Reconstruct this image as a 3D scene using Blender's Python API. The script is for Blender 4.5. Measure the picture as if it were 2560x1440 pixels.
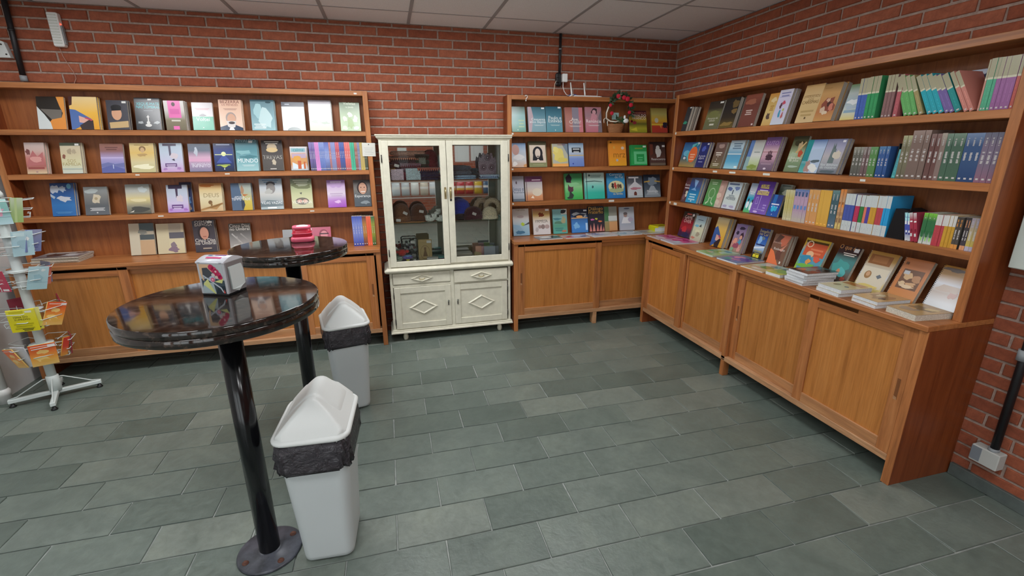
import bpy, bmesh, math, random
from mathutils import Vector, Matrix, Euler
random.seed(7)
for o in list(bpy.data.objects): bpy.data.objects.remove(o)
SC = bpy.context.scene
COL = SC.collection
PI = math.pi
# ------------------------------------------------------------------ camera
def setup_camera():
    yaw, pitch, roll, f = -0.25619465, 0.28878372, -0.00486693, 1150.92
    fw = Vector((-math.sin(yaw)*math.cos(pitch), math.cos(yaw)*math.cos(pitch), -math.sin(pitch)))
    r0 = Vector((math.cos(yaw), math.sin(yaw), 0)); u0 = r0.cross(fw)
    c, s = math.cos(roll), math.sin(roll)
    r = c*r0 + s*u0; u = -s*r0 + c*u0
    cam = bpy.data.cameras.new('camera'); co = bpy.data.objects.new('camera', cam); COL.objects.link(co)
    m = Matrix((r, u, -fw)).transposed().to_4x4(); m.translation = (-2.7103666, -4.212069, 1.6129238)
    co.matrix_world = m
    cam.sensor_fit = 'HORIZONTAL'; cam.sensor_width = 36.0; cam.lens = f/2560*36.0
    cam.clip_start = 0.05; cam.clip_end = 60
    SC.camera = co
setup_camera()
# ------------------------------------------------------------------ world, lights, exposure
W = bpy.data.worlds.new('world'); SC.world = W; W.use_nodes = True
W.node_tree.nodes['Background'].inputs[0].default_value = (0.93, 0.97, 1.0, 1)
W.node_tree.nodes['Background'].inputs[1].default_value = 1.9
SC.view_settings.view_transform = 'Standard'; SC.view_settings.look = 'None'
SC.view_settings.exposure = 0.5; SC.view_settings.gamma = 1.0
SC.view_settings.use_curve_mapping = False
LAMP_POWER = 7.5
LAMPS = [(-4.619, -1.276), (-3.384, -1.276), (-2.7665, -1.276), (-1.5315, -1.276), (-4.0015, -3.7465), (-1.5315, -3.7465), (-.914, -5.599), (-2.149, -5.599)]  # last two panels are added to brighten the mirrored far wall
# ------------------------------------------------------------------ colour and material helpers
def lin(h):
    h = h.strip().lstrip('#')
    if len(h) == 3: h = ''.join(ch*2 for ch in h)
    out = []
    for i in (0, 2, 4):
        v = int(h[i:i+2], 16)/255
        out.append(v/12.92 if v <= .04045 else ((v+.055)/1.055)**2.4)
    return (out[0], out[1], out[2], 1.0)
class NT:
    def __init__(s, name):
        s.m = bpy.data.materials.new(name); s.m.use_nodes = True
        s.t = s.m.node_tree; s.b = s.t.nodes['Principled BSDF']
    def n(s, typ, **kw):
        nd = s.t.nodes.new(typ)
        for k, v in kw.items():
            if k.startswith('i_'): nd.inputs[k[2:].replace('_', ' ')].default_value = v
            else: setattr(nd, k, v)
        return nd
    def l(s, a, ai, b, bi):
        s.t.links.new(a.outputs[ai], b.inputs[bi])
    def ramp(s, stops, src=None, si=0):
        r = s.n('ShaderNodeValToRGB')
        el = r.color_ramp.elements
        while len(el) < len(stops): el.new(0.5)
        for e, (p, col) in zip(el, stops): e.position = p; e.color = col if len(col) == 4 else (*col, 1)
        if src: s.l(src, si, r, 0)
        return r
    def bump(s, src, si, strength=.2, dist=.01):
        b = s.n('ShaderNodeBump'); b.inputs['Strength'].default_value = strength; b.inputs['Distance'].default_value = dist
        s.l(src, si, b, 'Height'); s.l(b, 0, s.b, 'Normal')
MATS = {}
def plain(name, col, rough=.5, metal=0, spec=.5, trans=0, coat=0, emit=0, sheen=0):
    if name in MATS: return MATS[name]
    t = NT(name); c = lin(col) if isinstance(col, str) else col
    t.b.inputs['Base Color'].default_value = c; t.b.inputs['Roughness'].default_value = rough
    t.b.inputs['Metallic'].default_value = metal; t.b.inputs['Specular IOR Level'].default_value = spec
    t.b.inputs['Transmission Weight'].default_value = trans; t.b.inputs['Coat Weight'].default_value = coat
    t.b.inputs['Sheen Weight'].default_value = sheen
    if emit:
        t.b.inputs['Emission Color'].default_value = c; t.b.inputs['Emission Strength'].default_value = emit
    MATS[name] = t.m; return t.m
def tex(t, scale=(1, 1, 1), kind='Object', rot=(0, 0, 0)):
    tc = t.n('ShaderNodeTexCoord'); mp = t.n('ShaderNodeMapping'); mp.inputs['Scale'].default_value = scale; mp.inputs['Rotation'].default_value = rot
    t.l(tc, kind, mp, 0); return mp
def noise(t, mp, scale, detail=4, rough=.55, dist=0):
    n = t.n('ShaderNodeTexNoise'); n.inputs['Scale'].default_value = scale; n.inputs['Detail'].default_value = detail
    n.inputs['Roughness'].default_value = rough; n.inputs['Distortion'].default_value = dist
    t.l(mp, 0, n, 'Vector'); return n
def mixc(t, a, ai, b, bi, fac, fi=None, mode='MIX'):
    m = t.n('ShaderNodeMix', data_type='RGBA', blend_type=mode)
    if fi is None: m.inputs[0].default_value = fac
    else: t.l(fac, fi, m, 0)
    for src, si, k in ((a, ai, 6), (b, bi, 7)):
        if si is None: m.inputs[k].default_value = src
        else: t.l(src, si, m, k)
    return m
def wood(name, c1, c2, c3, grain, rough=.38):
    """grain: mapping scale, small along the grain"""
    t = NT(name); mp = tex(t, grain)
    n = noise(t, mp, 5.0, 6, .62, .6); n2 = noise(t, mp, 22.0, 3, .6)
    r = t.ramp([(.28, lin(c1)), (.5, lin(c2)), (.74, lin(c3))], n)
    r2 = t.ramp([(.35, (.72, .70, .68, 1)), (.6, (1, 1, 1, 1))], n2)
    m = mixc(t, r, 0, r2, 0, .55, None, 'MULTIPLY')
    oi = t.n('ShaderNodeObjectInfo'); rr = t.ramp([(0, (.9, .9, .9, 1)), (1, (1.08, 1.05, 1.02, 1))], oi, 'Random')
    m2 = mixc(t, m, 2, rr, 0, 1.0, None, 'MULTIPLY')
    t.l(m2, 2, t.b, 'Base Color'); t.b.inputs['Roughness'].default_value = rough
    t.bump(n2, 0, .06, .002); MATS[name] = t.m; return t.m
# wood with the grain running along x, y or z of the object's own space
WC = ('8a5530', 'b0703f', 'c28450')
wood('wood_x', *WC, (.35, 6, 6)); wood('wood_y', *WC, (6, .35, 6)); wood('wood_z', *WC, (6, 6, .35))
wood('wood_back', '7a4726', '96592f', 'a26538', (6, 6, .35), .45)
wood('wood_door', 'a0642c', 'b8783a', 'c28446', (7, 7, .3), .36)
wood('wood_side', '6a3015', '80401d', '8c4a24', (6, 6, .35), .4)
wood('wood_worn', '9a7150', 'bb8e66', 'cda27c', (.5, 5, 5), .55)
wood('wood_worn_y', '9a7150', 'bb8e66', 'cda27c', (5, .5, 5), .55)
wood('wood_dark', '4c2a14', '5c331a', '683a1e', (6, 6, .35), .5)
def brick_mat(name, c1, c2, c3):
    t = NT(name); mp = tex(t, (1, 1, 1)); oi = t.n('ShaderNodeObjectInfo')
    n = noise(t, mp, 30, 5, .65); n2 = noise(t, mp, 140, 3, .6)
    base = t.ramp([(0, lin(c1)), (.5, lin(c2)), (1, lin(c3))], oi, 'Random')
    sh = t.ramp([(.3, (.72, .70, .70, 1)), (.65, (1.12, 1.1, 1.08, 1))], n)
    m = mixc(t, base, 0, sh, 0, 1.0, None, 'MULTIPLY')
    t.l(m, 2, t.b, 'Base Color'); t.b.inputs['Roughness'].default_value = .8; t.b.inputs['Specular IOR Level'].default_value = .25
    t.bump(n2, 0, .35, .003); MATS[name] = t.m
brick_mat('brick', '894c37', '95533b', '9f5e46')
def mortar():
    t = NT('mortar'); mp = tex(t); n = noise(t, mp, 60, 5, .6)
    r = t.ramp([(.3, lin('957f74')), (.7, lin('b39e92'))], n); t.l(r, 0, t.b, 'Base Color')
    t.b.inputs['Roughness'].default_value = .9; t.b.inputs['Specular IOR Level'].default_value = .2; t.bump(n, 0, .4, .004); MATS['mortar'] = t.m
mortar()
def brick_far():
    t = NT('brick_far'); tc = t.n('ShaderNodeTexCoord'); mp = t.n('ShaderNodeMapping'); t.l(tc, 'UV', mp, 0)
    b = t.n('ShaderNodeTexBrick'); b.inputs['Scale'].default_value = 1.0; b.inputs['Color1'].default_value = lin('8a452f'); b.inputs['Color2'].default_value = lin('9c5238'); b.inputs['Mortar'].default_value = lin('93786a')
    b.inputs['Mortar Size'].default_value = .006; b.inputs['Brick Width'].default_value = .24; b.inputs['Row Height'].default_value = .068
    t.l(mp, 0, b, 0); t.l(b, 0, t.b, 'Base Color'); t.b.inputs['Roughness'].default_value = .8; MATS['brick_far'] = t.m
brick_far()
def slate():
    t = NT('slate'); mp = tex(t, (1, 1, 1)); oi = t.n('ShaderNodeObjectInfo')
    ad = t.n('ShaderNodeVectorMath', operation='ADD'); sc = t.n('ShaderNodeVectorMath', operation='SCALE'); sc.inputs['Scale'].default_value = 37.0
    cx = t.n('ShaderNodeCombineXYZ'); t.l(oi, 'Random', cx, 0); t.l(oi, 'Random', cx, 1); t.l(cx, 0, sc, 0); t.l(mp, 0, ad, 0); t.l(sc, 0, ad, 1)
    n = noise(t, ad, 3.2, 6, .6, .8); n2 = noise(t, ad, 26, 5, .65, .4); n3 = noise(t, ad, 9, 3, .55, 1.5)
    base = t.ramp([(0, lin('5c6861')), (.3, lin('65716a')), (.75, lin('6c7770')), (1, lin('757e76'))], oi, 'Random')
    sh = t.ramp([(.25, (.72, .75, .74, 1)), (.5, (.95, .95, .95, 1)), (.75, (1.14, 1.12, 1.08, 1))], n)
    s2 = t.ramp([(.3, (.86, .86, .86, 1)), (.7, (1.1, 1.1, 1.1, 1))], n2)
    m = mixc(t, base, 0, sh, 0, 1.0, None, 'MULTIPLY'); m2 = mixc(t, m, 2, s2, 0, 1.0, None, 'MULTIPLY')
    t.l(m2, 2, t.b, 'Base Color')
    rr = t.ramp([(.3, (.30, .30, .30, 1)), (.7, (.48, .48, .48, 1))], n2); t.l(rr, 0, t.b, 'Roughness')
    mx = t.n('ShaderNodeMath', operation='ADD'); t.l(n3, 0, mx, 0); t.l(n2, 0, mx, 1)
    t.bump(mx, 0, .28, .006); MATS['slate'] = t.m
slate()
def grout():
    t = NT('grout'); mp = tex(t); n = noise(t, mp, 20, 4); r = t.ramp([(.3, lin('7c827f')), (.7, lin('a0a5a0'))], n); t.l(r, 0, t.b, 'Base Color'); t.b.inputs['Roughness'].default_value = .85; MATS['grout'] = t.m
grout()
def ceiling_mat():
    t = NT('ceiling_tile'); mp = tex(t); n = noise(t, mp, 220, 3, .7); oi = t.n('ShaderNodeObjectInfo')
    r = t.ramp([(.35, lin('dfdddf')), (.6, lin('efedef'))], n); rr = t.ramp([(0, (.95, .95, .95, 1)), (1, (1.02, 1.02, 1.02, 1))], oi, 'Random')
    m = mixc(t, r, 0, rr, 0, 1.0, None, 'MULTIPLY'); t.l(m, 2, t.b, 'Base Color'); t.b.inputs['Roughness'].default_value = .95; t.bump(n, 0, .2, .002); MATS['ceiling_tile'] = t.m
ceiling_mat()
def granite():
    t = NT('granite'); mp = tex(t, (1, 1, 1)); v = t.n('ShaderNodeTexVoronoi'); v.inputs['Scale'].default_value = 70; t.l(mp, 0, v, 0)
    n = noise(t, mp, 42, 4, .6); n2 = noise(t, mp, 120, 3, .6)
    a = t.ramp([(.35, lin('141110')), (.55, lin('2c2420')), (.68, lin('4a3d35'))], n)
    fl = t.ramp([(.0, (1, 1, 1, 1)), (.13, (0, 0, 0, 1))], v, 'Distance')
    n3 = noise(t, mp, 14, 2, .5); g = t.ramp([(.52, (0, 0, 0, 1)), (.6, (1, 1, 1, 1))], n3)
    mm = t.n('ShaderNodeMath', operation='MULTIPLY'); t.l(fl, 0, mm, 0); t.l(g, 0, mm, 1)
    m = mixc(t, a, 0, lin('6c645c'), None, mm, 0); t.l(m, 2, t.b, 'Base Color')
    t.b.inputs['Roughness'].default_value = .07; t.b.inputs['Coat Weight'].default_value = .3; t.b.inputs['Coat Roughness'].default_value = .03; MATS['granite'] = t.m
granite()
def painted(name, col, rough=.45, amt=.06, sc=18):
    t = NT(name); mp = tex(t); n = noise(t, mp, sc, 5, .6); c = lin(col)
    r = t.ramp([(.3, tuple(x*(1-amt*2) for x in c[:3])), (.7, tuple(min(1, x*(1+amt)) for x in c[:3]))], n)
    t.l(r, 0, t.b, 'Base Color'); t.b.inputs['Roughness'].default_value = rough; t.bump(n, 0, .05, .002); MATS[name] = t.m; return t.m
painted('cream_paint', 'd9d6c3', .42, .05); painted('white_wall', 'cfcfcd', .7, .03, 6); painted('white_plastic', 'd6dad8', .38, .01, 3)
painted('bin_body', 'c3cacb', .42, .012, 3); painted('panel_box', 'c4cdc6', .45, .02, 6); painted('slate_skirting', '59625f', .45, .12, 20)
painted('disc_steel', '4c4f58', .34, .35, 14); painted('black_steel', '0c0d10', .16, .1, 10); painted('rust', '6a4436', .8, .25, 60)
plain('black_conduit', '1b1a1d', .45); plain('black_plastic', '17181a', .4); plain('white_gloss', 'e2e4e2', .3); plain('rack_white', 'cfd8d6', .35)
plain('steel', 'b8b8b8', .28, 1.0); plain('chrome', 'd2d2cc', .16, 1.0); plain('dark_metal', '4a4744', .35, .8); plain('brass', 'c0b288', .3, .9)
plain('grey_plastic', '8c9296', .5); plain('bookend', '121318', .4, .3)
plain('red_led', 'ff3020', .4, emit=6.0); plain('label_paper', 'd9d9d2', .7); plain('napkin', 'dfe8e6', .85); plain('mirror', 'e6e8e6', .02, 1.0)
plain('lamp_diffuser', 'f4f8ff', .5, emit=5.0); plain('red_plastic', 'd02c44', .3); plain('pink_plastic', 'e0607a', .3); plain('clear_acrylic', 'a8d0cc', .15, trans=.55)
plain('wire_cream', 'd0c4b0', .5); plain('blue_cable', '3c4688', .5); plain('wicker', 'a06c44', .7); plain('ribbon', 'd8d0c0', .6); plain('black_gap', '0a0908', .8)
plain('kick_shadow', '1c1a18', .8)
def glass():
    t = NT('glass'); nt = t.t; out = nt.nodes['Material Output']; nt.nodes.remove(t.b)
    tr = t.n('ShaderNodeBsdfTransparent'); gl = t.n('ShaderNodeBsdfGlossy'); gl.inputs['Roughness'].default_value = .02; fr = t.n('ShaderNodeFresnel'); fr.inputs['IOR'].default_value = 1.45
    tr.inputs[0].default_value = (.97, .985, .98, 1); mx = t.n('ShaderNodeMixShader'); t.l(fr, 0, mx, 0); t.l(tr, 0, mx, 1); t.l(gl, 0, mx, 2); nt.links.new(mx.outputs[0], out.inputs[0]); MATS['glass'] = t.m
    t = NT('shelf_glass'); nt = t.t; out = nt.nodes['Material Output']; nt.nodes.remove(t.b)
    tr = t.n('ShaderNodeBsdfTransparent'); gl = t.n('ShaderNodeBsdfGlossy'); gl.inputs['Roughness'].default_value = .05; tr.inputs[0].default_value = (.74, .88, .84, 1)
    mx = t.n('ShaderNodeMixShader'); mx.inputs[0].default_value = .12; t.l(tr, 0, mx, 1); t.l(gl, 0, mx, 2); nt.links.new(mx.outputs[0], out.inputs[0]); MATS['shelf_glass'] = t.m
glass()
def bag_film():
    t = NT('bag_film'); mp = tex(t); n = noise(t, mp, 26, 5, .6, .8)
    t.b.inputs['Base Color'].default_value = lin('38353a'); t.b.inputs['Roughness'].default_value = .2; t.bump(n, 0, 1.0, .02); MATS['bag_film'] = t.m
bag_film()
def printed():
    t = NT('print'); a = t.n('ShaderNodeAttribute'); a.attribute_name = 'Col'
    t.l(a, 'Color', t.b, 'Base Color'); t.b.inputs['Roughness'].default_value = .2; t.b.inputs['Specular IOR Level'].default_value = .5
    MATS['print'] = t.m
    t = NT('print_matte'); a = t.n('ShaderNodeAttribute'); a.attribute_name = 'Col'
    t.l(a, 'Color', t.b, 'Base Color'); t.b.inputs['Roughness'].default_value = .6; MATS['print_matte'] = t.m
printed()
def paper():
    t = NT('pages'); mp = tex(t, (1, 1, 1)); n = noise(t, mp, 300, 2, .6); r = t.ramp([(.35, lin('b3ab9c')), (.65, lin('d8d2c4'))], n)
    t.l(r, 0, t.b, 'Base Color'); t.b.inputs['Roughness'].default_value = .85; MATS['pages'] = t.m
    t = NT('pages_white'); mp = tex(t, (1, 1, 1)); n = noise(t, mp, 300, 2, .6); r = t.ramp([(.35, lin('c2c6ca')), (.65, lin('dfe2e4'))], n)
    t.l(r, 0, t.b, 'Base Color'); t.b.inputs['Roughness'].default_value = .85; MATS['pages_white'] = t.m
paper()
def knit():
    t = NT('knit'); a = t.n('ShaderNodeAttribute'); a.attribute_name = 'Col'; mp = tex(t); w = t.n('ShaderNodeTexVoronoi'); w.inputs['Scale'].default_value = 130; t.l(mp, 0, w, 0)
    r = t.ramp([(0, (1.9, 1.9, 1.9, 1)), (.7, (1.15, 1.15, 1.15, 1))], w, 'Distance'); m = mixc(t, a, 'Color', r, 0, 1.0, None, 'MULTIPLY'); t.l(m, 2, t.b, 'Base Color')
    t.b.inputs['Roughness'].default_value = .95; t.b.inputs['Sheen Weight'].default_value = .3; t.bump(w, 'Distance', .8, .006); MATS['knit'] = t.m
knit()
# ------------------------------------------------------------------ mesh helpers
class MB:
    """collects geometry, then links it as one mesh object"""
    def __init__(s): s.v = []; s.f = []; s.mi = []; s.c = []; s.sm = []
    def face(s, idx, mi=0, col=None, sm=False): s.f.append(tuple(idx)); s.mi.append(mi); s.c.append(col); s.sm.append(sm)
    def box(s, x0, x1, y0, y1, z0, z1, mi=0, col=None, M=None):
        b = len(s.v)
        pts = [(x0, y0, z0), (x1, y0, z0), (x1, y1, z0), (x0, y1, z0), (x0, y0, z1), (x1, y0, z1), (x1, y1, z1), (x0, y1, z1)]
        s.v += [tuple(M @ Vector(p)) if M else p for p in pts]
        for q in ((0, 3, 2, 1), (4, 5, 6, 7), (0, 1, 5, 4), (1, 2, 6, 5), (2, 3, 7, 6), (3, 0, 4, 7)): s.face([b+i for i in q], mi, col)
        return s
    def cbox(s, x0, x1, y0, y1, z0, z1, c=.003, mi=0, col=None, M=None):
        """box with chamfered edges"""
        c = min(c, (x1-x0)*.45, (y1-y0)*.45, (z1-z0)*.45)
        bm = bmesh.new(); bmesh.ops.create_cube(bm, size=1)
        for v in bm.verts: v.co = Vector(((x0+x1)/2+v.co.x*(x1-x0), (y0+y1)/2+v.co.y*(y1-y0), (z0+z1)/2+v.co.z*(z1-z0)))
        bmesh.ops.bevel(bm, geom=bm.edges[:], offset=c, segments=1, affect='EDGES', profile=.5)
        s.add_bm(bm, mi, col, M); return s
    def add_bm(s, bm, mi=0, col=None, M=None, sm=False):
        b = len(s.v); bm.verts.ensure_lookup_table(); bm.verts.index_update()
        s.v += [tuple(M @ v.co) if M else tuple(v.co) for v in bm.verts]
        for f in bm.faces: s.face([b+v.index for v in f.verts], mi, col, sm)
        bm.free()
    def ring_loft(s, rings, mi=0, col=None, cap=True, sm=True, closed=True):
        n = len(rings[0]); b = len(s.v)
        for r in rings: s.v += [tuple(p) for p in r]
        for i in range(len(rings)-1):
            for j in range(n if closed else n-1):
                k = (j+1) % n
                s.face((b+i*n+j, b+i*n+k, b+(i+1)*n+k, b+(i+1)*n+j), mi, col[i] if isinstance(col, list) else col, sm)
        if cap:
            s.face([b+j for j in range(n)][::-1], mi, col[0] if isinstance(col, list) else col)
            s.face([b+(len(rings)-1)*n+j for j in range(n)], mi, col[-1] if isinstance(col, list) else col)
        return s
    def lathe(s, prof, n=24, c=(0, 0), mi=0, col=None, sm=True, cap=True):
        return s.ring_loft([[(c[0]+r*math.cos(2*PI*j/n), c[1]+r*math.sin(2*PI*j/n), z) for j in range(n)] for r, z in prof], mi, col, cap, sm)
    def tube(s, pts, r, n=8, mi=0, col=None, cap=True, closed=False):
        pts = [Vector(p) for p in pts]; rings = []; up = None
        for i, p in enumerate(pts):
            if closed: d = (pts[(i+1) % len(pts)]-pts[i-1]).normalized()
            else:
                a = pts[max(i-1, 0)]; b = pts[min(i+1, len(pts)-1)]; d = (b-a).normalized()
            if up is None: up = Vector((0, 0, 1)) if abs(d.z) < .9 else Vector((1, 0, 0))
            x = d.cross(up).normalized(); y = x.cross(d).normalized(); up = y
            rr = r[i] if isinstance(r, (list, tuple)) else r
            rings.append([p + x*rr*math.cos(2*PI*j/n) + y*rr*math.sin(2*PI*j/n) for j in range(n)])
        if closed: rings.append(rings[0]); cap = False
        return s.ring_loft(rings, mi, col, cap)
    def poly(s, pts, mi=0, col=None):
        b = len(s.v); s.v += [tuple(p) for p in pts]; s.face([b+i for i in range(len(pts))], mi, col); return s
    def prism(s, pts2, y0, y1, mi=0, col=None, plane='xz'):
        """extrude a polygon given in (x,z) along y"""
        n = len(pts2); b = len(s.v)
        for y in (y0, y1): s.v += [(p[0], y, p[1]) for p in pts2]
        s.face([b+i for i in range(n)], mi, col); s.face([b+n+i for i in range(n)][::-1], mi, col)
        for i in range(n):
            j = (i+1) % n; s.face((b+j, b+i, b+n+i, b+n+j), mi, col)
        return s
    def ball(s, c, r, n=12, m=8, mi=0, col=None, M=None):
        rx, ry, rz = r if isinstance(r, (tuple, list)) else (r, r, r); rings = []
        for i in range(1, m):
            a = -PI/2+PI*i/m
            rings.append([(c[0]+rx*math.cos(a)*math.cos(2*PI*j/n), c[1]+ry*math.cos(a)*math.sin(2*PI*j/n), c[2]+rz*math.sin(a)) for j in range(n)])
        if M: rings = [[tuple(M @ Vector(p)) for p in r_] for r_ in rings]
        return s.ring_loft(rings, mi, col)
    def mesh(s, name, mats):
        me = bpy.data.meshes.new(name); me.from_pydata(s.v, [], s.f)
        for m in (mats if isinstance(mats, (list, tuple)) else [mats]): me.materials.append(MATS[m] if isinstance(m, str) else m)
        if any(s.mi): me.polygons.foreach_set('material_index', s.mi)
        me.polygons.foreach_set('use_smooth', s.sm)
        if any(c is not None for c in s.c):
            at = me.color_attributes.new('Col', 'FLOAT_COLOR', 'CORNER'); buf = []
            for f, c in zip(s.f, s.c):
                for k in range(len(f)):
                    cc = c[k] if isinstance(c, list) else (c or (.5, .5, .5, 1)); buf += cc
            at.data.foreach_set('color', buf)
        me.update(); return me
    def build(s, name, mats, parent=None, loc=(0, 0, 0), rot=(0, 0, 0)):
        return put(name, s.mesh(name, mats), parent, loc, rot)
def put(name, me, parent=None, loc=(0, 0, 0), rot=(0, 0, 0)):
    o = bpy.data.objects.new(name, me); COL.objects.link(o); o.location = loc; o.rotation_euler = rot
    if parent: o.parent = parent
    return o
def tag(o, label, cat, group=None):
    o['label'] = label; o['category'] = cat
    if group: o['group'] = group
    return o
def thing(name, label, cat, loc=(0, 0, 0), rz=0, group=None):
    o = bpy.data.objects.new(name, None); COL.objects.link(o); o.location = loc; o.rotation_euler = (0, 0, rz); o.empty_display_size = .05
    return tag(o, label, cat, group)
def copy_tree(o, parent=None):
    c = o.copy(); COL.objects.link(c); c.parent = parent
    for ch in list(o.children): copy_tree(ch, c)
    return c
def structure(o, kind='structure'): o['kind'] = kind; return o
def rrect(w, d, r, n=5, cx=0, cy=0):
    """rounded rectangle outline, counter-clockwise"""
    out = []
    for k, (sx, sy) in enumerate(((1, 1), (-1, 1), (-1, -1), (1, -1))):
        for i in range(n):
            a = PI/2*k + PI/2*i/(n-1); out.append((cx+sx*(w/2-r)+r*math.cos(a), cy+sy*(d/2-r)+r*math.sin(a)))
    return out
# ================================================================== the setting
DS, DB, DSR, DBR = .1472, .36, .2243, .4228
Z1, Z2, Z3, ZC, ZT = 1.7704, 1.4709, 1.17, .85, 2.0707
XL, XLL, XM, YR, YRL = -2.8153, -5.2985, -1.679, -2.826, -.404
CEIL = 2.5903
FLOOR_Y0 = -7.2
def make_floor():
    fl = structure(MB().box(-7.0, .3, FLOOR_Y0, .12, -.06, -.006).build('floor', 'grout'))
    variants = []
    for k in range(10):
        rnd = random.Random(k); b = MB(); w, d = .41-.006, .206-.006
        o = [(-w/2, -d/2), (0, -d/2), (w/2, -d/2), (w/2, d/2), (0, d/2), (-w/2, d/2)]
        o = [(x+rnd.uniform(-.0016, .0016), y+rnd.uniform(-.0016, .0016)) for x, y in o]
        ins = [(x*(1-.008), y*(1-.016)) for x, y in o]
        zt = [rnd.uniform(-.0012, .0004) for _ in o]
        n = 6; bs = 0
        b.v = [(x, y, -.012) for x, y in o] + [(x, y, z-.0022) for (x, y), z in zip(o, zt)] + [(x, y, z) for (x, y), z in zip(ins, zt)]
        for r in (0, 1):
            for i in range(n): j = (i+1) % n; b.face((r*n+i, r*n+j, (r+1)*n+j, (r+1)*n+i))
        b.face([2*n, 2*n+1, 2*n+4, 2*n+5]); b.face([2*n+1, 2*n+2, 2*n+3, 2*n+4])
        variants.append(b.mesh('slate_tile', 'slate'))
    far = MB()
    for j in range(-25, 11):
        y1 = -2.175+.206*(j+1); y0 = -2.175+.206*j
        if y0 > 0: break
        x = -1.97-.41*9 + (0 if j % 2 == 0 else .205)
        while x < .02:
            cx, cy = x+.205, (y0+y1)/2
            if cy > -4.15 and -5.5 < cx < .15:
                put('slate_tile', random.choice(variants), fl, (cx, cy, 0), (0, 0, PI*random.randint(0, 1)))
            else:
                far.box(x+.003, x+.407, y0+.003, y1-.003, -.012, -.0004)
            x += .41
    o = far.build('slate_paving', 'slate', fl); o['kind'] = 'stuff'
make_floor()
BW, BH, BP, CP, Z0M = .24-.013, .068-.0135, .24, .068, 2.0855
def brick_meshes():
    out = []
    for k in range(8):
        rnd = random.Random(50+k); b = MB(); w, h = BW, BH; c = .0035
        def jit(): return rnd.uniform(-.0016, .0016)
        o = [(-w/2+jit(), -h/2+jit()), (w/2+jit(), -h/2+jit()), (w/2+jit(), h/2+jit()), (-w/2+jit(), h/2+jit())]
        i_ = [(x-math.copysign(c, x), z-math.copysign(c, z)) for x, z in o]
        pr = rnd.uniform(-.0015, .0015)
        b.v = [(x, .02, z) for x, z in o] + [(x, .0035, z) for x, z in o] + [(x, pr, z) for x, z in i_]
        for r in (0, 1):
            for i in range(4): j = (i+1) % 4; b.face((r*4+i, r*4+j, (r+1)*4+j, (r+1)*4+i))
        b.face((8, 9, 10, 11)); out.append(b.mesh('brick', 'brick'))
    return out
BRK = brick_meshes()
def lay(parent, k0, k1, a0, a1, wall, phase, skip=None, stuff=None):
    """courses k0..k1 of bricks between a0 and a1 along the wall"""
    for k in range(k0, k1):
        zc = Z0M+CP*(k+.5)
        st = phase+(BP/2 if k % 2 else 0)
        i = math.floor((a0-st)/BP)
        while st+BP*i < a1:
            c = st+BP*(i+.5)
            lo, hi = max(c-BW/2, a0), min(c+BW/2, a1)
            if hi-lo > .02 and not (skip and skip(c, zc)):
                mid, sx = (lo+hi)/2, (hi-lo)/BW
                hz = 1.0
                if zc+BH/2 > CEIL: hz = max(.2, (CEIL-.002-(zc-BH/2))/BH); zz = zc-BH/2+BH*hz/2
                else: zz = zc
                if stuff is not None:
                    if wall == 'back': stuff.box(lo, hi, 0, .02, zz-BH/2, zz+BH/2)
                    else: stuff.box(0, .02, -hi, -lo, zz-BH/2, zz+BH/2)
                else:
                    loc = (mid, 0, zz) if wall == 'back' else (0, -mid, zz)
                    o = put('brick', random.choice(BRK), parent, loc, (0, 0, 0 if wall == 'back' else -PI/2)); o.scale = (sx, 1, hz)
            i += 1
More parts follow.
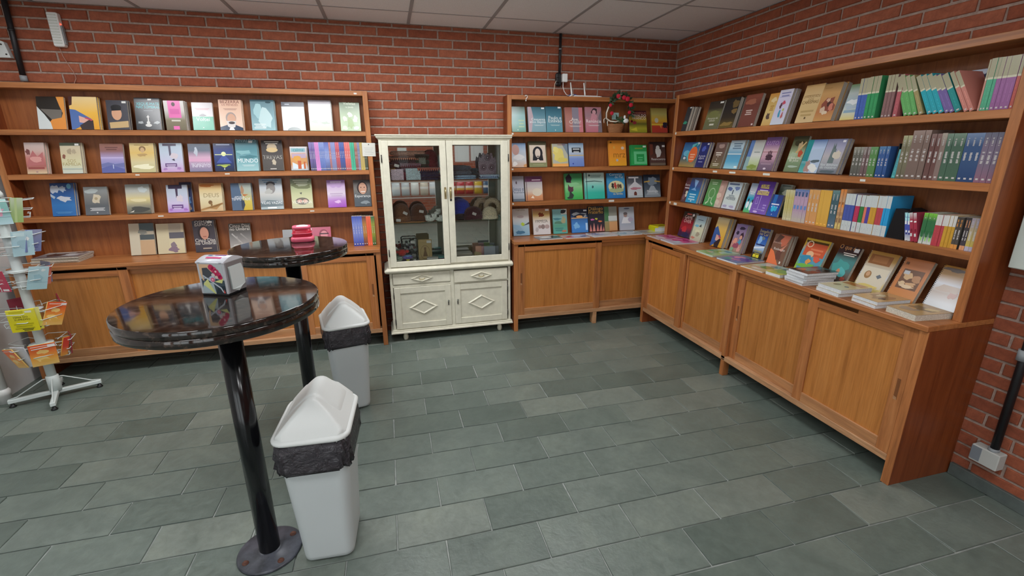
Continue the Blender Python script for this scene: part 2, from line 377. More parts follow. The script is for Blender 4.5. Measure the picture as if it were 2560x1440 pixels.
def make_walls():
    wb = structure(MB().box(-5.9, .3, .009, .15, 0, 2.75).build('wall_back', 'mortar'))
    lay(wb, 0, 8, -5.36, 0, 'back', -1.626+BP/2)
    lay(wb, -6, 0, -2.9, -1.6, 'back', -1.626+BP/2)
    st = MB(); lay(wb, -31, -6, -2.9, -1.6, 'back', -1.626+BP/2, stuff=st); o = st.build('hidden_brickwork', 'brick', wb); o['kind'] = 'stuff'
    wr = structure(MB().box(.009, .15, FLOOR_Y0, .15, 0, 2.75).build('wall_side', 'mortar'))
    lay(wr, 0, 8, 0, 3.15, 'side', .02)
    lay(wr, -30, 0, 2.7, 3.5, 'side', .02)
    st = MB(); lay(wr, -30, 8, 3.5, 7.2, 'side', .02, stuff=st); lay(wr, 0, 8, 3.15, 3.5, 'side', .02, stuff=st)
    o = st.build('distant_brickwork', 'brick', wr); o['kind'] = 'stuff'
    wl = structure(MB().box(-5.46, -5.36, -4.6, .0, 0, 2.75).build('wall_left', 'white_wall'))
    structure(MB().cbox(-.016, .009, -7.0, YR-.005, 0, .0657, .002).build('baseboard_side', 'slate_skirting'))
    # the far end of the hall behind the viewpoint: brick piers with unseen windows enlarged to full height for more daylight
    f = MB(); openings = ((-6.7, -5.0), (-4.7, -3.0))
    for x0, x1, z0, z1 in ((-7.0, -6.7, 0, 2.75), (-5.0, -4.7, 0, 2.75), (-3.0, .3, 0, 2.75), (-6.7, -5.0, 2.5, 2.75), (-4.7, -3.0, 2.5, 2.75)):
        f.box(x0, x1, -7.2, -7.05, z0, z1)
    me = f.mesh('wall_front', 'brick_far'); uv = me.uv_layers.new(name='UVMap')
    for l in me.loops:
        co = me.vertices[l.vertex_index].co; uv.data[l.index].uv = (co.x, co.z)
    structure(put('wall_front', me))
    for n_, (x0, x1) in enumerate(openings):
        w = structure(bpy.data.objects.new('window_%d' % (n_+1), None)); COL.objects.link(w); t = .045
        xm = (x0+x1)/2
        for b in ((x0, x1, 0, t), (x0, x1, 2.5-t, 2.5), (x0, x0+t, t, 2.5-t), (x1-t, x1, t, 2.5-t), (xm-.02, xm+.02, t, 2.5-t)):
            MB().box(b[0], b[1], -7.16, -7.1, b[2], b[3]).build('frame_bar', 'white_gloss', w)
        for a, b in ((x0+t, xm-.02), (xm+.02, x1-t)): MB().box(a, b, -7.135, -7.13, t, 2.5-t).build('pane', 'glass', w)
make_walls()
def make_ceiling():
    c = structure(MB().box(-7.0, .3, FLOOR_Y0, .15, CEIL+.02, CEIL+.1).build('ceiling', 'white_wall'))
    g = MB(); P = .6175; xs = [-.605-P*i for i in range(-1, 10)]; ys = [-.35-P*i for i in range(-1, 12)]
    for x in xs: g.box(x-.012, x+.012, FLOOR_Y0, .0, CEIL+.0, CEIL+.008)
    for y in ys: g.box(-6.2, .0, y-.006, y+.006, CEIL+.001, CEIL+.008)
    plain('ceiling_bar', '9f9d9f', .6)
    g.build('ceiling_grid', 'ceiling_bar', c)
    tm = MB().cbox(-P/2+.002, P/2-.002, -P/2+.002, P/2-.002, .0035, .016, .002).mesh('ceiling_tile', 'ceiling_tile')
    for i in range(10):
        for j in range(12):
            x0 = -.605-P*(i-1)-P; y0 = -.35-P*(j-1)-P
            cx, cy = x0+P/2, y0+P/2
            if any(abs(cx-lx) < .3 and abs(cy-ly) < .3 for lx, ly in LAMPS): continue
            if cx > .31 or cy > .31: continue
            ax0, ax1, ay0, ay1 = max(x0, -7), min(x0+P, 0), y0, min(y0+P, 0)
            o = put('ceiling_tile', tm, c, ((ax0+ax1)/2, (ay0+ay1)/2, CEIL)); o.scale = ((ax1-ax0)/P, (ay1-ay0)/P, 1)
    proto = None
    for k, (x, y) in enumerate(LAMPS):
        if proto is None:
            proto = thing('ceiling_lamp', 'first square white ceiling light panel, out of the picture overhead', 'lamp', (x, y, CEIL), 0, 'square ceiling light panels')
            fr = MB(); a = .305
            for b in ((-a, a, -a, -a+.02), (-a, a, a-.02, a), (-a, -a+.02, -a+.02, a-.02), (a-.02, a, -a+.02, a-.02)): fr.box(b[0], b[1], b[2], b[3], -.004, .016)
            fr.build('frame', 'white_gloss', proto)
            MB().box(-.285, .285, -.285, .285, .004, .012).build('diffuser', 'lamp_diffuser', proto)
        else:
            c2 = copy_tree(proto); c2.location = (x, y, CEIL); c2['label'] = ['', 'second', 'third', 'fourth', 'fifth', 'sixth', 'seventh added', 'eighth added'][k]+' square white ceiling light panel, out of the picture overhead'
        ld = bpy.data.lights.new('lamp_light', 'AREA'); ld.shape = 'SQUARE'; ld.size = .56; ld.energy = LAMP_POWER; ld.color = (1.0, .985, .96)
        lo = bpy.data.objects.new('lamp_light', ld); COL.objects.link(lo); lo.location = (x, y, CEIL-.012)
make_ceiling()
# ================================================================== bookcases
wood('wood_pull_shade', '6a4020', '7a4a26', '85522c', (6, 6, .35), .5)
wood('wood_rail', '946644', 'b27f54', 'c09066', (.4, 6, 6), .45)
def door(parent, a0, a1, z0, z1, front, axis, pull=None, w=.062, th=.022):
    """sliding door with frame and sunk panel. a0<a1 along the run (x or -y), front = depth of its face from the wall"""
    name = 'door'
    M = Matrix.Identity(4) if axis == 'x' else Matrix.Rotation(-PI/2, 4, 'Z')
    # local: x along run, y=-front is the face
    f = -front
    o = MB().box(a0+w-.004, a1-w+.004, f+.009, f+.015, z0+w-.004, z1-w+.004).build(name, 'wood_door', parent)
    for x0, x1 in ((a0, a0+w), (a1-w, a1)): MB().cbox(x0, x1, f, f+th, z0, z1, .0015).build('stile', 'wood_z', o)
    MB().cbox(a0+w, a1-w, f, f+th, z0, z0+w, .0015).build('rail', 'wood_rail', o); MB().cbox(a0+w, a1-w, f, f+th, z1-w, z1, .0015).build('rail', 'wood_x', o)
    if pull:
        px = a0+w*.5 if pull == 'l' else a1-w*.5
        zc = (z0+z1)/2+.02
        MB().box(px-.008, px+.008, f-.0006, f+.004, zc-.06, zc+.05).build('pull_recess', 'wood_pull_shade', o)  # nothing is sunk: recess shade is painted as a slightly proud dark inlay
        MB().prism([(px-.008, zc-.06), (px+.008, zc-.06), (px+.006, zc-.046), (px-.008, zc-.042)], f-.0012, f+.002).build('pull_lip', 'wood_worn', o)
    if axis != 'x': o.matrix_world = M
    return o
def bookcase(name, label, a0, a1, axis, dS, dB, doors, legs, base0=None, base1=None, end0=True, end1=True, sh_to=None):
    """run from a0 to a1 along x (axis x) or along -y (axis y, a = -y)"""
    t = thing(name, label, 'bookcase', (0, 0, 0), 0 if axis == 'x' else -PI/2)
    P = .038; TH = .0356
    b0, b1 = (a0 if base0 is None else base0), (a1 if base1 is None else base1)
    gx, gz = 'wood_x', 'wood_z'
    bo = -dB+.012
    for a, e in ((a0, 0), (a1-P, 1)):
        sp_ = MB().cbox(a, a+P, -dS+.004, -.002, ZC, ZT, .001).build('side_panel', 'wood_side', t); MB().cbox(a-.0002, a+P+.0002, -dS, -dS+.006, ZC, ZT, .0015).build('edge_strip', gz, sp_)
    for a in ([b0] if end0 else []) + ([b1-P] if end1 else []):
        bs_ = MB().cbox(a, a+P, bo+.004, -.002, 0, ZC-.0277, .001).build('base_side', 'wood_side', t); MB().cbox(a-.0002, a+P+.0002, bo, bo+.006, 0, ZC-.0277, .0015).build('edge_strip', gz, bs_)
    MB().cbox(a0+P, a1-P, -dS, -.006, ZT-.0353, ZT, .002).build('top_board', gx, t)
    for z in (Z1, Z2, Z3): MB().cbox(a0+P-.001, a1-P+.001, -dS, -.012, z-TH, z, .002).build('shelf', gx, t)
    MB().box(a0+P*.5, a1-P*.5, -.011, -.003, ZC-.02, ZT-.01).build('back_panel', 'wood_back', t)
    MB().cbox(b0 if base0 is not None else a0, b1, -dB, -.004, ZC-.0277, ZC, .003).build('counter', gx, t)
    MB().box(b0+(P if end0 else 0), b1-(P if end1 else 0), bo+.004, bo+.02, ZC-.052, ZC-.0277).build('head_rail', gx, t)
    MB().cbox(b0+(P if end0 else 0), b1-(P if end1 else 0), bo, bo+.07, .119, .155, .002).build('bottom_rail', 'wood_worn', t)
    MB().box(b0+P, b1-P, -.02, -.008, .13, ZC-.03).build('base_back', 'wood_dark', t)
    MB().box(b0+P*.5, b1-P*.5, bo+.06, -.02, .125, .14).build('base_floor', 'wood_dark', t)
    for k, (x, full) in enumerate(legs):
        if full: MB().cbox(x-.019, x+.019, bo, bo+.05, 0, ZC-.0277, .002).build('post', gz, t)
        else: MB().cbox(x-.019, x+.019, bo+.001, bo+.07, 0, .119, .002).build('foot', 'wood_worn', t)
    for (x0, x1, track, pull) in doors:
        o = door(t, x0, x1, .155, ZC-.032, -bo-(.004 if track == 0 else .03), 'x', pull)
    return t
CASE_L = bookcase('bookcase', 'long wooden bookcase of three shelves over sliding cupboard doors', XLL, XL, 'x', DS, DB,
    [(-5.26, -4.60, 0, None), (-4.66, -4.07, 1, None), (-4.03, -3.39, 1, None), (-3.45, -2.868, 0, 'r')], [(-4.05, True)])
CASE_M = bookcase('bookcase', 'narrow wooden bookcase between the cream hutch and the corner', XM, -.02, 'x', DS, DB,
    [(-1.64, -.83, 0, 'l'), (-.88, -.06, 1, None)], [(-.87, False)])
CASE_R = bookcase('bookcase', 'wooden bookcase along the side wall crowded with spine-out books', -YRL, -YR, 'y', DSR, DBR,
    [(.443, 1.01, 0, None), (.97, 1.566, 1, None), (1.606, 2.25, 1, 'l'), (2.20, 2.787, 0, 'r')], [(1.586, True)])
# small white stickers on the shelf edges
def stickers():
    L_ = [(375, 437, .026, .0055), (574, 435, .03, .006)]
    S = [('x', -4.485, Z2-.012, .026, .009), ('x', -3.895, Z2-.014, .032, .009), ('x', -4.395, Z3-.016, .036, .009), ('x', -3.325, Z3-.016, .032, .009), ('x', -2.905, ZT-.02, .022, .011),
         ('x', -1.633, Z1-.012, .016, .014), ('x', -1.635, Z2-.012, .016, .013), ('x', -1.632, Z3-.014, .016, .014), ('x', -.66, Z3-.016, .055, .018),
         ('y', .445, Z1-.014, .018, .018), ('y', .452, Z2-.014, .018, .018), ('y', .452, Z3-.014, .018, .018), ('y', .535, Z3-.018, .045, .02), ('y', 1.02, Z2-.018, .05, .013), ('y', 1.215, Z2-.018, .065, .013), ('y', 1.545, Z2-.016, .06, .014), ('y', 2.225, Z2-.018, .03, .012)]
    for ax, a, z, w, h in S:
        me = MB().box(-w/2, w/2, -.0009, 0, -h/2, h/2).mesh('shelf_sticker', 'label_paper')
        par = CASE_R if ax == 'y' else (CASE_L if a < -2.7 else CASE_M)
        put('shelf_sticker', me, par, (a, -(DSR if ax == 'y' else DS)-.0001, z))
stickers()
# ================================================================== cream hutch
def hutch():
    t = thing('display_hutch', 'cream painted hutch with glass doors above drawers and diamond doors', 'cabinet', (-2.23, 0, 0))
    C_ = 'cream_paint'; yf = -.30; hw = .53
    X = lambda x: x+2.23
    low = MB()
    low.cbox(-hw, -hw+.022, yf, -.02, .10, .625, .002).cbox(hw-.022, hw, yf, -.02, .10, .625, .002).box(-hw+.02, hw-.02, -.03, -.02, .1, .62)
    low.cbox(-.016, .016, yf, yf+.02, .10, .625, .002).box(-hw+.02, hw-.02, yf+.004, -.03, .1, .115).box(-hw+.02, -.016, yf+.003, yf+.02, .495, .518).box(.016, hw-.02, yf+.003, yf+.02, .49, .505)
    low.build('lower_case', C_, t)
    MB().ring_loft([[(x, y, z) for x, y in ((-hw-e, -.02), (-hw-e, yf-e), (hw+min(e, .016), yf-e), (hw+min(e, .016), -.02))] for z, e in ((.078, .022), (.088, .022), (.094, .012), (.104, .012), (.108, 0))], sm=False).build('plinth_moulding', C_, t)
    MB().ring_loft([[(x, y, z) for x, y in ((-hw-e, -.02), (-hw-e, yf-e), (hw+min(e, .016), yf-e), (hw+min(e, .016), -.02))] for z, e in ((.622, .012), (.632, .03), (.644, .036), (.652, .036), (.656, .03), (.668, .014))], sm=False).build('ledge', C_, t)
    for sx in (-1, 1):
        for y in (-.265, -.06):
            MB().lathe([(.016, 0), (.021, .012), (.023, .03), (.019, .052), (.012, .062), (.016, .07), (.016, .08)], 14).build('foot', C_, t, (sx*.43, y, 0))
    def diamond(p, cx, cz, w, h, y, wd=.014, nm='diamond_moulding'):
        m = MB(); k = (w-wd*1.9)/w
        for i in range(4):
            a = [(w, 0), (0, h), (-w, 0), (0, -h)]
            p0, p1 = a[i], a[(i+1) % 4]
            q0, q1 = (p0[0]*k, p0[1]*k), (p1[0]*k, p1[1]*k); r0, r1 = ((p0[0]+q0[0])/2, (p0[1]+q0[1])/2), ((p1[0]+q1[0])/2, (p1[1]+q1[1])/2)
            b = len(m.v)
            m.v += [(cx+x, y, cz+z) for x, z in (p0, p1)] + [(cx+x, y-.011, cz+z) for x, z in (r0, r1)] + [(cx+x, y-.003, cz+z) for x, z in (q0, q1)]
            m.face((b, b+1, b+3, b+2)); m.face((b+2, b+3, b+5, b+4))
        m.poly([(cx+x*k, y-.003, cz+z*k) for x, z in ((w, 0), (0, h), (-w, 0), (0, -h))])
        m.build(nm, C_, p)
    for k, (x0, x1, z0, z1, out) in enumerate(((-2.735, -2.246, .521, .616, 0), (-2.213, -1.732, .506, .612, .012))):
        x0, x1 = X(x0), X(x1); y = yf-.004-out
        d = MB().cbox(x0, x1, y, y+.03, z0, z1, .003).build('drawer', C_, t); cx, cz = (x0+x1)/2, (z0+z1)/2
        diamond(d, cx, cz, .098 if k else .095, .034, y)
        MB().tube([(cx-.022, y-.004, cz), (cx-.02, y-.016, cz-.002), (cx-.01, y-.02, cz-.008), (cx+.01, y-.02, cz-.008), (cx+.02, y-.016, cz-.002), (cx+.022, y-.004, cz)], .0035, 8).build('handle', 'brass', d)
    for k, (x0, x1, z0, z1) in enumerate(((-2.733, -2.246, .114, .492), (-2.213, -1.732, .118, .488))):
        x0, x1 = X(x0), X(x1); y = yf-.006; w = .052
        d = MB(); d.cbox(x0, x0+w, y, y+.02, z0, z1, .002).cbox(x1-w, x1, y, y+.02, z0, z1, .002).cbox(x0+w, x1-w, y, y+.02, z0, z0+w, .002).cbox(x0+w, x1-w, y, y+.02, z1-w, z1, .002)
        d = d.build('cupboard_door', C_, t)
        MB().box(x0+w-.003, x1-w+.003, y+.008, y+.014, z0+w-.003, z1-w+.003).build('panel', C_, d)
        cx, cz = (x0+x1)/2, (z0+z1)/2
        diamond(d, cx, cz, .128, .07, y+.008, .02)
        hx = x1-.025 if k == 0 else x0+.025
        MB().lathe([(.004, 0), (.0065, .004), (.0065, .012), (.005, .016), (.0075, .022)], 10).build('knob', 'chrome', d, (hx, y, cz+.045), (PI/2, 0, 0))
        MB().cbox(hx-.004, hx+.004, y-.006, y, cz+.0, cz+.034, .002).build('handle_plate', 'dark_metal', d)
        for hz in (z0+.07, z1-.07):
            ex = x0-.003 if k == 0 else x1+.003
            MB().tube([(ex, y-.001, hz-.025), (ex, y-.001, hz+.025)], .004, 8).build('hinge', 'dark_metal', d)
    # upper case
    up = MB(); h0, h1 = .668, 1.705
    up.cbox(-hw, -hw+.02, yf, -.02, h0, h1, .002).cbox(hw-.02, hw, yf, -.02, h0, h1, .002).box(-hw+.02, hw-.02, yf+.01, -.02, h1-.016, h1).box(-hw+.02, hw-.02, yf+.01, -.02, h0, h0+.016)
    up.build('upper_case', C_, t)
    MB().box(-hw+.02, hw-.02, -.032, -.02, h0, h1).build('mirror_board', C_, t)
    for x0, x1 in ((-.5, -.03), (.03, .5)): MB().box(x0, x1, -.038, -.033, h0+.03, h1-.02).build('mirror', 'mirror', t)
    MB().ring_loft([[(x, y, z) for x, y in ((-hw-e, -.02), (-hw-e, yf-e), (hw+min(e, .018), yf-e), (hw+min(e, .018), -.02))] for z, e in ((1.702, .0), (1.712, .006), (1.72, .016), (1.73, .018), (1.735, .024), (1.744, .024))], sm=False).build('cornice', C_, t)
    for z in (1.385, 1.035): MB().box(-hw+.021, hw-.021, -.262, -.04, z-.006, z).build('glass_shelf', 'shelf_glass', t)
    for k, (x0, x1, gx0, gx1, z0, z1, gz0, gz1) in enumerate(((-2.742, -2.238, -2.690, -2.288, .676, 1.699, .722, 1.657), (-2.234, -1.717, -2.182, -1.780, .684, 1.699, .734, 1.664))):
        x0, x1, gx0, gx1 = X(x0), X(x1), X(gx0), X(gx1); y = yf-.008
        d = MB(); d.cbox(x0, gx0, y, y+.022, z0, z1, .002).cbox(gx1, x1, y, y+.022, z0, z1, .002).cbox(gx0, gx1, y, y+.022, z0, gz0, .002).cbox(gx0, gx1, y, y+.022, gz1, z1, .002)
        d = d.build('glass_door', C_, t)
        MB().box(gx0-.004, gx1+.004, y+.009, y+.012, gz0-.004, gz1+.004).build('pane', 'glass', d)
        hx = x1-.018 if k == 0 else x0+.022
        MB().cbox(hx-.009, hx+.009, y-.004, y, 1.235, 1.33, .004).build('handle_plate', 'brass', d)
        MB().tube([(hx, y-.003, 1.315), (hx, y-.016, 1.31), (hx, y-.02, 1.285), (hx, y-.016, 1.26), (hx, y-.003, 1.255)], .0045, 8).build('handle', 'brass', d)
        if k: MB().lathe([(.009, 0), (.009, .004), (.005, .005)], 14).build('keyhole', 'dark_metal', d, (hx, y, 1.225), (PI/2, 0, 0))
        for hz in (.80, 1.56):
            ex = x0-.003 if k == 0 else x1+.003
            MB().tube([(ex, y-.001, hz-.03), (ex, y-.001, hz+.03)], .0045, 8).build('hinge', 'dark_metal', d)
    return t
hutch()
# ------------------------------------------------------------------ knitted and paper goods behind the glass
def hcol(h): return lin(h)
def knit_hat(label, x, y, z, r, h, col, band, rz=0, tilt=0, squash=1.0):
    n = 26; rings = []; cols = []
    prof = [(1.0, 0), (1.07, .04), (1.09, .16), (1.05, .27), (.98, .29), (.99, .4), (.93, .6), (.78, .8), (.5, .94), (.15, 1.0)]
    for i, (a, b) in enumerate(prof):
        rings.append([(r*a*math.cos(2*PI*j/n)*(1+(.035 if j % 2 else -.02)*(1 if i < 8 else 0)), squash*r*a*math.sin(2*PI*j/n), h*b) for j in range(n)])
        cols.append(hcol(band) if i < 4 else hcol(col))
    o = MB().ring_loft(rings, 0, cols, True, True).build('knitted_hat', 'knit', None, (x, y, z), (tilt, 0, rz))
    return tag(o, label, 'hat', 'knitted hats on the middle glass shelf')
def cloth(name, label, x, y, z, w, d, h, col, fringe=None, cat='crochet', layers=3, rz=0, fr_side='front', spots=None, face=None):
    """a folded knitted piece: soft layers, zigzag fringe on the front edge"""
    root = None
    b = MB(); rnd = random.Random(int((x*7919+z*104729+w*31)*1000) & 0xffff)
    for k in range(layers):
        z0 = h*k/layers; z1 = h*(k+1)/layers; ww = w*(1-.05*rnd.random()); dd = d*(1-.05*rnd.random())
        rings = []
        for zz, e in ((z0+.001, .75), (z0+(z1-z0)*.2, .96), (z0+(z1-z0)*.55, 1.0), (z1-.001, .86)):
            rings.append([(px*e+rnd.uniform(-.002, .002), py*e, zz+rnd.uniform(-.0015, .0015)) for px, py in rrect(ww, dd, min(ww, dd)*.22, 4)])
        b.ring_loft(rings, 0, hcol(col if isinstance(col, str) else col[k % len(col)]))
    o = b.build(name, 'knit', None, (x, y, z), (0, 0, rz))
    if fringe:
        m = MB(); nT = max(5, int(w/.016))
        for i in range(nT):
            x0 = -w/2+w*i/nT; x1 = x0+w/nT
            m.poly([(x0, -d/2-.004, h*.95), ((x0+x1)/2, -d/2-.012, h*.95-.022), (x1, -d/2-.004, h*.95)], 0, hcol(fringe)); m.poly([(x0, -d/2-.004, h*.95), (x1, -d/2-.004, h*.95), (x1, -d/2+.03, h+.003), (x0, -d/2+.03, h+.003)], 0, hcol(fringe))
        m.build('fringe', 'knit', o)
    return tag(o, label, cat)
def doily(label, x, y, z, w, h, col, tilt=1.25, rz=0, n=11):
    """square crochet piece with a toothed edge, leaning"""
    m = MB(); pts = []
    for s in range(4):
        for i in range(n*2):
            u = i/(n*2); e = 1.0 if i % 2 == 0 else 1.1
            p = [(-1+2*u, -1), (1, -1+2*u), (1-2*u, 1), (-1, 1-2*u)][s]
            pts.append((p[0]*w/2*e, 0, p[1]*h/2*e))
    b = len(m.v); m.v += [(p[0], 0, p[2]) for p in pts]+[(p[0], .006, p[2]) for p in pts]; N = len(pts)
    m.face(list(range(N)), 0, hcol(col)); m.face(list(range(N, 2*N))[::-1], 0, hcol(col))
    for i in range(N): j = (i+1) % N; m.face((j, i, N+i, N+j), 0, hcol(col))
    o = m.build('crochet_square', 'knit', None, (x, y, z), (-(PI/2-tilt), 0, rz))
    k = MB()
    for i in range(4):
        for j in range(4):
            k.ball((w*(i-1.5)*.2, -.002, h*(j-1.5)*.2), (w*.05, .003, h*.05), 8, 4, 0, hcol(col))
    k.build('stitch_boss', 'knit', o)
    return tag(o, label, 'crochet')
def tagcard(p, x, y, z, rx=.3, ry=.0, rz=.3):
    MB().box(-.019, .019, -.0006, .0006, -.011, .011).build('price_tag', 'label_paper', p, (x, y, z), (rx, ry, rz))
S1, S2, S0 = 1.385, 1.035, .684
cloth('shawl', 'peach knitted shawl heaped at the back of the upper glass shelf', -2.53, -.085, S1, .30, .075, .235, ['b98c78', 'c59a86'], None, 'shawl', 6)
cloth('blanket', 'dark plum folded blanket with peach zigzag edge', -2.555, -.145, S1, .28, .045, .19, ['37242c', '2f2230', '4a3038'], 'c0886c', 'blanket', 5)
cloth('blanket', 'dark green crochet blanket with a pale square', -2.42, -.155, S1, .12, .04, .205, ['28332c', '2c3a30'], '2a3028', 'blanket', 5)
MB().box(-.028, .028, -.002, .001, -.028, .028, 0, hcol('6c766c')).build('pale_square', 'knit', bpy.data.objects['blanket.001'], (0.0, -.022, .155))
o = knit_hat('deep maroon knitted hat on the upper glass shelf', -2.345, -.125, S1+.085, .062, .16, '5c1f26', '5c1f26', 0, 0, .6); o['group'] = 'x'; del o['group']
cloth('blanket', 'burgundy folded blanket under the maroon hat', -2.37, -.12, S1, .15, .10, .084, ['6c2a34', '5a2430'], None, 'blanket', 3)
cloth('blanket', 'navy folded blanket with coral zigzag edge', -2.375, -.215, S1, .19, .07, .10, ['1b2440', '20294a'], 'c07058', 'blanket', 4)
cloth('blanket', 'mustard and brown knitted roll at the shelf end', -2.665, -.19, S1+.0, .05, .05, .13, ['4a2c24', '5c3a2c', 'b88c34'], None, 'blanket', 4)
cloth('blanket', 'wine and mauve folded blanket behind the crochet squares', -2.52, -.205, S1, .17, .045, .135, ['6c2434', '7a3a4a', '6c5864'], '7a6470', 'blanket', 4)
o = doily('pinkish white crochet square on the upper shelf', -2.632, -.246, S1+.05, .095, .085, 'd2c2cc'); tagcard(o, -.0, -.012, .07, 0, .3, 0)
doily('pale blue crochet square with toothed edge', -2.505, -.25, S1+.052, .11, .09, 'bcd2d6')
cloth('cap', 'slate grey crochet cap on the upper glass shelf', -2.09, -.15, S1+.035, .17, .12, .075, ['56626c', '4c5862'], None, 'cap', 2)
cloth('scarf', 'light blue folded scarf under the slate cap', -2.07, -.17, S1, .20, .13, .034, ['8fb0cc', '9cbcd4'], None, 'scarf', 2)
cloth('scarf', 'dark teal folded scarf behind the slate cap', -2.0, -.085, S1, .14, .06, .085, ['34484e', '2c4046'], None, 'scarf', 3)
cloth('doily', 'blue and white folded doily under the mauve top', -1.86, -.18, S1, .17, .10, .034, ['b0c8e0', '5878a8', 'c0d4e4'], 'b8d0e4', 'crochet', 3)
def vest():
    t = thing('crochet_vest', 'mauve crochet top with round flower motifs standing up', 'garment', (-1.855, -.12, S1+.034))
    m = MB(); pts = [(-.075, 0), (.075, 0), (.08, .10), (.07, .15), (.052, .135), (.042, .18), (.028, .18), (.02, .135), (-.02, .135), (-.028, .18), (-.042, .18), (-.052, .135), (-.07, .15), (-.08, .10)]
    m.prism(pts, 0, .02, 0, hcol('8c7f88')); m.build('body', 'knit', t)
    for x, z in ((-.035, .06), (.035, .06), (0, .142)):
        f = MB(); f.lathe([(.03, 0), (.03, .004), (.018, .005)], 12, (0, 0), 0, hcol('75666f')); f.lathe([(.014, .004), (.012, .008)], 10, (0, 0), 0, hcol('3c3038')); f.lathe([(.007, .008), (.005, .011)], 8, (0, 0), 0, hcol('b8aab0'))
        f.build('flower_motif', 'knit', t, (x, 0, z), (PI/2, 0, 0))
vest()
h = knit_hat('mottled brown knitted hat with a white tag', -2.62, -.16, S2+.01, .075, .15, '6a4a32', '7c5a3e'); tagcard(h, .03, -.085, .075, 0, .5, 0)
h = knit_hat('dark brown ribbed hat between tan scarf and booties', -2.475, -.14, S2+.012, .072, .14, '523726', '5c3e2c'); tagcard(h, .02, -.08, .08, 0, .2, 0)
o = cloth('scarf', 'tan knitted scarf under the brown hats', -2.56, -.17, S2, .27, .16, .012, ['a4743f'], None, 'scarf', 1); tagcard(o, -.09, -.085, .03, 0, .1, 0)
for k, (x, y, z, s) in enumerate(((-2.385, -.2, S2, 1), (-2.34, -.15, S2+.002, 1.1), (-2.30, -.215, S2, 1), (-2.315, -.16, S2+.05, .9))):
    t_ = MB(); c_ = hcol('d6dcd2')
    t_.ball((0, 0, .02*s), (.042*s, .024*s, .02*s), 12, 7, 0, c_); t_.ring_loft([[(-.018*s+r*s*math.cos(a*PI/6), r*s*math.sin(a*PI/6), zz*s) for a in range(12)] for r, zz in ((.022, .025), (.024, .04), (.027, .055), (.02, .056), (.018, .04))], 0, c_, False)
    o = t_.build('baby_bootie', 'knit', None, (x, y, z), (0, 0, k*1.3)); tag(o, ['first', 'second', 'third', 'topmost'][k]+' white knitted baby bootie in the heap by the door frame', 'bootie', 'white baby booties')
knit_hat('bright blue knitted hat', -2.105, -.12, S2+.06, .082, .12, '1f3c9c', '2444a8', 0, .25, .8)
cloth('scarf', 'black knitted scarf under the coloured hats', -2.06, -.15, S2, .20, .13, .058, ['26282c', '2c2e34'], None, 'scarf', 3)
h = knit_hat('plum brown knitted hat with a white tag', -2.005, -.205, S2+.004, .085, .115, '40242a', '4a2a30', .3, -.2, .65); tagcard(h, -.02, -.062, .045, .2, .4, 0)
knit_hat('cream ribbed knitted hat beside the plum one', -1.86, -.205, S2+.002, .068, .11, 'cfc4a4', 'd8cfb2', 0, -.1, .75)
def ear():
    m = MB(); r, R_ = .026, .062
    for (cx, ccol, yy) in ((-1.905, 'a09078', -.1), (-1.84, 'b0a082', -.13)):
        pass
    for k, (cx, cc, y, lab) in enumerate(((-1.915, '9a8a74', -.09, 'taupe ribbed knitted cowl standing on edge'), (-1.815, 'b4a488', -.115, 'beige ribbed knitted cowl with dark opening'))):
        b = MB(); pts = [(R_*math.cos(a*PI/12), 0, R_*math.sin(a*PI/12)) for a in range(24)]
        b.tube(pts, [r*(1 if i % 2 else .86) for i in range(24)], 10, 0, hcol(cc), closed=True)
        tag(b.build('knitted_cowl', 'knit', None, (cx, y, S2+.09+.058*0+.005), (0, 0, .5-k)), lab, 'cowl')
ear()
# bottom compartment
def crab():
    t = thing('crab_toy', 'red crochet crab toy with dark eyes', 'toy', (-2.64, -.18, S0+.06))
    MB().ball((0, 0, .03), (.038, .03, .03), 14, 8, 0, hcol('c02c20')).build('body', 'knit', t)
    for sx in (-1, 1):
        MB().ball((sx*.045, -.01, .04), (.018, .012, .016), 10, 6, 0, hcol('b82a1e')).build('claw', 'knit', t)
        MB().ball((sx*.014, -.012, .07), (.008, .008, .01), 8, 5, 0, hcol('20181a')).build('eye', 'knit', t)
crab()
cloth('doily', 'pale green crochet mat under the crab toy', -2.64, -.18, S0, .11, .09, .058, ['a8c0a8', 'c4d0b8'], None, 'crochet', 3)
def penguin():
    t = thing('penguin_toy', 'dark crochet bird toy with a purple hat and yellow beak', 'toy', (-2.60, -.25, S0))
    MB().ball((0, 0, .026), (.05, .03, .03), 14, 8, 0, hcol('2c2830')).build('body', 'knit', t)
    b = MB(); b.ball((.004, 0, .062), (.048, .032, .016), 14, 7, 0, hcol('6c5c9c')); b.build('hat', 'knit', t)
    MB().ball((.008, -.002, .074), (.034, .026, .009), 12, 6, 0, hcol('6c98c8')).build('hat_band', 'knit', t)
    MB().poly([(-.014, -.031, .05), (.022, -.031, .05), (.004, -.036, .022)], 0, hcol('d0c838')).build('beak', 'print_matte', t)
    tagcard(t, .055, -.033, .03, 0, -.6, 0)
penguin()
def packet():
    t = thing('gift_packet', 'clear packet of small grey trinkets with a tag', 'packet', (-2.57, -.1, S0))
    m = MB(); m.cbox(-.07, .07, -.015, .015, 0, .2, .012); m.build('wrapper', 'glass', t)
    for k in range(14):
        MB().ball((random.uniform(-.05, .05), 0, random.uniform(.02, .17)), (.014, .008, .014), 8, 5, 0, hcol(random.choice(['8c9090', '6c3c3c', 'a8a8a4', '54484c']))).build('trinket', 'knit', t)
    tagcard(t, .03, -.018, .165, 0, .1, 0)
packet()
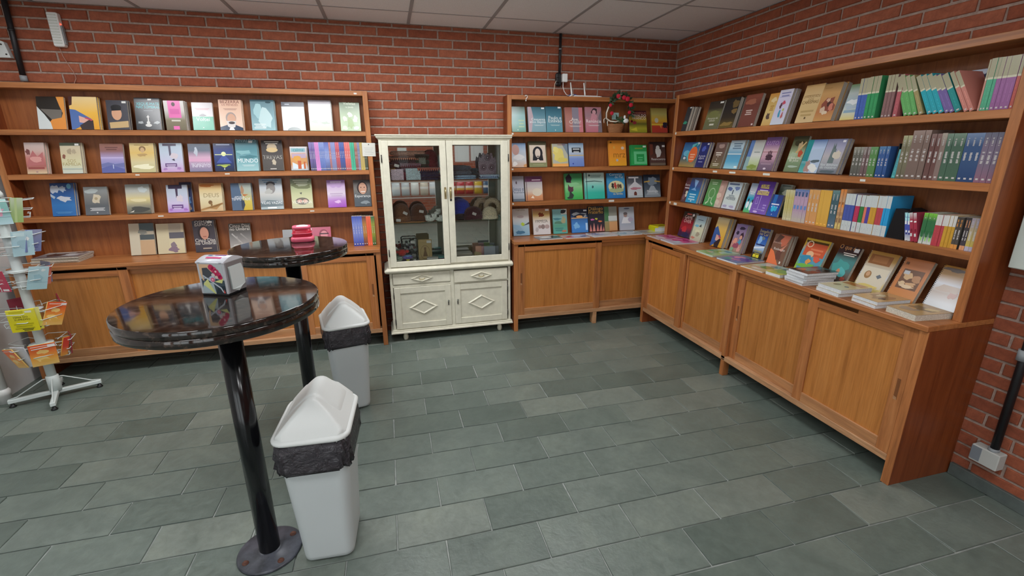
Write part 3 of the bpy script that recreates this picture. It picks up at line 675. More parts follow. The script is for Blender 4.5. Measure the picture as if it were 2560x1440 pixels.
def kraft():
    t = thing('kraft_bag', 'kraft paper bag with a brown oval stamp', 'bag', (-2.44, -.19, S0), -.12)
    MB().cbox(-.058, .058, -.012, .02, 0, .195, .003).build('body', plain('kraft', 'b8a06c', .8), t)
    m = MB()
    for r0, r1 in ((.94, 1.0),):
        n = 28
        for j in range(n):
            a, b = 2*PI*j/n, 2*PI*(j+1)/n
            m.poly([(.042*r0*math.cos(a), -.0126, .085+.062*r0*math.sin(a)), (.042*r1*math.cos(a), -.0126, .085+.062*r1*math.sin(a)), (.042*r1*math.cos(b), -.0126, .085+.062*r1*math.sin(b)), (.042*r0*math.cos(b), -.0126, .085+.062*r0*math.sin(b))][::-1], 0, hcol('7a5c34'))
    m.poly([(-.02, -.0126, .05), (.02, -.0126, .05), (.008, -.0126, .1), (.01, -.0126, .13), (-.01, -.0126, .13), (-.008, -.0126, .1)], 0, hcol('7a5c34')); m.build('stamp', 'print_matte', t)
    MB().cbox(-.054, .054, -.018, -.008, .172, .2, .002).build('folded_flap', 'kraft', t)
    tagcard(t, .035, -.021, .18, 0, 0, 0)
kraft()
def small_box(label, x, y, w, d, h, col, lid, rz=0, z=S0, hole=False):
    t = thing('gift_box', label, 'box', (x, y, z), rz)
    MB().cbox(-w/2, w/2, -d/2, d/2, 0, h*.8, .002, 0, hcol(col)).build('body', 'print_matte', t)
    MB().cbox(-w/2-.004, w/2+.004, -d/2-.004, d/2+.004, h*.8, h, .002, 0, hcol(lid)).build('lid', 'print_matte', t)
    if hole: MB().poly([(.012, -d/2-.0008, .0), (.032, -d/2-.0008, 0), (.032, -d/2-.0008, .016), (.022, -d/2-.0008, .022), (.012, -d/2-.0008, .016)], 0, hcol('2c2a30')).build('opening', 'print_matte', t)
small_box('white little house box with a grey lid patch', -2.385, -.255, .088, .05, .05, 'c4c6c0', 'd8d8d0', -.1, S0, True)
small_box('teal and plum gift box by the door frame', -2.30, -.235, .06, .06, .05, '6c3c6c', '5ca49c')
small_box('dark green flat box at the back of the cabinet', -2.33, -.14, .11, .07, .04, '2c5c50', '3c6c60')
small_box('cream tray box under the mirror', -2.10, -.12, .15, .09, .05, 'b0a894', 'c8c4b4')
small_box('dusty rose flat box under the grey card', -1.86, -.215, .16, .09, .022, 'b87c80', '8c4c54')
PASTEL = (('pastel orange', -1.955, 'd8a488', .10), ('pastel pink', -1.90, 'd8a8a8', .095), ('pastel lime', -1.845, 'a8c088', .098), ('pastel blue grey', -1.79, 'a8b0b8', .09))
for k, (nm, x, cc, hh) in enumerate(PASTEL):
    o = MB().cbox(-.028, .028, -.01, .01, 0, hh, .003, 0, hcol(cc)).build('note_block', 'print_matte', None, (x, -.125, S0), (-.1, 0, .1*k))
    tag(o, nm+' paper block standing behind the grey card', 'stationery')
o = MB().cbox(-.032, .032, -.012, .012, 0, .058, .003, 0, hcol('b8a878')).build('note_block', 'print_matte', None, (-1.985, -.19, S0), (-.15, .3, .2)); tag(o, 'sand yellow paper block tipped over beside the cream tray', 'stationery')
o = MB().cbox(-.052, .052, -.004, .004, 0, .085, .001, 0, hcol('98a2aa')).build('greeting_card', 'print_matte', None, (-1.865, -.2, S0+.0225), (-.18, 0, 0)); tag(o, 'plain grey card propped on the dusty rose box', 'card')
# ================================================================== bistro tables
def bistro(x, y, r, label, worn):
    t = thing('bistro_table', label, 'table', (x, y, 0), random.uniform(0, 3), 'round granite bistro tables')
    H = 1.115
    MB().lathe([(r-.002, H-.026), (r, H-.024), (r, H-.003), (r-.003, H)], 72, sm=True).build('table_top', 'granite', t)
    MB().lathe([(r-.004, H-.056), (r-.001, H-.054), (r-.001, H-.03), (r-.004, H-.0265)], 72).build('under_slab', 'granite', t)
    MB().lathe([(.13, H-.062), (.13, H-.056)], 32).build('mount_plate', 'black_steel', t)
    MB().lathe([(.04, .012), (.04, H-.062)], 32).build('post', 'black_steel', t)
    MB().lathe([(.125, 0), (.125, .007), (.120, .0115), (.052, .0125), (.046, .018), (.04, .02)], 48).build('base_disc', 'disc_steel', t)
    for k in range(4):
        a = k*PI/2+.5
        b = MB().lathe([(.013, .0115), (.013, .0135), (.008, .0155), (.008, .019), (.0, .0195)], 12).build('bolt', 'rust', t, (.098*math.cos(a), .098*math.sin(a), 0))
bistro(-3.31, -2.45, .315, 'round black granite bistro table holding the napkin dispenser', 0)
bistro(-3.265, -1.455, .302, 'round black granite bistro table holding the red dispenser', 1)
def napkin_box():
    t = thing('napkin_dispenser', 'napkin dispenser with flower artwork and white napkins', 'dispenser', (-3.328, -2.352, 1.1155), -.38)
    w, d, h = .108, .098, .135
    # local: -x..x is the flower side facing the viewer (y=-d/2); napkins face +x
    b = MB(); b.cbox(-w/2, w/2, -d/2, d/2, .006, h-.012, .003, 0, hcol('b4b6ba')); b.build('body', 'print', t)
    MB().cbox(-w/2+.002, w/2-.002, -d/2+.002, d/2-.002, 0, .006, .001).build('rubber_base', 'black_plastic', t)
    m = MB(); n = 8; rings = []
    for x in (-w/2-.001, w/2+.001):
        pts = [(x, -d/2-.001, h-.016), (x, -d/2-.001, h-.01)] + [(x, -d/2+d*i/n, h-.01+.014*math.sin(PI*i/n)) for i in range(1, n)] + [(x, d/2+.001, h-.01), (x, d/2+.001, h-.016)]
        rings.append(pts)
    m.ring_loft(rings, 0, hcol('dfe2ea')); m.build('lid', 'print', t)
    # artwork panel
    A = MB(); y = -d/2-.0006
    def P_(pts, c, k): A.poly([(x_, y-.0002*k, z_) for x_, z_ in pts], 0, hcol(c))
    x0, x1, z0, z1 = -w/2+.011, w/2-.008, .008, h-.018
    P_([(x0, z0), (x1, z0), (x1, z1), (x0, z1)], 'aab2b4', 0)
    P_([(x0, z0+.055), (x0+.05, z0+.058), (x1, z0+.05), (x1, z0), (x0+.05, z0), (x0, z0+.002)], '3c4a52', 1)
    P_([(x0, z1), (x0+.045, z1), (x0+.05, z1-.03), (x0+.04, z1-.05), (x0+.012, z1-.05), (x0, z1-.02)], '3a3f46', 2)
    P_([(x0, z1), (x0+.042, z1), (x0+.05, z1-.025), (x0+.046, z1-.03), (x0+.03, z1-.012), (x0+.01, z1-.014), (x0+.008, z1-.05), (x0+.013, z1-.06), (x0+.006, z1-.06), (x0, z1-.03)], 'caa884', 3)
    P_([(x0, z0+.002), (x0+.05, z0+.002), (x0+.045, z0+.04), (x0+.01, z0+.045), (x0, z0+.02)], 'a0b0b4', 2)
    P_([(x0+.005, z0+.035), (x0+.025, z0+.055), (x0+.035, z0+.03), (x0+.05, z0), (x0+.045, z0)], 'c8cc84', 4)
    P_([(x0+.05, z0+.045), (x1-.002, z0+.058), (x1-.01, z0+.04)], 'c8cc84', 4)
    P_([(x0+.05, z0+.0), (x1, z0), (x1, z0+.03), (x0+.06, z0+.028)], '26323a', 3)
    P_([(x0+.008, z0+.066), (x0+.07, z0+.02), (x0+.078, z0+.005), (x0+.082, z0+.006), (x0+.074, z0+.024), (x0+.01, z0+.07)], 'b4bcc4', 5)
    for i, (px, pz, r_) in enumerate(((.046, .098, .011), (.055, .09, .012), (.062, .08, .013), (.07, .07, .012), (.076, .062, .009))):
        P_([(x0+px+r_*math.cos(a*PI/5), z0+pz+r_*math.sin(a*PI/5)) for a in range(10)], 'c02c5c' if i % 2 else 'b02450', 5)
    for i, (px, pz, r_, cc) in enumerate(((.062, .083, .004, 'd8a8b0'), (.05, .07, .007, 'c4b8b4'), (.062, .062, .006, 'c4b4a8'), (.044, .055, .012, 'a8b0c4'), (.046, .053, .008, 'c8506c'), (.045, .053, .004, 'd8a0b0'))):
        P_([(x0+px+r_*math.cos(a*PI/5), z0+pz+r_*math.sin(a*PI/5)) for a in range(10)], cc, 6+i*.3)
    P_([(x1-.008, z0+.002), (x1-.002, z0+.004), (x1-.006, z0+.018)], 'c84c44', 6)
    A.build('flower_artwork', 'print', t)
    # napkins on the +x face and printed colour on the lid
    f = MB(); f.cbox(w/2-.001, w/2+.003, -d/2+.004, d/2-.004, .008, h-.012, .002, 0, hcol('8c8a8c')); f.build('front_plate', 'print', t)
    k = MB(); xx = w/2+.0035
    for i in range(5):
        o_ = .0012*i
        k.poly([(xx+o_, -.036, .105-.001*i), (xx+o_, -.034, .022+.012*(i % 2)), (xx+o_+.002, .0, .008+.003*i), (xx+o_, .034, .03), (xx+o_, .035, .08), (xx+o_, .028, .106)], 0)
    k.build('napkin', 'napkin', t)
    c = MB()
    for (a0, a1, b0, b1, cc) in ((-.03, .03, -.03, -.02, 'd05080'), (-.035, -.02, -.01, .0, '4c88b8'), (-.01, .035, -.008, .0, 'b08cc8'), (-.02, .03, .01, .016, 'c070a0')):
        zf = lambda yy: h-.01+.014*math.sin(PI*(yy+d/2)/d)+.0012
        c.poly([(a0, b0, zf(b0)), (a1, b0, zf(b0)), (a1, b1, zf(b1)), (a0, b1, zf(b1))], 0, hcol(cc))
    c.build('lid_print', 'print', t)
    for a in (-w/2+.012, w/2-.012): MB().box(a-.005, a+.005, -d/2-.0022, -d/2-.001, h-.014, h-.0115).build('lid_rivet', 'grey_plastic', t)
napkin_box()
def red_dispenser():
    t = thing('red_dispenser', 'red plastic swing-top dispenser on the rear bistro table', 'dispenser', (-3.215, -1.335, 1.1155), .05)
    def rr(w, d, z): return [(x, y, z) for x, y in rrect(w, d, min(w, d)*.3, 6)]
    MB().ring_loft([rr(.112, .085, 0), rr(.124, .095, .006), rr(.124, .095, .022), rr(.11, .085, .03)]).build('skirt', 'pink_plastic', t)
    MB().ring_loft([rr(.106, .082, .028), rr(.098, .076, .055), rr(.092, .07, .078)]).build('body', 'red_plastic', t)
    MB().tube([(x, y, .05) for x, y, z in rr(.105, .081, 0)], .002, 6, closed=True).build('band', 'pink_plastic', t)
    m = MB(); m.ring_loft([rr(.094, .072, .075), rr(.098, .076, .082), rr(.094, .072, .09), rr(.076, .056, .09), rr(.07, .05, .081)], cap=False); m.build('rim', 'pink_plastic', t)
    b = MB(); b.ball((.006, -.004, .088), (.034, .022, .008), 16, 6); b.build('napkin', 'napkin', t)
    MB().ring_loft([rr(.074, .054, .079), rr(.074, .054, .081)]).build('well', plain('purple_plastic', '8a2058', .35), t)
red_dispenser()
# ================================================================== swing-top bins
def bin_(x, y, rz, label, zs=1.0):
    t = thing('swing_bin', label, 'bin', (x, y, 0), rz, 'white swing-top bins lined with black bags')
    W0, D0, W1, D1, H = .20, .25, .27, .335, .585*zs
    def ring(w, d, z, r): return [(px, py, z) for px, py in rrect(w, d, r, 7)]
    lerp = lambda a, b, u: a+(b-a)*u
    rings = [ring(W0-.03, D0-.03, 0.004, .03), ring(W0-.006, D0-.006, .012, .035), ring(W0, D0, .03, .04)]
    for u in (.25, .5, .75, 1): rings.append(ring(lerp(W0, W1-.012, u), lerp(D0, D1-.012, u), lerp(.03, H, u), .045))
    MB().ring_loft(rings).build('body', 'bin_body', t)
    # the black bag hanging over the rim, crumpled
    rnd = random.Random(int(x*1000)); n = 80; o = rrect(1, 1, .16, 20)[:80]
    rows = []
    ph = [rnd.uniform(0, 6.28) for _ in range(8)]
    for k, (dz, out) in enumerate(((.004, -.006), (-.004, .004), (-.022, .011), (-.045, .016), (-.068, .011), (-.09, .015), (-.104, .009), (-.1, .002))):
        row = []
        for j in range(n):
            a = 2*PI*j/n; u = k/7
            wob = .0035*math.sin(9*a+ph[0]+k*.9)+.003*math.sin(17*a+ph[1]-k*1.3)+.0025*math.sin(31*a+ph[2]+k*2.1)
            hem = (.010*math.sin(3*a+ph[3])+.006*math.sin(7*a+ph[4])+.004*math.sin(13*a+ph[5]))*u
            px, py = o[j]
            nx, ny = px, py; ln = math.hypot(nx, ny) or 1
            e = out+wob*(.3+u)
            row.append((px*(W1-.02)*1.0+nx/ln*e*1.2, py*(D1-.02)*1.0+ny/ln*e*1.2, H+dz*zs*1.15-abs(hem)*1.2))
        rows.append(row)
    MB().ring_loft(rows, cap=False).build('bin_bag', 'bag_film', t)
    # lid: flat rim then a rounded gable with the ridge along the depth
    rim = MB()
    rim.ring_loft([ring(W1-.004, D1-.004, H-.004, .05), ring(W1+.012, D1+.012, H+.002, .055), ring(W1+.014, D1+.014, H+.010, .056), ring(W1+.004, D1+.004, H+.016, .052), ring(W1-.014, D1-.014, H+.018, .045)], cap=False)
    lid = rim.build('lid_rim', 'white_plastic', t)
    g = MB(); NX, NY = 24, 22; w, d = W1-.012, D1-.012; hh = .125*zs
    grid = []
    for j in range(NY+1):
        v = -1+2*j/NY; row = []
        for i in range(NX+1):
            u = -1+2*i/NX
            # squircle mapped footprint
            px, py = u*w/2, v*d/2
            lim = w/2-.0 if abs(v) < .8 else w/2*(1-.28*((abs(v)-.8)/.2)**2)
            px = max(-lim, min(lim, px))
            gab = max(0, 1-abs(u)**1.25)
            gab = gab if gab < .8 else .8+.2*math.sin((gab-.8)/.2*PI/2)*.75
            if v < 0: end = min(1, (v+1)/.62)            # sloping front face
            else: end = min(1, (1-v)/.16)
            end = max(0, end); end = end*end*(3-2*end) if v > 0 else end**.9
            z = H+.016+hh*min(gab, end*1.02)*.93
            row.append((px, py, z))
        grid.append(row)
    b = len(g.v)
    for row in grid: g.v += row
    for j in range(NY):
        for i in range(NX): g.face((b+j*(NX+1)+i, b+j*(NX+1)+i+1, b+(j+1)*(NX+1)+i+1, b+(j+1)*(NX+1)+i), 0, None, True)
    g.build('lid_dome', 'white_plastic', t)
    # the swinging flap: a raised panel over the ridge and both slopes
    f = MB(); NU, NV = 20, 14
    def dome(u):
        gab = max(0, 1-abs(u)**1.25)
        gab = gab if gab < .8 else .8+.2*math.sin((gab-.8)/.2*PI/2)*.75
        return H+.016+hh*gab*.93
    U0, V0, V1 = .80, -.30, .80
    G = []
    for j in range(NV+1):
        row = []
        for i in range(NU+1):
            u = -U0+2*U0*i/NU; v = V0+(V1-V0)*j/NV
            cr = .12
            du = max(0, abs(u)-(U0-cr))/cr; dv = max(0, max(v-(V1-cr), (V0+cr)-v))/cr
            if du > 0 and dv > 0:
                ln = math.hypot(du, dv)
                if ln > 1: u = math.copysign(U0-cr+cr*du/ln, u); v = (V1-cr+cr*dv/ln) if v > 0 else (V0+cr-cr*dv/ln)
            edge = i in (0, NU) or j in (0, NV)
            e2 = i in (1, NU-1) or j in (1, NV-1)
            row.append((u*w/2, v*d/2, dome(u)+(-.004 if edge else (.0045 if e2 else .006))))
        G.append(row)
    b = len(f.v)
    for row in G: f.v += row
    for j in range(NV):
        for i in range(NU): f.face((b+j*(NU+1)+i, b+j*(NU+1)+i+1, b+(j+1)*(NU+1)+i+1, b+(j+1)*(NU+1)+i), 0, None, True)
    f.build('swing_flap', 'white_plastic', t)
    MB().box(-.07, .07, -.09, .09, 0, .006).build('foot_pad', 'black_plastic', t)
bin_(-3.055, -2.445, -.06, 'white swing-top bin nearest the viewer beside a table base')
bin_(-3.05, -1.265, .19, 'white swing-top bin standing by the rear bistro table')
# (look, shelf, start along the run, depth, width, height, thickness, lean, copies, base colour, ground, print)
BOOKS = [
 ('orange book with dark head in profile', 'L1', -5.018, -0.118, 0.159, 0.223, 0.018, 14, 1, 'd98a3c', 'd98a3c,e39a4a', 'p 0 1 .72 1 .82 .72 .92 .5 .86 .36 .5 .3 .3 .1 0 0|2b2723;p .12 .62 .9 .6 .86 .36 .5 .3|6f6a64;p 0 .7 .25 .45 .45 .2 .5 0 0 0|cfd6d6'),  # pale lower-left patch is glare painted into the cover
 ('golden yellow book with blue robed figure', 'L1', -4.828, -0.118, 0.165, 0.225, 0.018, 14, 3, 'e0b04a', 'dc9a30,e6b44a,e8cf98', 'p 0 1 .14 1 .1 .75 0 .72|4a2a28;p 0 .62 .2 .6 .5 .45 .75 .32 .35 .1 .1 0 0 0|4f6da8;p .3 .42 .6 .33 .72 .3 .45 .2 .3 .22|d9a79a;p .3 .12 .66 .3 .8 .28 .8 0 .35 0|3a2e30;p .55 .38 .78 .3 .75 .26 .5 .34|b84a5a'),
 ('charcoal book with a pale young face and tan band', 'L1', -4.61, -0.118, 0.129, 0.206, 0.018, 14, 3, '46464e', '4a4a52,3e3e46', 'e .46 .55 .24 .23|cf9f80;p .22 .75 .7 .75 .68 .66 .24 .64|1d1c20;e .46 .76 .25 .09|1d1c20;p .08 .24 .98 .3 .98 .08 .1 .04|c2a678;r .75 .9 .95 .97|d8d8d4'),
 ('black book with turquoise title and white fountain', 'L1', -4.438, -0.118, 0.157, 0.228, 0.018, 14, 2, '23282e', '23282e,2a3036', 't .55 .77 .085 3fc0c8|XEQUE-MATE;t .55 .67 .085 3fc0c8|NAS SOMBRAS;r .35 .59 .72 .6|8a9296;e .5 .14 .13 .05|c8c8c4;e .5 .22 .07 .05|c8c8c4;r .48 .2 .53 .45|c8c8c4;e .5 .4 .06 .02|c8c8c4;b .2 .22 .13 .05|9aa0a2;b .83 .22 .13 .05|9aa0a2;r .55 .92 .7 .97|d8d8d4'),
 ('white book with a pink block over a grey landscape', 'L1', -4.248, -0.118, 0.129, 0.207, 0.018, 14, 4, 'c8c4c0', '77705e,8a826c,d0ccc8,d8d4d2', 'r .2 .42 .82 1|e87ab8;e .48 .88 .09 .07|5a4448;r .3 .3 .75 .35|d8d4c8;r .36 .02 .66 .14|e87ab8;r .28 .55 .74 .72|d868aa'),
 ('pale lilac book with a green lower half', 'L1', -4.075, -0.118, 0.137, 0.202, 0.018, 14, 1, 'c8c2c4', 'c6c0c4,d2ccd0', 'r 0 0 1 .49|39a083;t .5 .33 .13 eef2ee|Voltei;e .5 .53 .18 .03|7a7a80;e .5 .56 .1 .03|8a8a90;x .5 .78 .7 2 .02|d0a0a8;r .47 .07 .52 .1|e8f0ec'),
 ('peach book with a white bearded man in navy', 'L1', -3.896, -0.118, 0.154, 0.227, 0.018, 14, 2, 'e6c3ac', 'eacfbc,e4bca4', 't .5 .88 .1 7a4a48|BEZERRA;t .5 .8 .06 a06a64|DE MENEZES;x .5 .7 .6 2 .015|b08a80;p 0 0 0 .1 .3 .17 .7 .17 1 .08 1 0|3c4a60;e .5 .4 .23 .19|a89c98;e .52 .36 .19 .18|d4a890;p .3 .3 .72 .3 .66 .1 .5 .06 .34 .12|d8d4d2;e .52 .24 .14 .045|4a4244;p .38 0 .64 0 .56 .1 .44 .1|ece8e8'),
 ('hazy blue book with a bright shiny cover', 'L1', -3.68, -0.118, 0.164, 0.231, 0.018, 14, 2, '8fb0b8', '9cc0c6,86a8b2,6a8a94', 'b .3 .6 .22 .3|a8ccd2;b .62 .4 .3 .35|c2dcdf;x .35 .2 .5 3 .03|dfeeee;r 0 .94 1 1|4d6a74;e .76 .92 .12 .035|3c565e'),  # the pale blobs are a painted reflection
 ('white book with a dark navy top band', 'L1', -3.463, -0.118, 0.162, 0.218, 0.018, 14, 1, 'd2dadd', 'ccd4d8,e2e8ea,c0c8cc', 'r 0 .84 1 1|2a3242;x .25 .92 .2 1 .03|aab4c0;e .5 0 .3 .12|98a2a2'),  # white below the navy band is glare put into the print
 ('pale grey book with green meadow at the foot', 'L1', -3.269, -0.118, 0.165, 0.237, 0.018, 14, 2, 'ccd0cc', 'a9c49a,b8c6ae,d6dad8,bdbcc2', 'b .3 .3 .25 .06|9aa89a;b .75 .26 .2 .05|8fa08e;e .42 .29 .06 .04|f2f4f2;e .86 .3 .06 .04|f2f4f2;r 0 .88 1 1|a6a2aa'),
 ('green book with pale lilies', 'L1', -3.039, -0.118, 0.152, 0.224, 0.018, 14, 1, '8aa37c', '9ab48a,86a074,5e7258', 't .5 .92 .09 dfe8d4|Violetas;t .5 .81 .055 dfe8d4|na Janela;b .5 .56 .14 .1|cfe0bc;b .25 .42 .14 .1|bcd4ac;b .76 .42 .14 .12|c4dab4;b .5 .28 .2 .2|7a9a4e;b .22 .1 .14 .08|b8d4ae;b .78 .1 .16 .08|b8d4c4'),
 ('cream book with rosy red mountain cover', 'L2', -5.158, -0.118, 0.115, 0.217, 0.018, 14, 3, 'c9a49a', 'd8c4a0,b06a66,c48078,cbb0a8,c8b8b4', 'p .1 .4 .4 .75 .6 .55 .9 .7 .9 .3 .1 .25|b87070;b .15 .7 .12 .1|7a4a48;r .08 .15 .9 .22|9c5450;b .5 .45 .35 .1|d89c96;r .45 .04 .55 .08|a88'),
 ('cream family book with a dark green top strip', 'L2', -4.951, -0.118, 0.121, 0.216, 0.018, 14, 3, 'c9c0a2', 'c4cdc4,d0cca4,cbbd9c,c8bca4', 'r 0 .9 1 1|4c5443;t .5 .36 .1 a89868|SOS;t .5 .25 .1 a89868|FAMILIA;b .45 .72 .12 .1|a89a80;b .68 .72 .12 .1|b0a288;b .15 .55 .09 .07|8a5a4a;r .75 .91 .95 .97|e0e0dc;r 0 .13 1 .16|a8b4ac'),
 ('book fading from rosy brown to violet hills', 'L2', -4.714, -0.118, 0.143, 0.21, 0.018, 14, 1, '9a7a86', '6f74a8,7c80b8,a89cc8,8a605e,95685a', 'x .5 .87 .55 2 .035|6a4844;r 0 .5 1 .53|c4b8dc;p 0 .3 .3 .36 .6 .3 1 .34 1 .2 0 .2|6a70a4;p 0 .16 .45 .26 1 .12 1 0 0 0|5a62a0;r .5 .14 .53 .28|cdd4ea'),
 ('yellow cream book with a small brown portrait', 'L2', -4.529, -0.118, 0.154, 0.214, 0.018, 14, 2, 'd2c08a', 'b8b488,cfc49a,d8b870,d2be8c', 'e .52 .8 .14 .1|8a7050;e .52 .76 .09 .09|c8a880;b .5 .6 .2 .06|b89a68;x .5 .93 .6 1 .02|a8905c;b .5 .2 .4 .1|e8e4c4'),
 ('pale lilac book with a bare tree and purple plate', 'L2', -4.34, -0.118, 0.148, 0.214, 0.018, 14, 1, 'b8bcd0', 'c09cc8,c4c0d8,b8c4d4,a8b8c4', 'r .15 .9 .75 .98|4c4458;p .4 .9 .5 .9 .5 .6 .42 .55|5a5468;b .62 .55 .18 .12|cfc4cc;p .5 .42 .65 .38 .62 .46|3c3a48;r .2 .18 .72 .3|6c5480;x .46 .24 .42 2 .03|d4c4e0;b .2 .1 .1 .05|a884b8;b .8 .12 .1 .05|a884b8'),
 ('grey blue book with pink glow and white ghost', 'L2', -4.153, -0.118, 0.148, 0.209, 0.018, 14, 1, '8089a0', '7c7e98,a890ac,d0a8c0,5e687a,4c5666', 'b .35 .72 .1 .17|b4bcc8;e .35 .83 .05 .05|b4bcc8;r 0 .36 1 .46|d4a4c0;t .55 .24 .07 d8d8e4|RECADOS DO;t .55 .15 .1 e4e4ec|INFINITO'),
 ('midnight blue book with a lime green light burst', 'L2', -3.982, -0.118, 0.134, 0.212, 0.018, 14, 2, '2e3a5c', '2c3448,2e3c6c,3a4a86,2a3048', 'p .1 .3 .5 .62 .9 .3|4658a0;e .5 .62 .12 .08|e4e8b0;r .05 .58 .95 .61|d0d8a0;b .5 .22 .42 .03|9aac58;p .3 .2 .5 .12 .7 .2|b4c060;x .5 .95 .7 1 .04|9aa4c0;r .46 .06 .52 .1|d0d4e0'),
 ('tall teal book with misty waves', 'L2', -3.831, -0.118, 0.154, 0.239, 0.018, 14, 2, '6f9aa4', '9cc4c8,7aaab2,5e8e98,4f6c76', 't .5 .92 .1 9ab4b8|DIVALDO;b .4 .6 .4 .08|86b4ba;b .6 .45 .4 .07|52828c;t .55 .27 .13 e8f0f0|MUNDO;x .55 .19 .6 2 .015|cfe0e0;r .62 .9 .8 .97|e4e8e8'),
 ('dark smoky book with a pale cloud', 'L2', -3.647, -0.118, 0.149, 0.235, 0.02, 14, 1, '4e4c4c', '545250,5c5856,504c4c,3c3a3c', 'x .5 .95 .7 2 .03|c8c4bc;e .5 .76 .24 .14|b8a890;e .5 .68 .28 .08|d0b88c;t .5 .38 .13 b0aca4|TREVAS;b .55 .28 .1 .12|c0b4a0;r .35 .04 .65 .07|c8c4bc;x .5 .5 .8 2 .012|6a6664'),
 ('small white and orange picture book', 'L2', -3.444, -0.118, 0.124, 0.186, 0.018, 14, 2, 'd8d2ce', 'b4c4cc,c88a54,d09a60,cfc4c8,d4d0d0', 'r .08 .06 .92 .72|cf9a66;r .1 .52 .92 .7|b8a4b8;b .4 .5 .25 .12|d8a050;p .1 .06 .92 .06 .92 .3 .5 .2 .1 .34|cfdce4;r .42 .06 .62 .4|c0603c;r .76 .06 .88 .36|c0683c;r .06 .78 .9 .93|8ab4bc;t .5 .8 .13 3a8090|calma'),
 ('deep blue book with white flowers', 'L3', -5.082, -0.118, 0.143, 0.238, 0.018, 14, 2, '2a5c98', '2f6cb0,3474b4,2a5490,24406e', 'b .18 .82 .22 .14|b4bcc8;b .52 .82 .16 .1|a8b4c4;b .55 .52 .34 .1|c4c8d0;e .8 .9 .1 .08|5c9cb8;x .5 .12 .7 2 .015|5c98cc;p 0 .6 .14 .52 .2 .58 0 .68|a8b8c8'),
 ('dark grey book with a cream dahlia', 'L3', -4.881, -0.118, 0.148, 0.207, 0.018, 14, 1, '5c6064', '62666c,5a5e62,7a7a78,8e9494', 'b .5 .56 .22 .17|c8bca4;e .5 .58 .07 .05|a89878;x .52 .24 .62 3 .02|d4d4d4;b .3 .85 .3 .08|a8b0b0;r .47 .06 .53 .1|d0d0d0'),  # pale patch above the flower is painted glare
 ('silver grey book with a yellow dusk sky', 'L3', -4.619, -0.118, 0.156, 0.219, 0.018, 14, 2, 'a09c90', '56564e,8a8674,d4c48c,b0b0a8,8e9490', 'b .5 .14 .45 .1|4a4a46;p .1 .04 .3 .12 .26 .06|d0ccc0;b .5 .45 .4 .06|dcd0a4;b .7 .8 .2 .12|b8c0c0'),  # pale upper blob paints a glare spot on the cover
 ('lilac white book under a dark top with pink figures', 'L3', -4.352, -0.118, 0.141, 0.209, 0.018, 14, 1, 'b6b0cc', 'b48cd0,c8bcd8,b8c0d0,a8b0bc', 'r .1 .86 .75 1.04|3a3048;p .42 .88 .54 .88 .52 .56 .44 .52|4a3c50;b .62 .5 .18 .14|d0c4cc;r .2 .14 .74 .28|6c4c84;x .46 .21 .44 2 .03|d0c0dc;b .15 .1 .1 .05|a878c0;b .85 .1 .1 .06|a878c0'),
 ('navy book peeping out behind the lilac one', 'L3', -4.274, -0.085, 0.082, 0.226, 0.018, 14, 1, '26304c', '2a3c60,303858,241f38', 'r .3 .8 .95 .92|4a3a3c;b .6 .4 .3 .2|6088b4;b .6 .15 .3 .12|a08878'),
 ('cream book with orange sky and a seated figure', 'L3', -4.131, -0.118, 0.156, 0.216, 0.018, 14, 2, 'cdb98e', 'c8a880,d0c098,d8ccaa,d2bc8c,b4763c', 'b .3 .92 .4 .06|a8642c;t .52 .5 .15 a0906c|DEUS;e .45 .32 .09 .07|7a5c40;b .5 .24 .05 .1|8a6c48;p 0 .08 .3 .12 .7 .06 1 .3 1 .24 .7 .16 0 .02|b08858'),
 ('half slate blue half yellow book', 'L3', -3.911, -0.118, 0.144, 0.212, 0.018, 14, 2, '6a7888', 'c4a83c,c8b85c,a8b0a0,a4aca8', 'p 0 0 .55 0 .52 .5 .4 1 0 1|566880;b .55 .75 .1 .2|a88468;p .55 .6 .85 .58 .6 .5|b87848;t .4 .46 .07 e4e8ec|APOS A;t .42 .37 .09 e4e8ec|TEMPESTADE;b .55 .2 .1 .2|3a4656'),
 ("misty book with a woman's dark profile", 'L3', -3.706, -0.118, 0.166, 0.244, 0.02, 14, 1, 'a8b0b6', 'a8b8bc,98a0a4,c4c4c0,b8c0c8,8098ac', 'x .5 .94 .7 2 .03|5c7c98;e .5 .82 .2 .09|3a3c44;e .5 .68 .2 .17|8a8684;b .42 .58 .2 .1|b4b4b0;p 0 .2 .3 .3 .7 .28 1 .22 1 .1 0 .08|6c7a80;t .5 .17 .09 e8ecec|VIDAS VAZIAS;x .5 .05 .4 1 .05|e8ecec'),
 ('pale olive book with a spreading tree', 'L3', -3.476, -0.118, 0.159, 0.24, 0.02, 14, 1, 'a4a884', 'b0ac88,c4c498,b8bc90,98a07c,62705a', 'x .5 .94 .75 2 .03|c4ccb4;b .5 .75 .45 .1|6a704e;b .5 .8 .3 .06|a0a48a;p .4 .52 .52 .54 .48 .46|4c5048;e .5 .24 .32 .12|5e5444;e .38 .24 .12 .06|c89c8c;e .64 .24 .12 .06|c89c8c;t .5 .16 .1 e8e8d8|VIDA PLENA'),
 ('violet book with a white glow', 'L3', -3.201, -0.118, 0.142, 0.224, 0.016, 14, 1, '9c74b4', '9a4ab4,b078c4,d4c8d8,c8b0d0,8a5ca4', 'x .5 .93 .6 1 .04|d8c8e4;e .35 .82 .18 .1|b89cc8;e .65 .82 .18 .1|b89cc8;x .5 .5 .7 2 .04|bca8c4;b .55 .2 .2 .06|d8b4e0'),
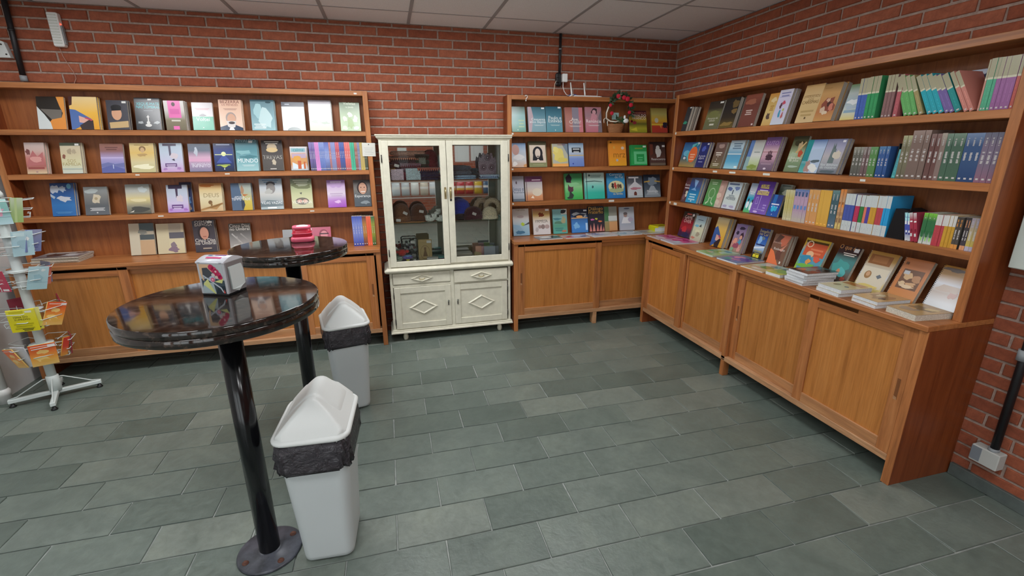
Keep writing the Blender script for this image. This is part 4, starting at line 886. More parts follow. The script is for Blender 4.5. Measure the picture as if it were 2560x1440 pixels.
 ('grey book with a smiling woman', 'L3', -2.993, -0.118, 0.135, 0.221, 0.016, 14, 1, '5a6268', '525a62,5c646a,7a7672,4a4648', 'e .52 .7 .32 .24|3c3436;e .54 .68 .24 .22|c89c84;r .42 .54 .68 .57|e8e0dc;e .44 .72 .04 .015|3a3030;e .64 .72 .04 .015|3a3030;t .52 .35 .1 dfe4e4|Esperança;b .65 .16 .28 .08|8a949a;x .5 .5 .01 1 .01|ccc'),
 ('two-tone book of cream cloth and dark teal', 'L0', -4.668, -0.1, 0.165, 0.244, 0.018, 14, 1, 'c6bca4', 'c9ae8a,c8b496,bab09c,c2b8a4', 'r 0 0 .4 1|c9c0aa;r .42 .75 1 1|4e5e62;b .55 .72 .2 .08|8a8c84;r .42 .48 1 .64|50585a;r .42 0 1 .46|c4a480'),
 ('cream book with slate block and mauve petals', 'L0', -4.487, -0.1, 0.186, 0.235, 0.018, 14, 1, 'c8bb9c', 'cbbf9a,d0c6a4,c8bc9e,c4b89e', 'r 0 0 .44 1|cabf9f;r .46 .7 .9 .98|b4aa98;r .46 .5 1 .7|605e66;b .6 .3 .12 .1|857680;b .6 .13 .2 .1|857080'),
 ('dark book with a pale face under bold white lettering', 'L0', -4.227, -0.1, 0.153, 0.247, 0.018, 14, 3, '38343a', '3c3840,46404a,3a3238,34303c', 't .5 .91 .1 c4bcb4|OSMAR;t .5 .83 .08 c4bcb4|BARBOSA;e .48 .62 .28 .24|2a2024;e .5 .6 .2 .2|c08a74;r .42 .49 .58 .51|8a4a40;t .5 .33 .11 e0dcd4|Cinco Dias;t .5 .24 .11 e0dcd4|no Umbral;x .55 .12 .4 1 .04|a89888;r .7 .93 .92 .98|e8e8e4'),
 ('grey book of bare trees with white lettering on top', 'L0', -3.981, -0.1, 0.158, 0.215, 0.018, 14, 1, '66625e', 'aaa8a4,8c8a88,5e5c5a,54524e', 't .5 .85 .13 e4e0d8|Cinco Dias;t .5 .74 .11 e4e0d8|no Umbral;b .5 .14 .5 .12|b8b6b2;p .1 .6 .6 .2 .64 .22 .14 .64|a8a6a2;p .5 .6 .9 .3 .94 .33 .54 .64|8e8c88;p .3 .5 .5 .1 .54 .1 .36 .52|9a9894'),
 ('grey landscape booklet behind the red dispenser', 'L0', -3.586, -0.1, 0.172, 0.15, 0.008, 14, 1, '8c9094', '8a8e92,9a9ea0', 'x .35 .5 .06 3 .1|a8aaac;x .65 .62 .6 3 .05|5a5e62'),
 ('pink booklet with a grey-haired man and white slip', 'L0', -3.392, -0.1, 0.181, 0.16, 0.01, 14, 1, 'b0586e', '3a2a34,a85468,b85c74,b85a70', 'e .68 .62 .2 .26|8c3c50;e .7 .58 .16 .22|d08890;r .5 .62 .9 .68|3c2830;p .3 0 1 0 .95 .3 .5 .3|402a38;r .48 .02 1 .34|d8dcdc;p .5 .12 .95 .3 .5 .24|a8b4bc;r .06 .86 .18 .95|d8c8c8'),
 ('sea green glossy book by the post', 'M1', -1.629, -0.118, 0.126, 0.217, 0.018, 14, 2, '7aa49c', '6a9a88,8ab8b4,8cb4b4,4a5e4c', 'x .7 .45 .4 3 .06|a8c4a4;r .4 .06 .45 .1|dfe8e4'),
 ('blue grey book with mauve edge and white title', 'M1', -1.477, -0.118, 0.161, 0.217, 0.018, 14, 2, '7fa0ac', '7c9ea8,86a8b4,5e8a9a,3e6674', 'p 0 0 .16 0 .3 .6 .2 1 0 1|b8a4ac;t .58 .46 .1 e4ecec|Cinquenta;t .58 .36 .1 e4ecec|anos depois;x .6 .28 .55 2 .012|cfdcdc;r .78 .92 .95 .98|e4e8e8'),
 ('teal book with two-line white title', 'M1', -1.31, -0.118, 0.15, 0.224, 0.018, 14, 2, '5c8a98', '5c94a0,6a98a8,4a7a8c,2e5a6c', 't .55 .5 .13 e8f0ee|Paulo e;t .55 .38 .13 e8f0ee|Estêvão;x .55 .28 .6 2 .012|bcd4d4;r .76 .93 .94 .99|e4e8e8;r .52 .05 .56 .1|dfe8e8'),
 ('salmon and grey striped book', 'M1', -1.129, -0.118, 0.168, 0.22, 0.018, 14, 2, 'b0847c', 'a86a64,b88078,b07a70,9a6258', 'r .4 0 .78 1|8c8694;r .78 0 1 1|c87c84;t .55 .46 .13 eae4e0|Ave,;t .55 .35 .13 eae4e0|Cristo!;x .55 .25 .7 2 .012|dfd4d0'),
 ('rose book with a grey woman in shadow', 'M1', -0.933, -0.118, 0.157, 0.226, 0.018, 14, 1, 'b0808c', 'b8707e,c0848e,a08088,b07a84', 'b .55 .85 .2 .14|3a3036;e .55 .8 .12 .09|c898a0;b .5 .55 .25 .18|c88c98;p .75 0 1 0 1 .9 .8 .6|7a7078;t .5 .38 .13 eee4e6|Renúncia;x .5 .28 .7 2 .012|dfd0d4'),
 ('maroon topped book over a yellow field', 'M1', -0.498, -0.118, 0.182, 0.201, 0.018, 14, 1, '5a3030', '8a8a2c,a8a034,5c5a28,b89c34,4a2226,3c1a20', 't .55 .86 .08 b87868|AS PARABOLAS;t .58 .72 .12 e4d4c8|DIVALDO;t .58 .6 .12 e4d4c8|FRANCO;b .3 .44 .14 .08|8a3038;p .05 .12 .4 .24 .45 .06|c8bc3c'),
 ('olive and gold book with red foot', 'M1', -0.264, -0.118, 0.166, 0.229, 0.018, 14, 1, '8a7a3c', 'a83c34,b0402e,c8a034,b0a45c,8a7840', 'e .32 .5 .12 .1|b8b4a0;r 0 .3 1 .36|d4b03c;b .85 .3 .2 .14|2a2030;p .5 .3 .62 .3 .6 .16|d0983c'),
 ('white and sky blue book with a pinkish face', 'M2', -1.63, -0.118, 0.135, 0.213, 0.018, 14, 1, 'c4ccd4', 'd4b49c,d0d4d8,b8c4d4,6a8cb4', 'e .3 .72 .25 .22|c49c94;b .5 .4 .4 .14|e4e4e6;b .2 .15 .2 .1|eceae8;p .8 0 1 0 1 .14 .8 .1|d49c68'),
 ('olive book with black printed portrait on cream', 'M2', -1.469, -0.118, 0.168, 0.229, 0.018, 14, 1, '6a6a4e', '8a8e68,7c7c58,5c5440,54503c', 'r .05 .17 .95 .85|d4c4b4;e .5 .55 .28 .25|2c2a30;p .24 .5 .76 .5 .8 .25 .2 .25|2c2a30;e .5 .54 .15 .18|d8c8bc;r .44 .4 .58 .43|2c2a30;p .4 .24 .62 .24 .5 .32|d8c8bc;x .5 .09 .6 1 .02|a8a880'),
 ('yellow swirl book with orange foot', 'M2', -1.246, -0.118, 0.151, 0.207, 0.018, 14, 2, 'd0bc6c', 'e0a45c,d8c878,dcd08c,9aa0a4', 'r 0 .14 1 1|b4b4a4;b .4 .55 .36 .3|dccc74;b .6 .3 .34 .14|d4c468;b .25 .75 .2 .14|e0d480;p .62 1 1 1 1 .5|7a8a98;r 0 0 1 .12|e8a860;x .6 .95 .5 1 .02|8a3c2c'),
 ('blue book with a black title plate', 'M2', -1.084, -0.118, 0.145, 0.213, 0.018, 14, 1, '7ea0cc', '6a84c4,7c94cc,c0ccd4,7c9cbc', 'r 0 .45 1 .5|c4b48c;r .2 .6 .8 .8|22262c;x .5 .74 .45 2 .06|b8bcc0;e .25 .12 .05 .03|3a4ca0'),
 ('bright orange book with round stickers', 'M2', -0.682, -0.118, 0.176, 0.236, 0.022, 14, 1, 'e0963a', 'e8a832,e89438,d48c34', 't .6 .33 .24 a06a28|mrz;e .8 .7 .09 .06|d8c4ac;e .45 .22 .07 .05|b8b4b4;e .3 .72 .05 .06|d4a450;e .12 .92 .06 .03|5a4a20'),
 ('green book with a pale square frame', 'M2', -0.456, -0.118, 0.169, 0.192, 0.03, 14, 1, '2f9c54', '2fa456,38a45c,2a8a48', 'r .18 .06 .98 .68|6ac88c;r .34 .18 .82 .55|2f9c54;x .58 .38 .3 2 .06|5ac080;r .25 .8 .75 .86|7a9a40;r .76 .88 .95 .96|d0dcd0'),
 ('dark brown book with a white figure', 'M2', -0.253, -0.118, 0.165, 0.223, 0.02, 14, 1, '4c3a36', '5a4844,5c3c34,44302c,2c2224', 'b .52 .56 .2 .22|d0ccc8;e .52 .75 .12 .1|c8c4c0;t .55 .22 .1 d8d0cc|Reencontro;r 0 0 1 .1|7a6a5c;p 0 .4 .2 .5 .2 .9 0 .9|6a3c30;r .8 .78 .98 .86|d0ccc8'),
 ('pale grey book with dark blue lettering', 'M3', -1.621, -0.118, 0.109, 0.229, 0.012, 14, 1, 'b4b6c0', '8c98a8,c4cad4,b8b8c4,98949c', 't .5 .42 .15 4c5878|Jesus e;t .55 .32 .09 5c6880|atualidade;e .35 .74 .06 .06|5a4a50;r 0 0 1 .1|6a7480'),
 ('purple topped book with a sunrise', 'M3', -1.501, -0.118, 0.165, 0.223, 0.018, 14, 2, 'b0a4a0', 'b87850,d0946c,d4c4b4,c4bcbc,a8a0a4,6c3a58', 'r 0 .78 1 1|683858;x .65 .85 .5 1 .035|d8c4cc;e .68 .35 .28 .16|d8ccb8;p .3 .12 .42 .22 .5 .1|f0ddc8;r .07 0 .1 1|6a4c58'),
 ('green book with dark vines', 'M3', -1.114, -0.118, 0.175, 0.243, 0.018, 14, 2, '4c9a5c', '3ca050,58b868,8cc48c,46905c,3c7c50', 'b .25 .8 .22 .22|2c2430;b .32 .45 .2 .24|5c3848;b .3 .15 .25 .18|38403c;b .15 .2 .12 .1|5ca868;b .5 .58 .3 .1|86c08c'),
 ('mint book with a thin bare branch', 'M3', -0.914, -0.118, 0.201, 0.246, 0.018, 14, 2, '8cc4bc', '34b49c,3cb8a4,7cccc0,b0ccc4,b4c8c0', 'r .08 0 .12 1|4c7470;x .55 .9 .6 2 .03|7a9c98;p .05 .68 .5 .7 .9 .66 .9 .64 .5 .67 .05 .65|3c5454;b .4 .46 .05 .06|3a6468;e .24 .9 .05 .04|3c5454'),
 ('blue book with people on a cream cloud', 'M3', -0.683, -0.118, 0.187, 0.239, 0.018, 14, 1, '3c84b8', '2f74b4,3a88c0,4a98c4,2a78a8', 't .5 .9 .1 d4e8ec|Conversa;t .68 .8 .1 d4e8ec|de Paz;e .5 .46 .44 .24|d4d4a8;e .5 .32 .42 .1|a8b488;b .3 .5 .08 .12|3c3838;b .45 .5 .08 .13|b84c44;b .62 .48 .07 .11|7a5c48;b .74 .48 .07 .1|5c5044;t .58 .14 .08 e4e4a8|na família'),
 ('charcoal and white book with a domed roof', 'M3', -0.468, -0.118, 0.16, 0.211, 0.018, 14, 1, '70747c', 'c4ccd0,c8ccd0,5c6068,44484e', 'p .1 .5 .5 .75 .95 .5 .9 .36 .1 .36|d0d0d4;r .08 .88 .75 .95|d8d8dc;r .45 .7 .55 .95|d0d0d4;b .5 .42 .4 .06|b87c88;e .5 .16 .1 .12|6a3c34;r 0 0 1 .1|b8c0c4'),
 ('midnight book with a pale face and wings', 'M3', -0.289, -0.118, 0.176, 0.219, 0.018, 14, 1, '3a4450', '9aa4ac,5c6670,3a4656,282c38', 'b .52 .7 .3 .25|7c8894;p 0 .7 .35 .74 .35 .68 0 .65|b89850;p 1 .7 .65 .74 .65 .68 1 .65|b89850;p .1 .1 .9 .1 .6 .5 .4 .5|a8b0b8;t .5 .22 .1 e4e8e8|Psicologia'),
 ('white book with blue cupped hands', 'M0', -1.614, -0.1, 0.158, 0.25, 0.018, 14, 1, 'c4c8c8', '8cb4cc,a4c4d4,d4d0cc,c8c0b8', 't .5 .92 .09 9a8a70|Família;b .5 .7 .3 .05|b8a8a8;b .6 .42 .14 .08|b8d04c;p 0 .42 .4 .38 .6 .2 .2 .2 0 .3|94b8d0;p 1 .5 .6 .36 1 .42|5a5c60;b .4 .12 .3 .08|4c7c9c'),
 ('white book with heart tree and ochre top', 'M0', -1.417, -0.1, 0.169, 0.246, 0.018, 14, 1, 'ccc6c0', 'd4d0d0,d4d0d0,d4ccc4,c8a868,a0604c', 'b .5 .75 .18 .1|7a3c24;t .5 .46 .1 6a6460|FAMÍLIA;x .5 .55 .6 1 .02|8a8680;e .38 .3 .1 .07|a08c88;e .56 .3 .12 .09|8c7c78;e .8 .3 .14 .08|b09c98;b .2 .2 .1 .1|b8b0b0;r .74 .9 .95 .97|e0e0dc'),
 ('sea green patchwork book', 'M0', -1.219, -0.1, 0.143, 0.233, 0.018, 14, 1, '6c9c94', '5caca4,5c9c84,7cacac,84b8b8', 'b .3 .6 .3 .05|4c7c84;b .4 .45 .35 .06|56806c;r .6 .78 1 1|d8dcd4;b .75 .9 .2 .1|30363a;b .75 .55 .2 .14|a09c78;r .6 .06 .9 .14|b87c60;x .4 .22 .6 2 .04|4a8480'),
 ('night sky book with a bright blue lower half', 'M0', -1.031, -0.1, 0.169, 0.227, 0.018, 14, 1, '3c5c94', '4484cc,4c8cd4,4478b8,2c3444,2a2c3c', 'b .5 .75 .44 .12|9aa0a4;b .5 .7 .4 .1|2a3040;e .5 .68 .2 .05|e0a464;r 0 .6 1 .64|c8a070;b .3 .3 .2 .14|7ab4e4;r .85 .1 .97 .4|b4d4f0;r .75 .9 .95 .96|d8dce0'),
 ('black book with gold title and raised pink hands', 'M0', -0.855, -0.1, 0.165, 0.248, 0.018, 14, 1, '2c2e36', '4c3038,34303a,2a2c34,2a2e34', 't .5 .84 .14 d8a850|Diálogo;t .5 .71 .14 d8a850|Fraterno;b .5 .5 .1 .04|b8b448;b .25 .48 .14 .04|c864a0;b .75 .4 .14 .04|d87850;p .05 .02 .12 .3 .2 .02|d88c84;p .24 .02 .34 .36 .42 .02|d89488;p .48 .02 .58 .3 .64 .02|d0847c;p .66 .02 .8 .3 .84 .02|d88c84;p .86 .02 .95 .2 1 .02|d0847c'),
 ('book split into green, grey and peach blocks', 'M0', -0.683, -0.1, 0.133, 0.239, 0.018, 14, 1, '8c8c74', 'c48c60,b8a078,a8b0a8,9aa098', 'r 0 .4 .35 1|4c7c54;r .35 .62 1 1|98988c;r .3 .42 1 .62|c8ccc8;r 0 0 .35 .38|9c8c60;r .35 .03 1 .38|d09c6c'),
 ('pale grey book with a person in white', 'M0', -0.521, -0.1, 0.159, 0.23, 0.018, 14, 1, 'b0b4bc', 'c0c4d0,a8b0c0,b8bcc4,aab0b4', 'e .4 .66 .13 .1|a0847c;e .4 .72 .14 .06|6c6464;p .1 .3 .25 .56 .6 .56 .75 .3|e0e0e4;b .75 .45 .2 .12|b0a8bc;e .5 .93 .2 .03|5c6478'),
 ('black book with a teal mark at the dark end', 'R1', -0.412, -0.175, 0.096, 0.205, 0.022, 14, 4, '34383c', '34383c,3c4044,34383a', 'b .6 .35 .3 .08|3c9c7c;r .7 .93 .98 .98|d0d4d4'),
 ('olive green book with a dark top', 'R1', -0.74, -0.175, 0.175, 0.221, 0.012, 14, 1, '5a5c48', '6a6c54,6c7050,7a7c54,3c3830,34302c', 'b .5 .55 .4 .14|74784c;t .5 .36 .07 d0d0bc|Momentos de;t .5 .28 .07 d0d0bc|reflexão;r .4 .14 .7 .2|d0d0c0;r .72 .9 .95 .96|d8d8d4'),
 ('black book with a gold tree at its edge', 'R1', -0.931, -0.175, 0.156, 0.223, 0.03, 14, 2, '2c2c2c', '6a5c34,38342c,2c2c2c,2c2a26', 'b .75 .8 .25 .14|6a5838;b .8 .55 .25 .1|7a6440;b .5 .12 .45 .08|8a7444'),
 ('plain maroon brown book with white words', 'R1', -1.144, -0.175, 0.157, 0.227, 0.025, 14, 1, '6e4038', '70443c,744840,6c4038,8a5040', 'b .4 .78 .35 .1|96604c;x .45 .5 .4 3 .03|d0bcb4;r .85 .03 .95 .08|d8ccc8'),
 ('amber book with a kneeling silhouette', 'R1', -1.374, -0.175, 0.082, 0.214, 0.012, 14, 1, 'c8964c', 'c8a464,d0b87c,c8a868,c48c44', 'b .45 .28 .25 .12|5c4c44;x .6 .6 .4 3 .03|a87c3c;b .6 .8 .3 .1|d8c494'),
 ('white book with small red and blue dancers', 'R1', -1.455, -0.175, 0.109, 0.226, 0.02, 14, 3, 'c4c0d4', 'c8d4e0,c8c4dc,c8c4dc,d0d0e0', 'x .5 .9 .7 2 .04|8a8cb4;r .1 .78 .9 .8|a8a8c8;b .55 .62 .14 .06|c05468;b .4 .55 .1 .1|5c3c4c;b .45 .3 .1 .14|4c9cbc;b .7 .25 .08 .1|b86464;b .68 .42 .07 .05|b4c05c'),
 ('beige book with four lines of brown lettering', 'R1', -1.659, -0.175, 0.133, 0.229, 0.02, 14, 1, 'ccb07c', 'd0b88c,ccb07c,d0b484,c4a06c', 't .5 .66 .06 8a6c3c|DIVERSIDADE;t .5 .58 .06 8a6c3c|DOS;t .5 .5 .08 7a5c30|CARISMAS;x .5 .72 .7 1 .012|a8885c;x .5 .3 .7 2 .05|b49a68;e .5 .12 .05 .03|6a5438'),
 ('tan book with a crowd painted in red and white', 'R1', -1.793, -0.175, 0.122, 0.218, 0.03, 14, 2, 'c89a5c', 'c8985c,b87c50,c08c58,c49860,8a6c44', 'b .55 .4 .4 .24|8a4c3c;b .35 .3 .15 .1|d0b49c;b .6 .45 .12 .08|4c2c28;b .75 .35 .14 .1|c87c68;b .5 .22 .14 .06|d8c4a8;b .5 .55 .1 .06|d0a890;x .3 .88 .4 1 .03|a07c4c'),
 ('pale blue book with a cream foot', 'R1', -1.972, -0.175, 0.09, 0.196, 0.014, 14, 1, 'c0c8c4', 'd8c874,c8d0c4,9cb0bc,b0bcb8,5c7c4c', 'b .5 .5 .4 .08|dce0e0;b .5 .35 .4 .06|a8b8c4;r .1 .2 .9 .28|86a4b8'),
 ('dark blue picture book behind leaning spines', 'R1', -2.493, -0.06, 0.076, 0.192, 0.014, 6, 1, '5c5860', '8a6c58,6c5c54,5c5c68,3c4878', 'b .3 .8 .2 .1|4c5c9c;b .7 .75 .2 .1|9c8c8c;b .5 .5 .3 .08|3c3438;b .5 .6 .3 .06|8a8480'),
 ('blue book with an orange disc', 'R2', -0.453, -0.175, 0.219, 0.212, 0.016, 14, 1, '3c6c9c', 'b0904c,4c6c74,3c7cac,2c5488', 'e .3 .55 .2 .12|6cb4d0;p .3 .5 .5 .2 .55 .9 .9 1 .95 .9|5cb4bc;e .72 .5 .26 .32|e06c3c;x .72 .5 .3 3 .05|f0b494;b .25 .35 .1 .06|d8dce0;r .85 .92 .98 .98|d8dcdc'),
 ('navy book with blue feather', 'R2', -0.688, -0.175, 0.11, 0.206, 0.02, 14, 2, '2c3470', '2a2f68,2c3470,2a3068', 'b .5 .75 .25 .14|4c5cb0;t .5 .42 .08 c8ccdc|A grande;t .5 .33 .09 c8ccdc|espera;x .5 .22 .5 1 .03|9aa0c8;r .75 .9 .95 .96|d4d8dc'),
 ('brown book with white dotted lines', 'R2', -0.882, -0.175, 0.122, 0.203, 0.016, 14, 2, '6c5c4c', '7a7450,6c5c4c,6a544c,6a5450', 'x .5 .6 .6 2 .04|dcd4c8;e .5 .45 .03 .02|dcd4c8;e .45 .35 .03 .02|dcd4c8;e .4 .26 .03 .02|dcd4c8;x .5 .17 .6 2 .03|d0ccb8;b .6 .85 .3 .1|a08880'),
 ('sky blue book fading to grey', 'R2', -1.045, -0.175, 0.15, 0.214, 0.022, 14, 2, '8cb8cc', '9cd0e0,5ca8cc,5c9cc0,a8c0cc,98a4ac', 'x .55 .88 .6 2 .04|5c7080;x .55 .72 .6 1 .05|6c8498;r 0 .5 1 .54|c8d8dc;r .75 .04 .95 .1|e0ece8'),
 ('white book with green meadow and blue strip', 'R2', -1.256, -0.175, 0.135, 0.213, 0.012, 14, 1, 'b4bcb4', '8c9c5c,b8c89c,d0d4d0,b4b8b4,a4a09c', 'r 0 .45 .28 1|5c7cb0;r 0 0 .28 .45|8cacb0;b .6 .12 .4 .08|84984c;x .65 .6 .4 1 .03|8a9490'),
 ('mauve book with a dark raised hand', 'R2', -1.397, -0.175, 0.131, 0.229, 0.016, 14, 3, '8a6c94', '6c5c70,806c80,c49cac,c8a8b0,7c5c8c,6c5484', 't .5 .77 .12 a88cb4|LUTO;r 0 .55 1 .57|a06c74;b .55 .38 .24 .1|4c3844;r .4 .4 .46 .58|4c3844;r .5 .4 .56 .6|4c3844;r .6 .4 .66 .58|4c3844;p .3 .4 .36 .5 .44 .38|4c3844;x .5 .2 .7 1 .03|a890a0;e .5 .06 .1 .03|d8ccd8'),
 ('green book with an old painting of figures', 'R2', -1.629, -0.175, 0.114, 0.228, 0.018, 14, 1, '5c6850', '6c7c5c,7c9474,a4b490,5c6044,34382c', 'b .5 .8 .4 .08|3a3a28;b .6 .72 .2 .14|b09c78;p .4 .55 .9 .85 .95 .82 .5 .5|c4a878;b .3 .45 .25 .14|a8b89c;b .75 .5 .18 .12|b8543c;t .5 .36 .07 dce0d0|O Evangelho;t .5 .29 .07 dce0d0|de Jesus;b .5 .15 .4 .03|a8bcac'),
 ('turquoise and sky book with a praying figure', 'R2', -1.748, -0.175, 0.135, 0.204, 0.016, 14, 1, '5c8cac', '5cb4b0,4c9c9c,a8c4d4,b4c8e4,5c78a8', 'r 0 .35 .3 1|2c8c90;p .3 0 1 0 1 .75 .4 .7|b0c4dc;b .4 .2 .2 .2|a88c84;b .7 .15 .25 .14|e0e4e0;b .7 .35 .3 .05|5c6c74'),
 ('lilac grey book with a misty castle', 'R2', -1.886, -0.175, 0.126, 0.203, 0.022, 14, 2, '8c90a8', '6c7480,a0a4ac,b8b4b8,a4a4bc,787c9c', 'p .4 .9 .5 .72 .6 .72 .66 .3 .35 .3|6c7c7c;p .45 .72 .5 .9 .55 .72|5c6c6c;b .7 .55 .25 .12|d0c8b8;t .5 .22 .08 d4e0e0|Nos domínios;t .5 .14 .08 d4e0e0|do mistério;b .5 .06 .4 .05|5c6a70;r .8 .9 .95 .96|dcdce4'),
 ('dark maroon book with a white figure eight', 'R3', -0.534, -0.175, 0.11, 0.214, 0.012, 14, 1, '503034', '5c383c,4c3034,58343c,5a3a3c', 't .5 .66 .1 d0c8c8|Retratos;r .1 .56 .9 .6|d0c8c8;e .5 .4 .14 .07|d4d0bc;e .5 .28 .13 .07|d4d0bc;b .3 .2 .2 .14|7a5458'),
 ('blue book with a streak of light', 'R3', -0.606, -0.175, 0.148, 0.213, 0.022, 14, 3, '2c6cac', '2c9ccc,2c8cc0,2c4c8c,24305c', 'p .3 .95 .7 .9 .55 .6 .7 .5 .2 .52 .5 .62|7ca8d8;x .5 .34 .6 3 .05|b0dcec;r .45 .05 .55 .1|d4ecf0'),
 ('green book with a white outline head', 'R3', -0.849, -0.175, 0.139, 0.218, 0.016, 14, 1, '4c8c54', '4c9454,5c9c5c,5c8c54,588454', 'x .5 .88 .5 2 .03|a8c4a0;e .5 .48 .27 .2|a4c49c;e .5 .48 .23 .17|5c9258;p .2 .04 .4 .14 .42 .3 .36 .3 .34 .17 .15 .1|b8d4b0;p .8 .04 .6 .14 .6 .3 .66 .3 .66 .16 .85 .1|b8d4b0'),
 ('blush cream book with faint petals', 'R3', -0.965, -0.175, 0.098, 0.214, 0.012, 14, 1, 'c0a89c', 'c4b8a8,c8a498,b89c90,a8847c', 'b .5 .7 .3 .12|c8a89c;b .5 .45 .3 .12|d8c0b0;b .5 .2 .3 .1|d4c4b4'),
 ('white book with a lone walker in blue mist', 'R3', -1.076, -0.175, 0.152, 0.206, 0.02, 14, 3, 'c4d0d0', 'ccd0e0,c8d4d0,d0d8d4,b8c8d0,b4c0c8', 'r .1 .9 .8 .96|5c6c8c;b .25 .75 .2 .08|5c6c9c;b .75 .78 .2 .08|6c7ca4;r .46 .55 .52 .72|3c4454;b .5 .5 .3 .04|98a4a8;t .5 .34 .09 5c6874|MORRER;x .5 .44 .6 1 .02|8a9498;b .2 .1 .2 .05|a8a4c0;b .7 .1 .2 .05|a8a4c0'),
 ('grey book with teal and green children', 'R3', -1.316, -0.175, 0.072, 0.214, 0.012, 14, 1, '8ca0ac', '5cb45c,4cacb8,2ca0c0,b4b8c0,8ca0b8', 'e .3 .28 .2 .14|dce8ec;e .8 .24 .2 .16|dcf0e8;e .3 .42 .1 .06|2c3c50;e .85 .4 .1 .06|2c3c50;x .5 .7 .6 2 .03|d8dce0'),
 ('purple book with yellow title boxes', 'R3', -1.381, -0.175, 0.152, 0.232, 0.022, 14, 1, '6c50a4', '7c5cb8,7858b0,6a48a0,58348c,54308a', 'r .2 .78 .7 .9|d0bc64;t .45 .8 .1 54308a|CURA;x .45 .72 .5 1 .03|c8b8dc;r .1 .58 .8 .7|d0bc64;t .45 .6 .09 54308a|DEPRESSÃO;p .15 .5 .3 .52 .34 .3 .18 .28|a890d4;p .18 .48 .28 .5 .31 .32 .2 .3|7656ae;r .42 .14 .45 .56|b8a4e0;r .2 .12 .8 .14|a890d4;e .35 .06 .14 .03|c8b4e8;x .8 .28 .2 3 .04|a890d4'),
 ('small navy book with two glowing figures', 'R3', -1.542, -0.175, 0.094, 0.15, 0.016, 14, 1, '28489c', '2c58a8,2850a0,28448c,343c6c', 'p .2 .4 .5 .5 .5 1 .2 1|2c68b0;x .5 .56 .7 2 .06|d8dcec;e .4 .35 .16 .14|34b4e0;e .65 .36 .14 .12|34a8d8;r .45 .06 .5 .12|c8d4ec'),
 ('pale green book behind the small navy one', 'R3', -1.507, -0.1, 0.103, 0.215, 0.02, 14, 1, 'a8b8a0', '7c8c6c,8cac8c,b0c4a8,6c7c6c,a8b0a8', 'b .5 .5 .4 .08|6c6c58;b .6 .75 .3 .1|c8d0bc;x .5 .95 .7 1 .04|6c7c78'),
 ('dark red book with pale block lettering', 'R0', -0.504, -0.15, 0.171, 0.23, 0.03, 14, 1, '6c242c', '34284c,4c2444,a02c34,8c2430,3c3028,38342c', 't .5 .72 .13 e8c4c0|GAME;t .5 .57 .13 e8c4c0|OVER;b .4 .32 .3 .12|c43038;b .6 .1 .3 .1|28204c;r .3 .88 .7 .94|b85c54;e .85 .9 .09 .05|dcd8d4'),
 ('pale blue book with a seaside sketch', 'R0', -0.711, -0.165, 0.136, 0.219, 0.016, 14, 3, 'b8c4bc', 'c4b4a0,c4ccb0,d0d0b0,a8c0c4,9cb0bc', 'x .5 .85 .5 1 .025|4c5c6c;b .3 .6 .25 .06|78b4cc;p .5 .6 .7 .7 .75 .58|4c5454;b .5 .4 .3 .08|dcdcb8;b .6 .3 .2 .1|a8a088;b .25 .12 .2 .06|c88470'),
 ('golden yellow book with blue robe on the counter', 'R0', -0.984, -0.165, 0.135, 0.239, 0.03, 14, 2, 'd8a840', 'd0982c,dcac40,d8b060,d4c4a0', 'p 0 .62 .2 .7 .5 .5 .7 .36 .35 .1 .1 0 0 0|3c5c9c;p .3 .42 .6 .36 .72 .32 .45 .2 .3 .22|d8a898;p .3 .12 .66 .3 .78 .28 .7 0 .35 0|382c30;p .5 .42 .75 .34 .7 .28 .5 .36|b84c60'),
 ('lilac book with a smiling family', 'R0', -1.211, -0.165, 0.115, 0.218, 0.018, 14, 3, '8c7898', '9c8c78,c08c80,8c7890,947ca0,8470a0', 'b .6 .88 .3 .06|3c2c48;b .3 .7 .15 .08|382c44;b .75 .6 .18 .14|3c2838;e .7 .55 .12 .08|d49c8c;b .3 .4 .2 .14|e09884;b .7 .38 .16 .1|4c94b8;b .5 .24 .3 .12|9c5064;b .2 .1 .2 .08|84ac8c;b .8 .15 .15 .1|d89c94'),
 ('navy book with a lit skyline and yellow foot', 'R0', -1.448, -0.165, 0.094, 0.222, 0.026, 14, 1, '283c7c', '2c2c28,38342c,a8c4e4,3c6cb8,2c58a8,24306c,242c64', 't .55 .86 .1 c8b87c|Evangelho;t .6 .77 .1 c8b87c|no Lar;b .6 .68 .2 .06|6c7c84;b .35 .6 .2 .16|88b4e4;r .1 .44 .95 .48|1c2c68;p .0 .36 1 .44 1 .38 0 .3|dce4f0;t .5 .22 .06 d8c83c|Sem mais;x .5 .16 .5 1 .02|d0c040;r .15 .03 .75 .13|e0d43c;r .42 .03 .46 .13|302c28'),
 ('brown book with orange triangles', 'R0', -1.606, -0.175, 0.134, 0.207, 0.02, 14, 3, '7c5848', '7c5c4c,785848,7c5848,806050', 'p 0 0 .75 0 .25 .42 0 .5|e87c50;p .3 1 1 1 .85 .7 .6 .6|c06c54;p .1 .75 .3 .7 .6 .95 .3 1|5c4038;b .6 .35 .2 .25|6c4840;p .55 .5 .95 .75 .7 .45|c88068;t .55 .48 .08 e8dcd4|Redenção;t .3 .7 .06 c8a498|Juventude;r .8 .06 .88 .14|e8e0d8'),
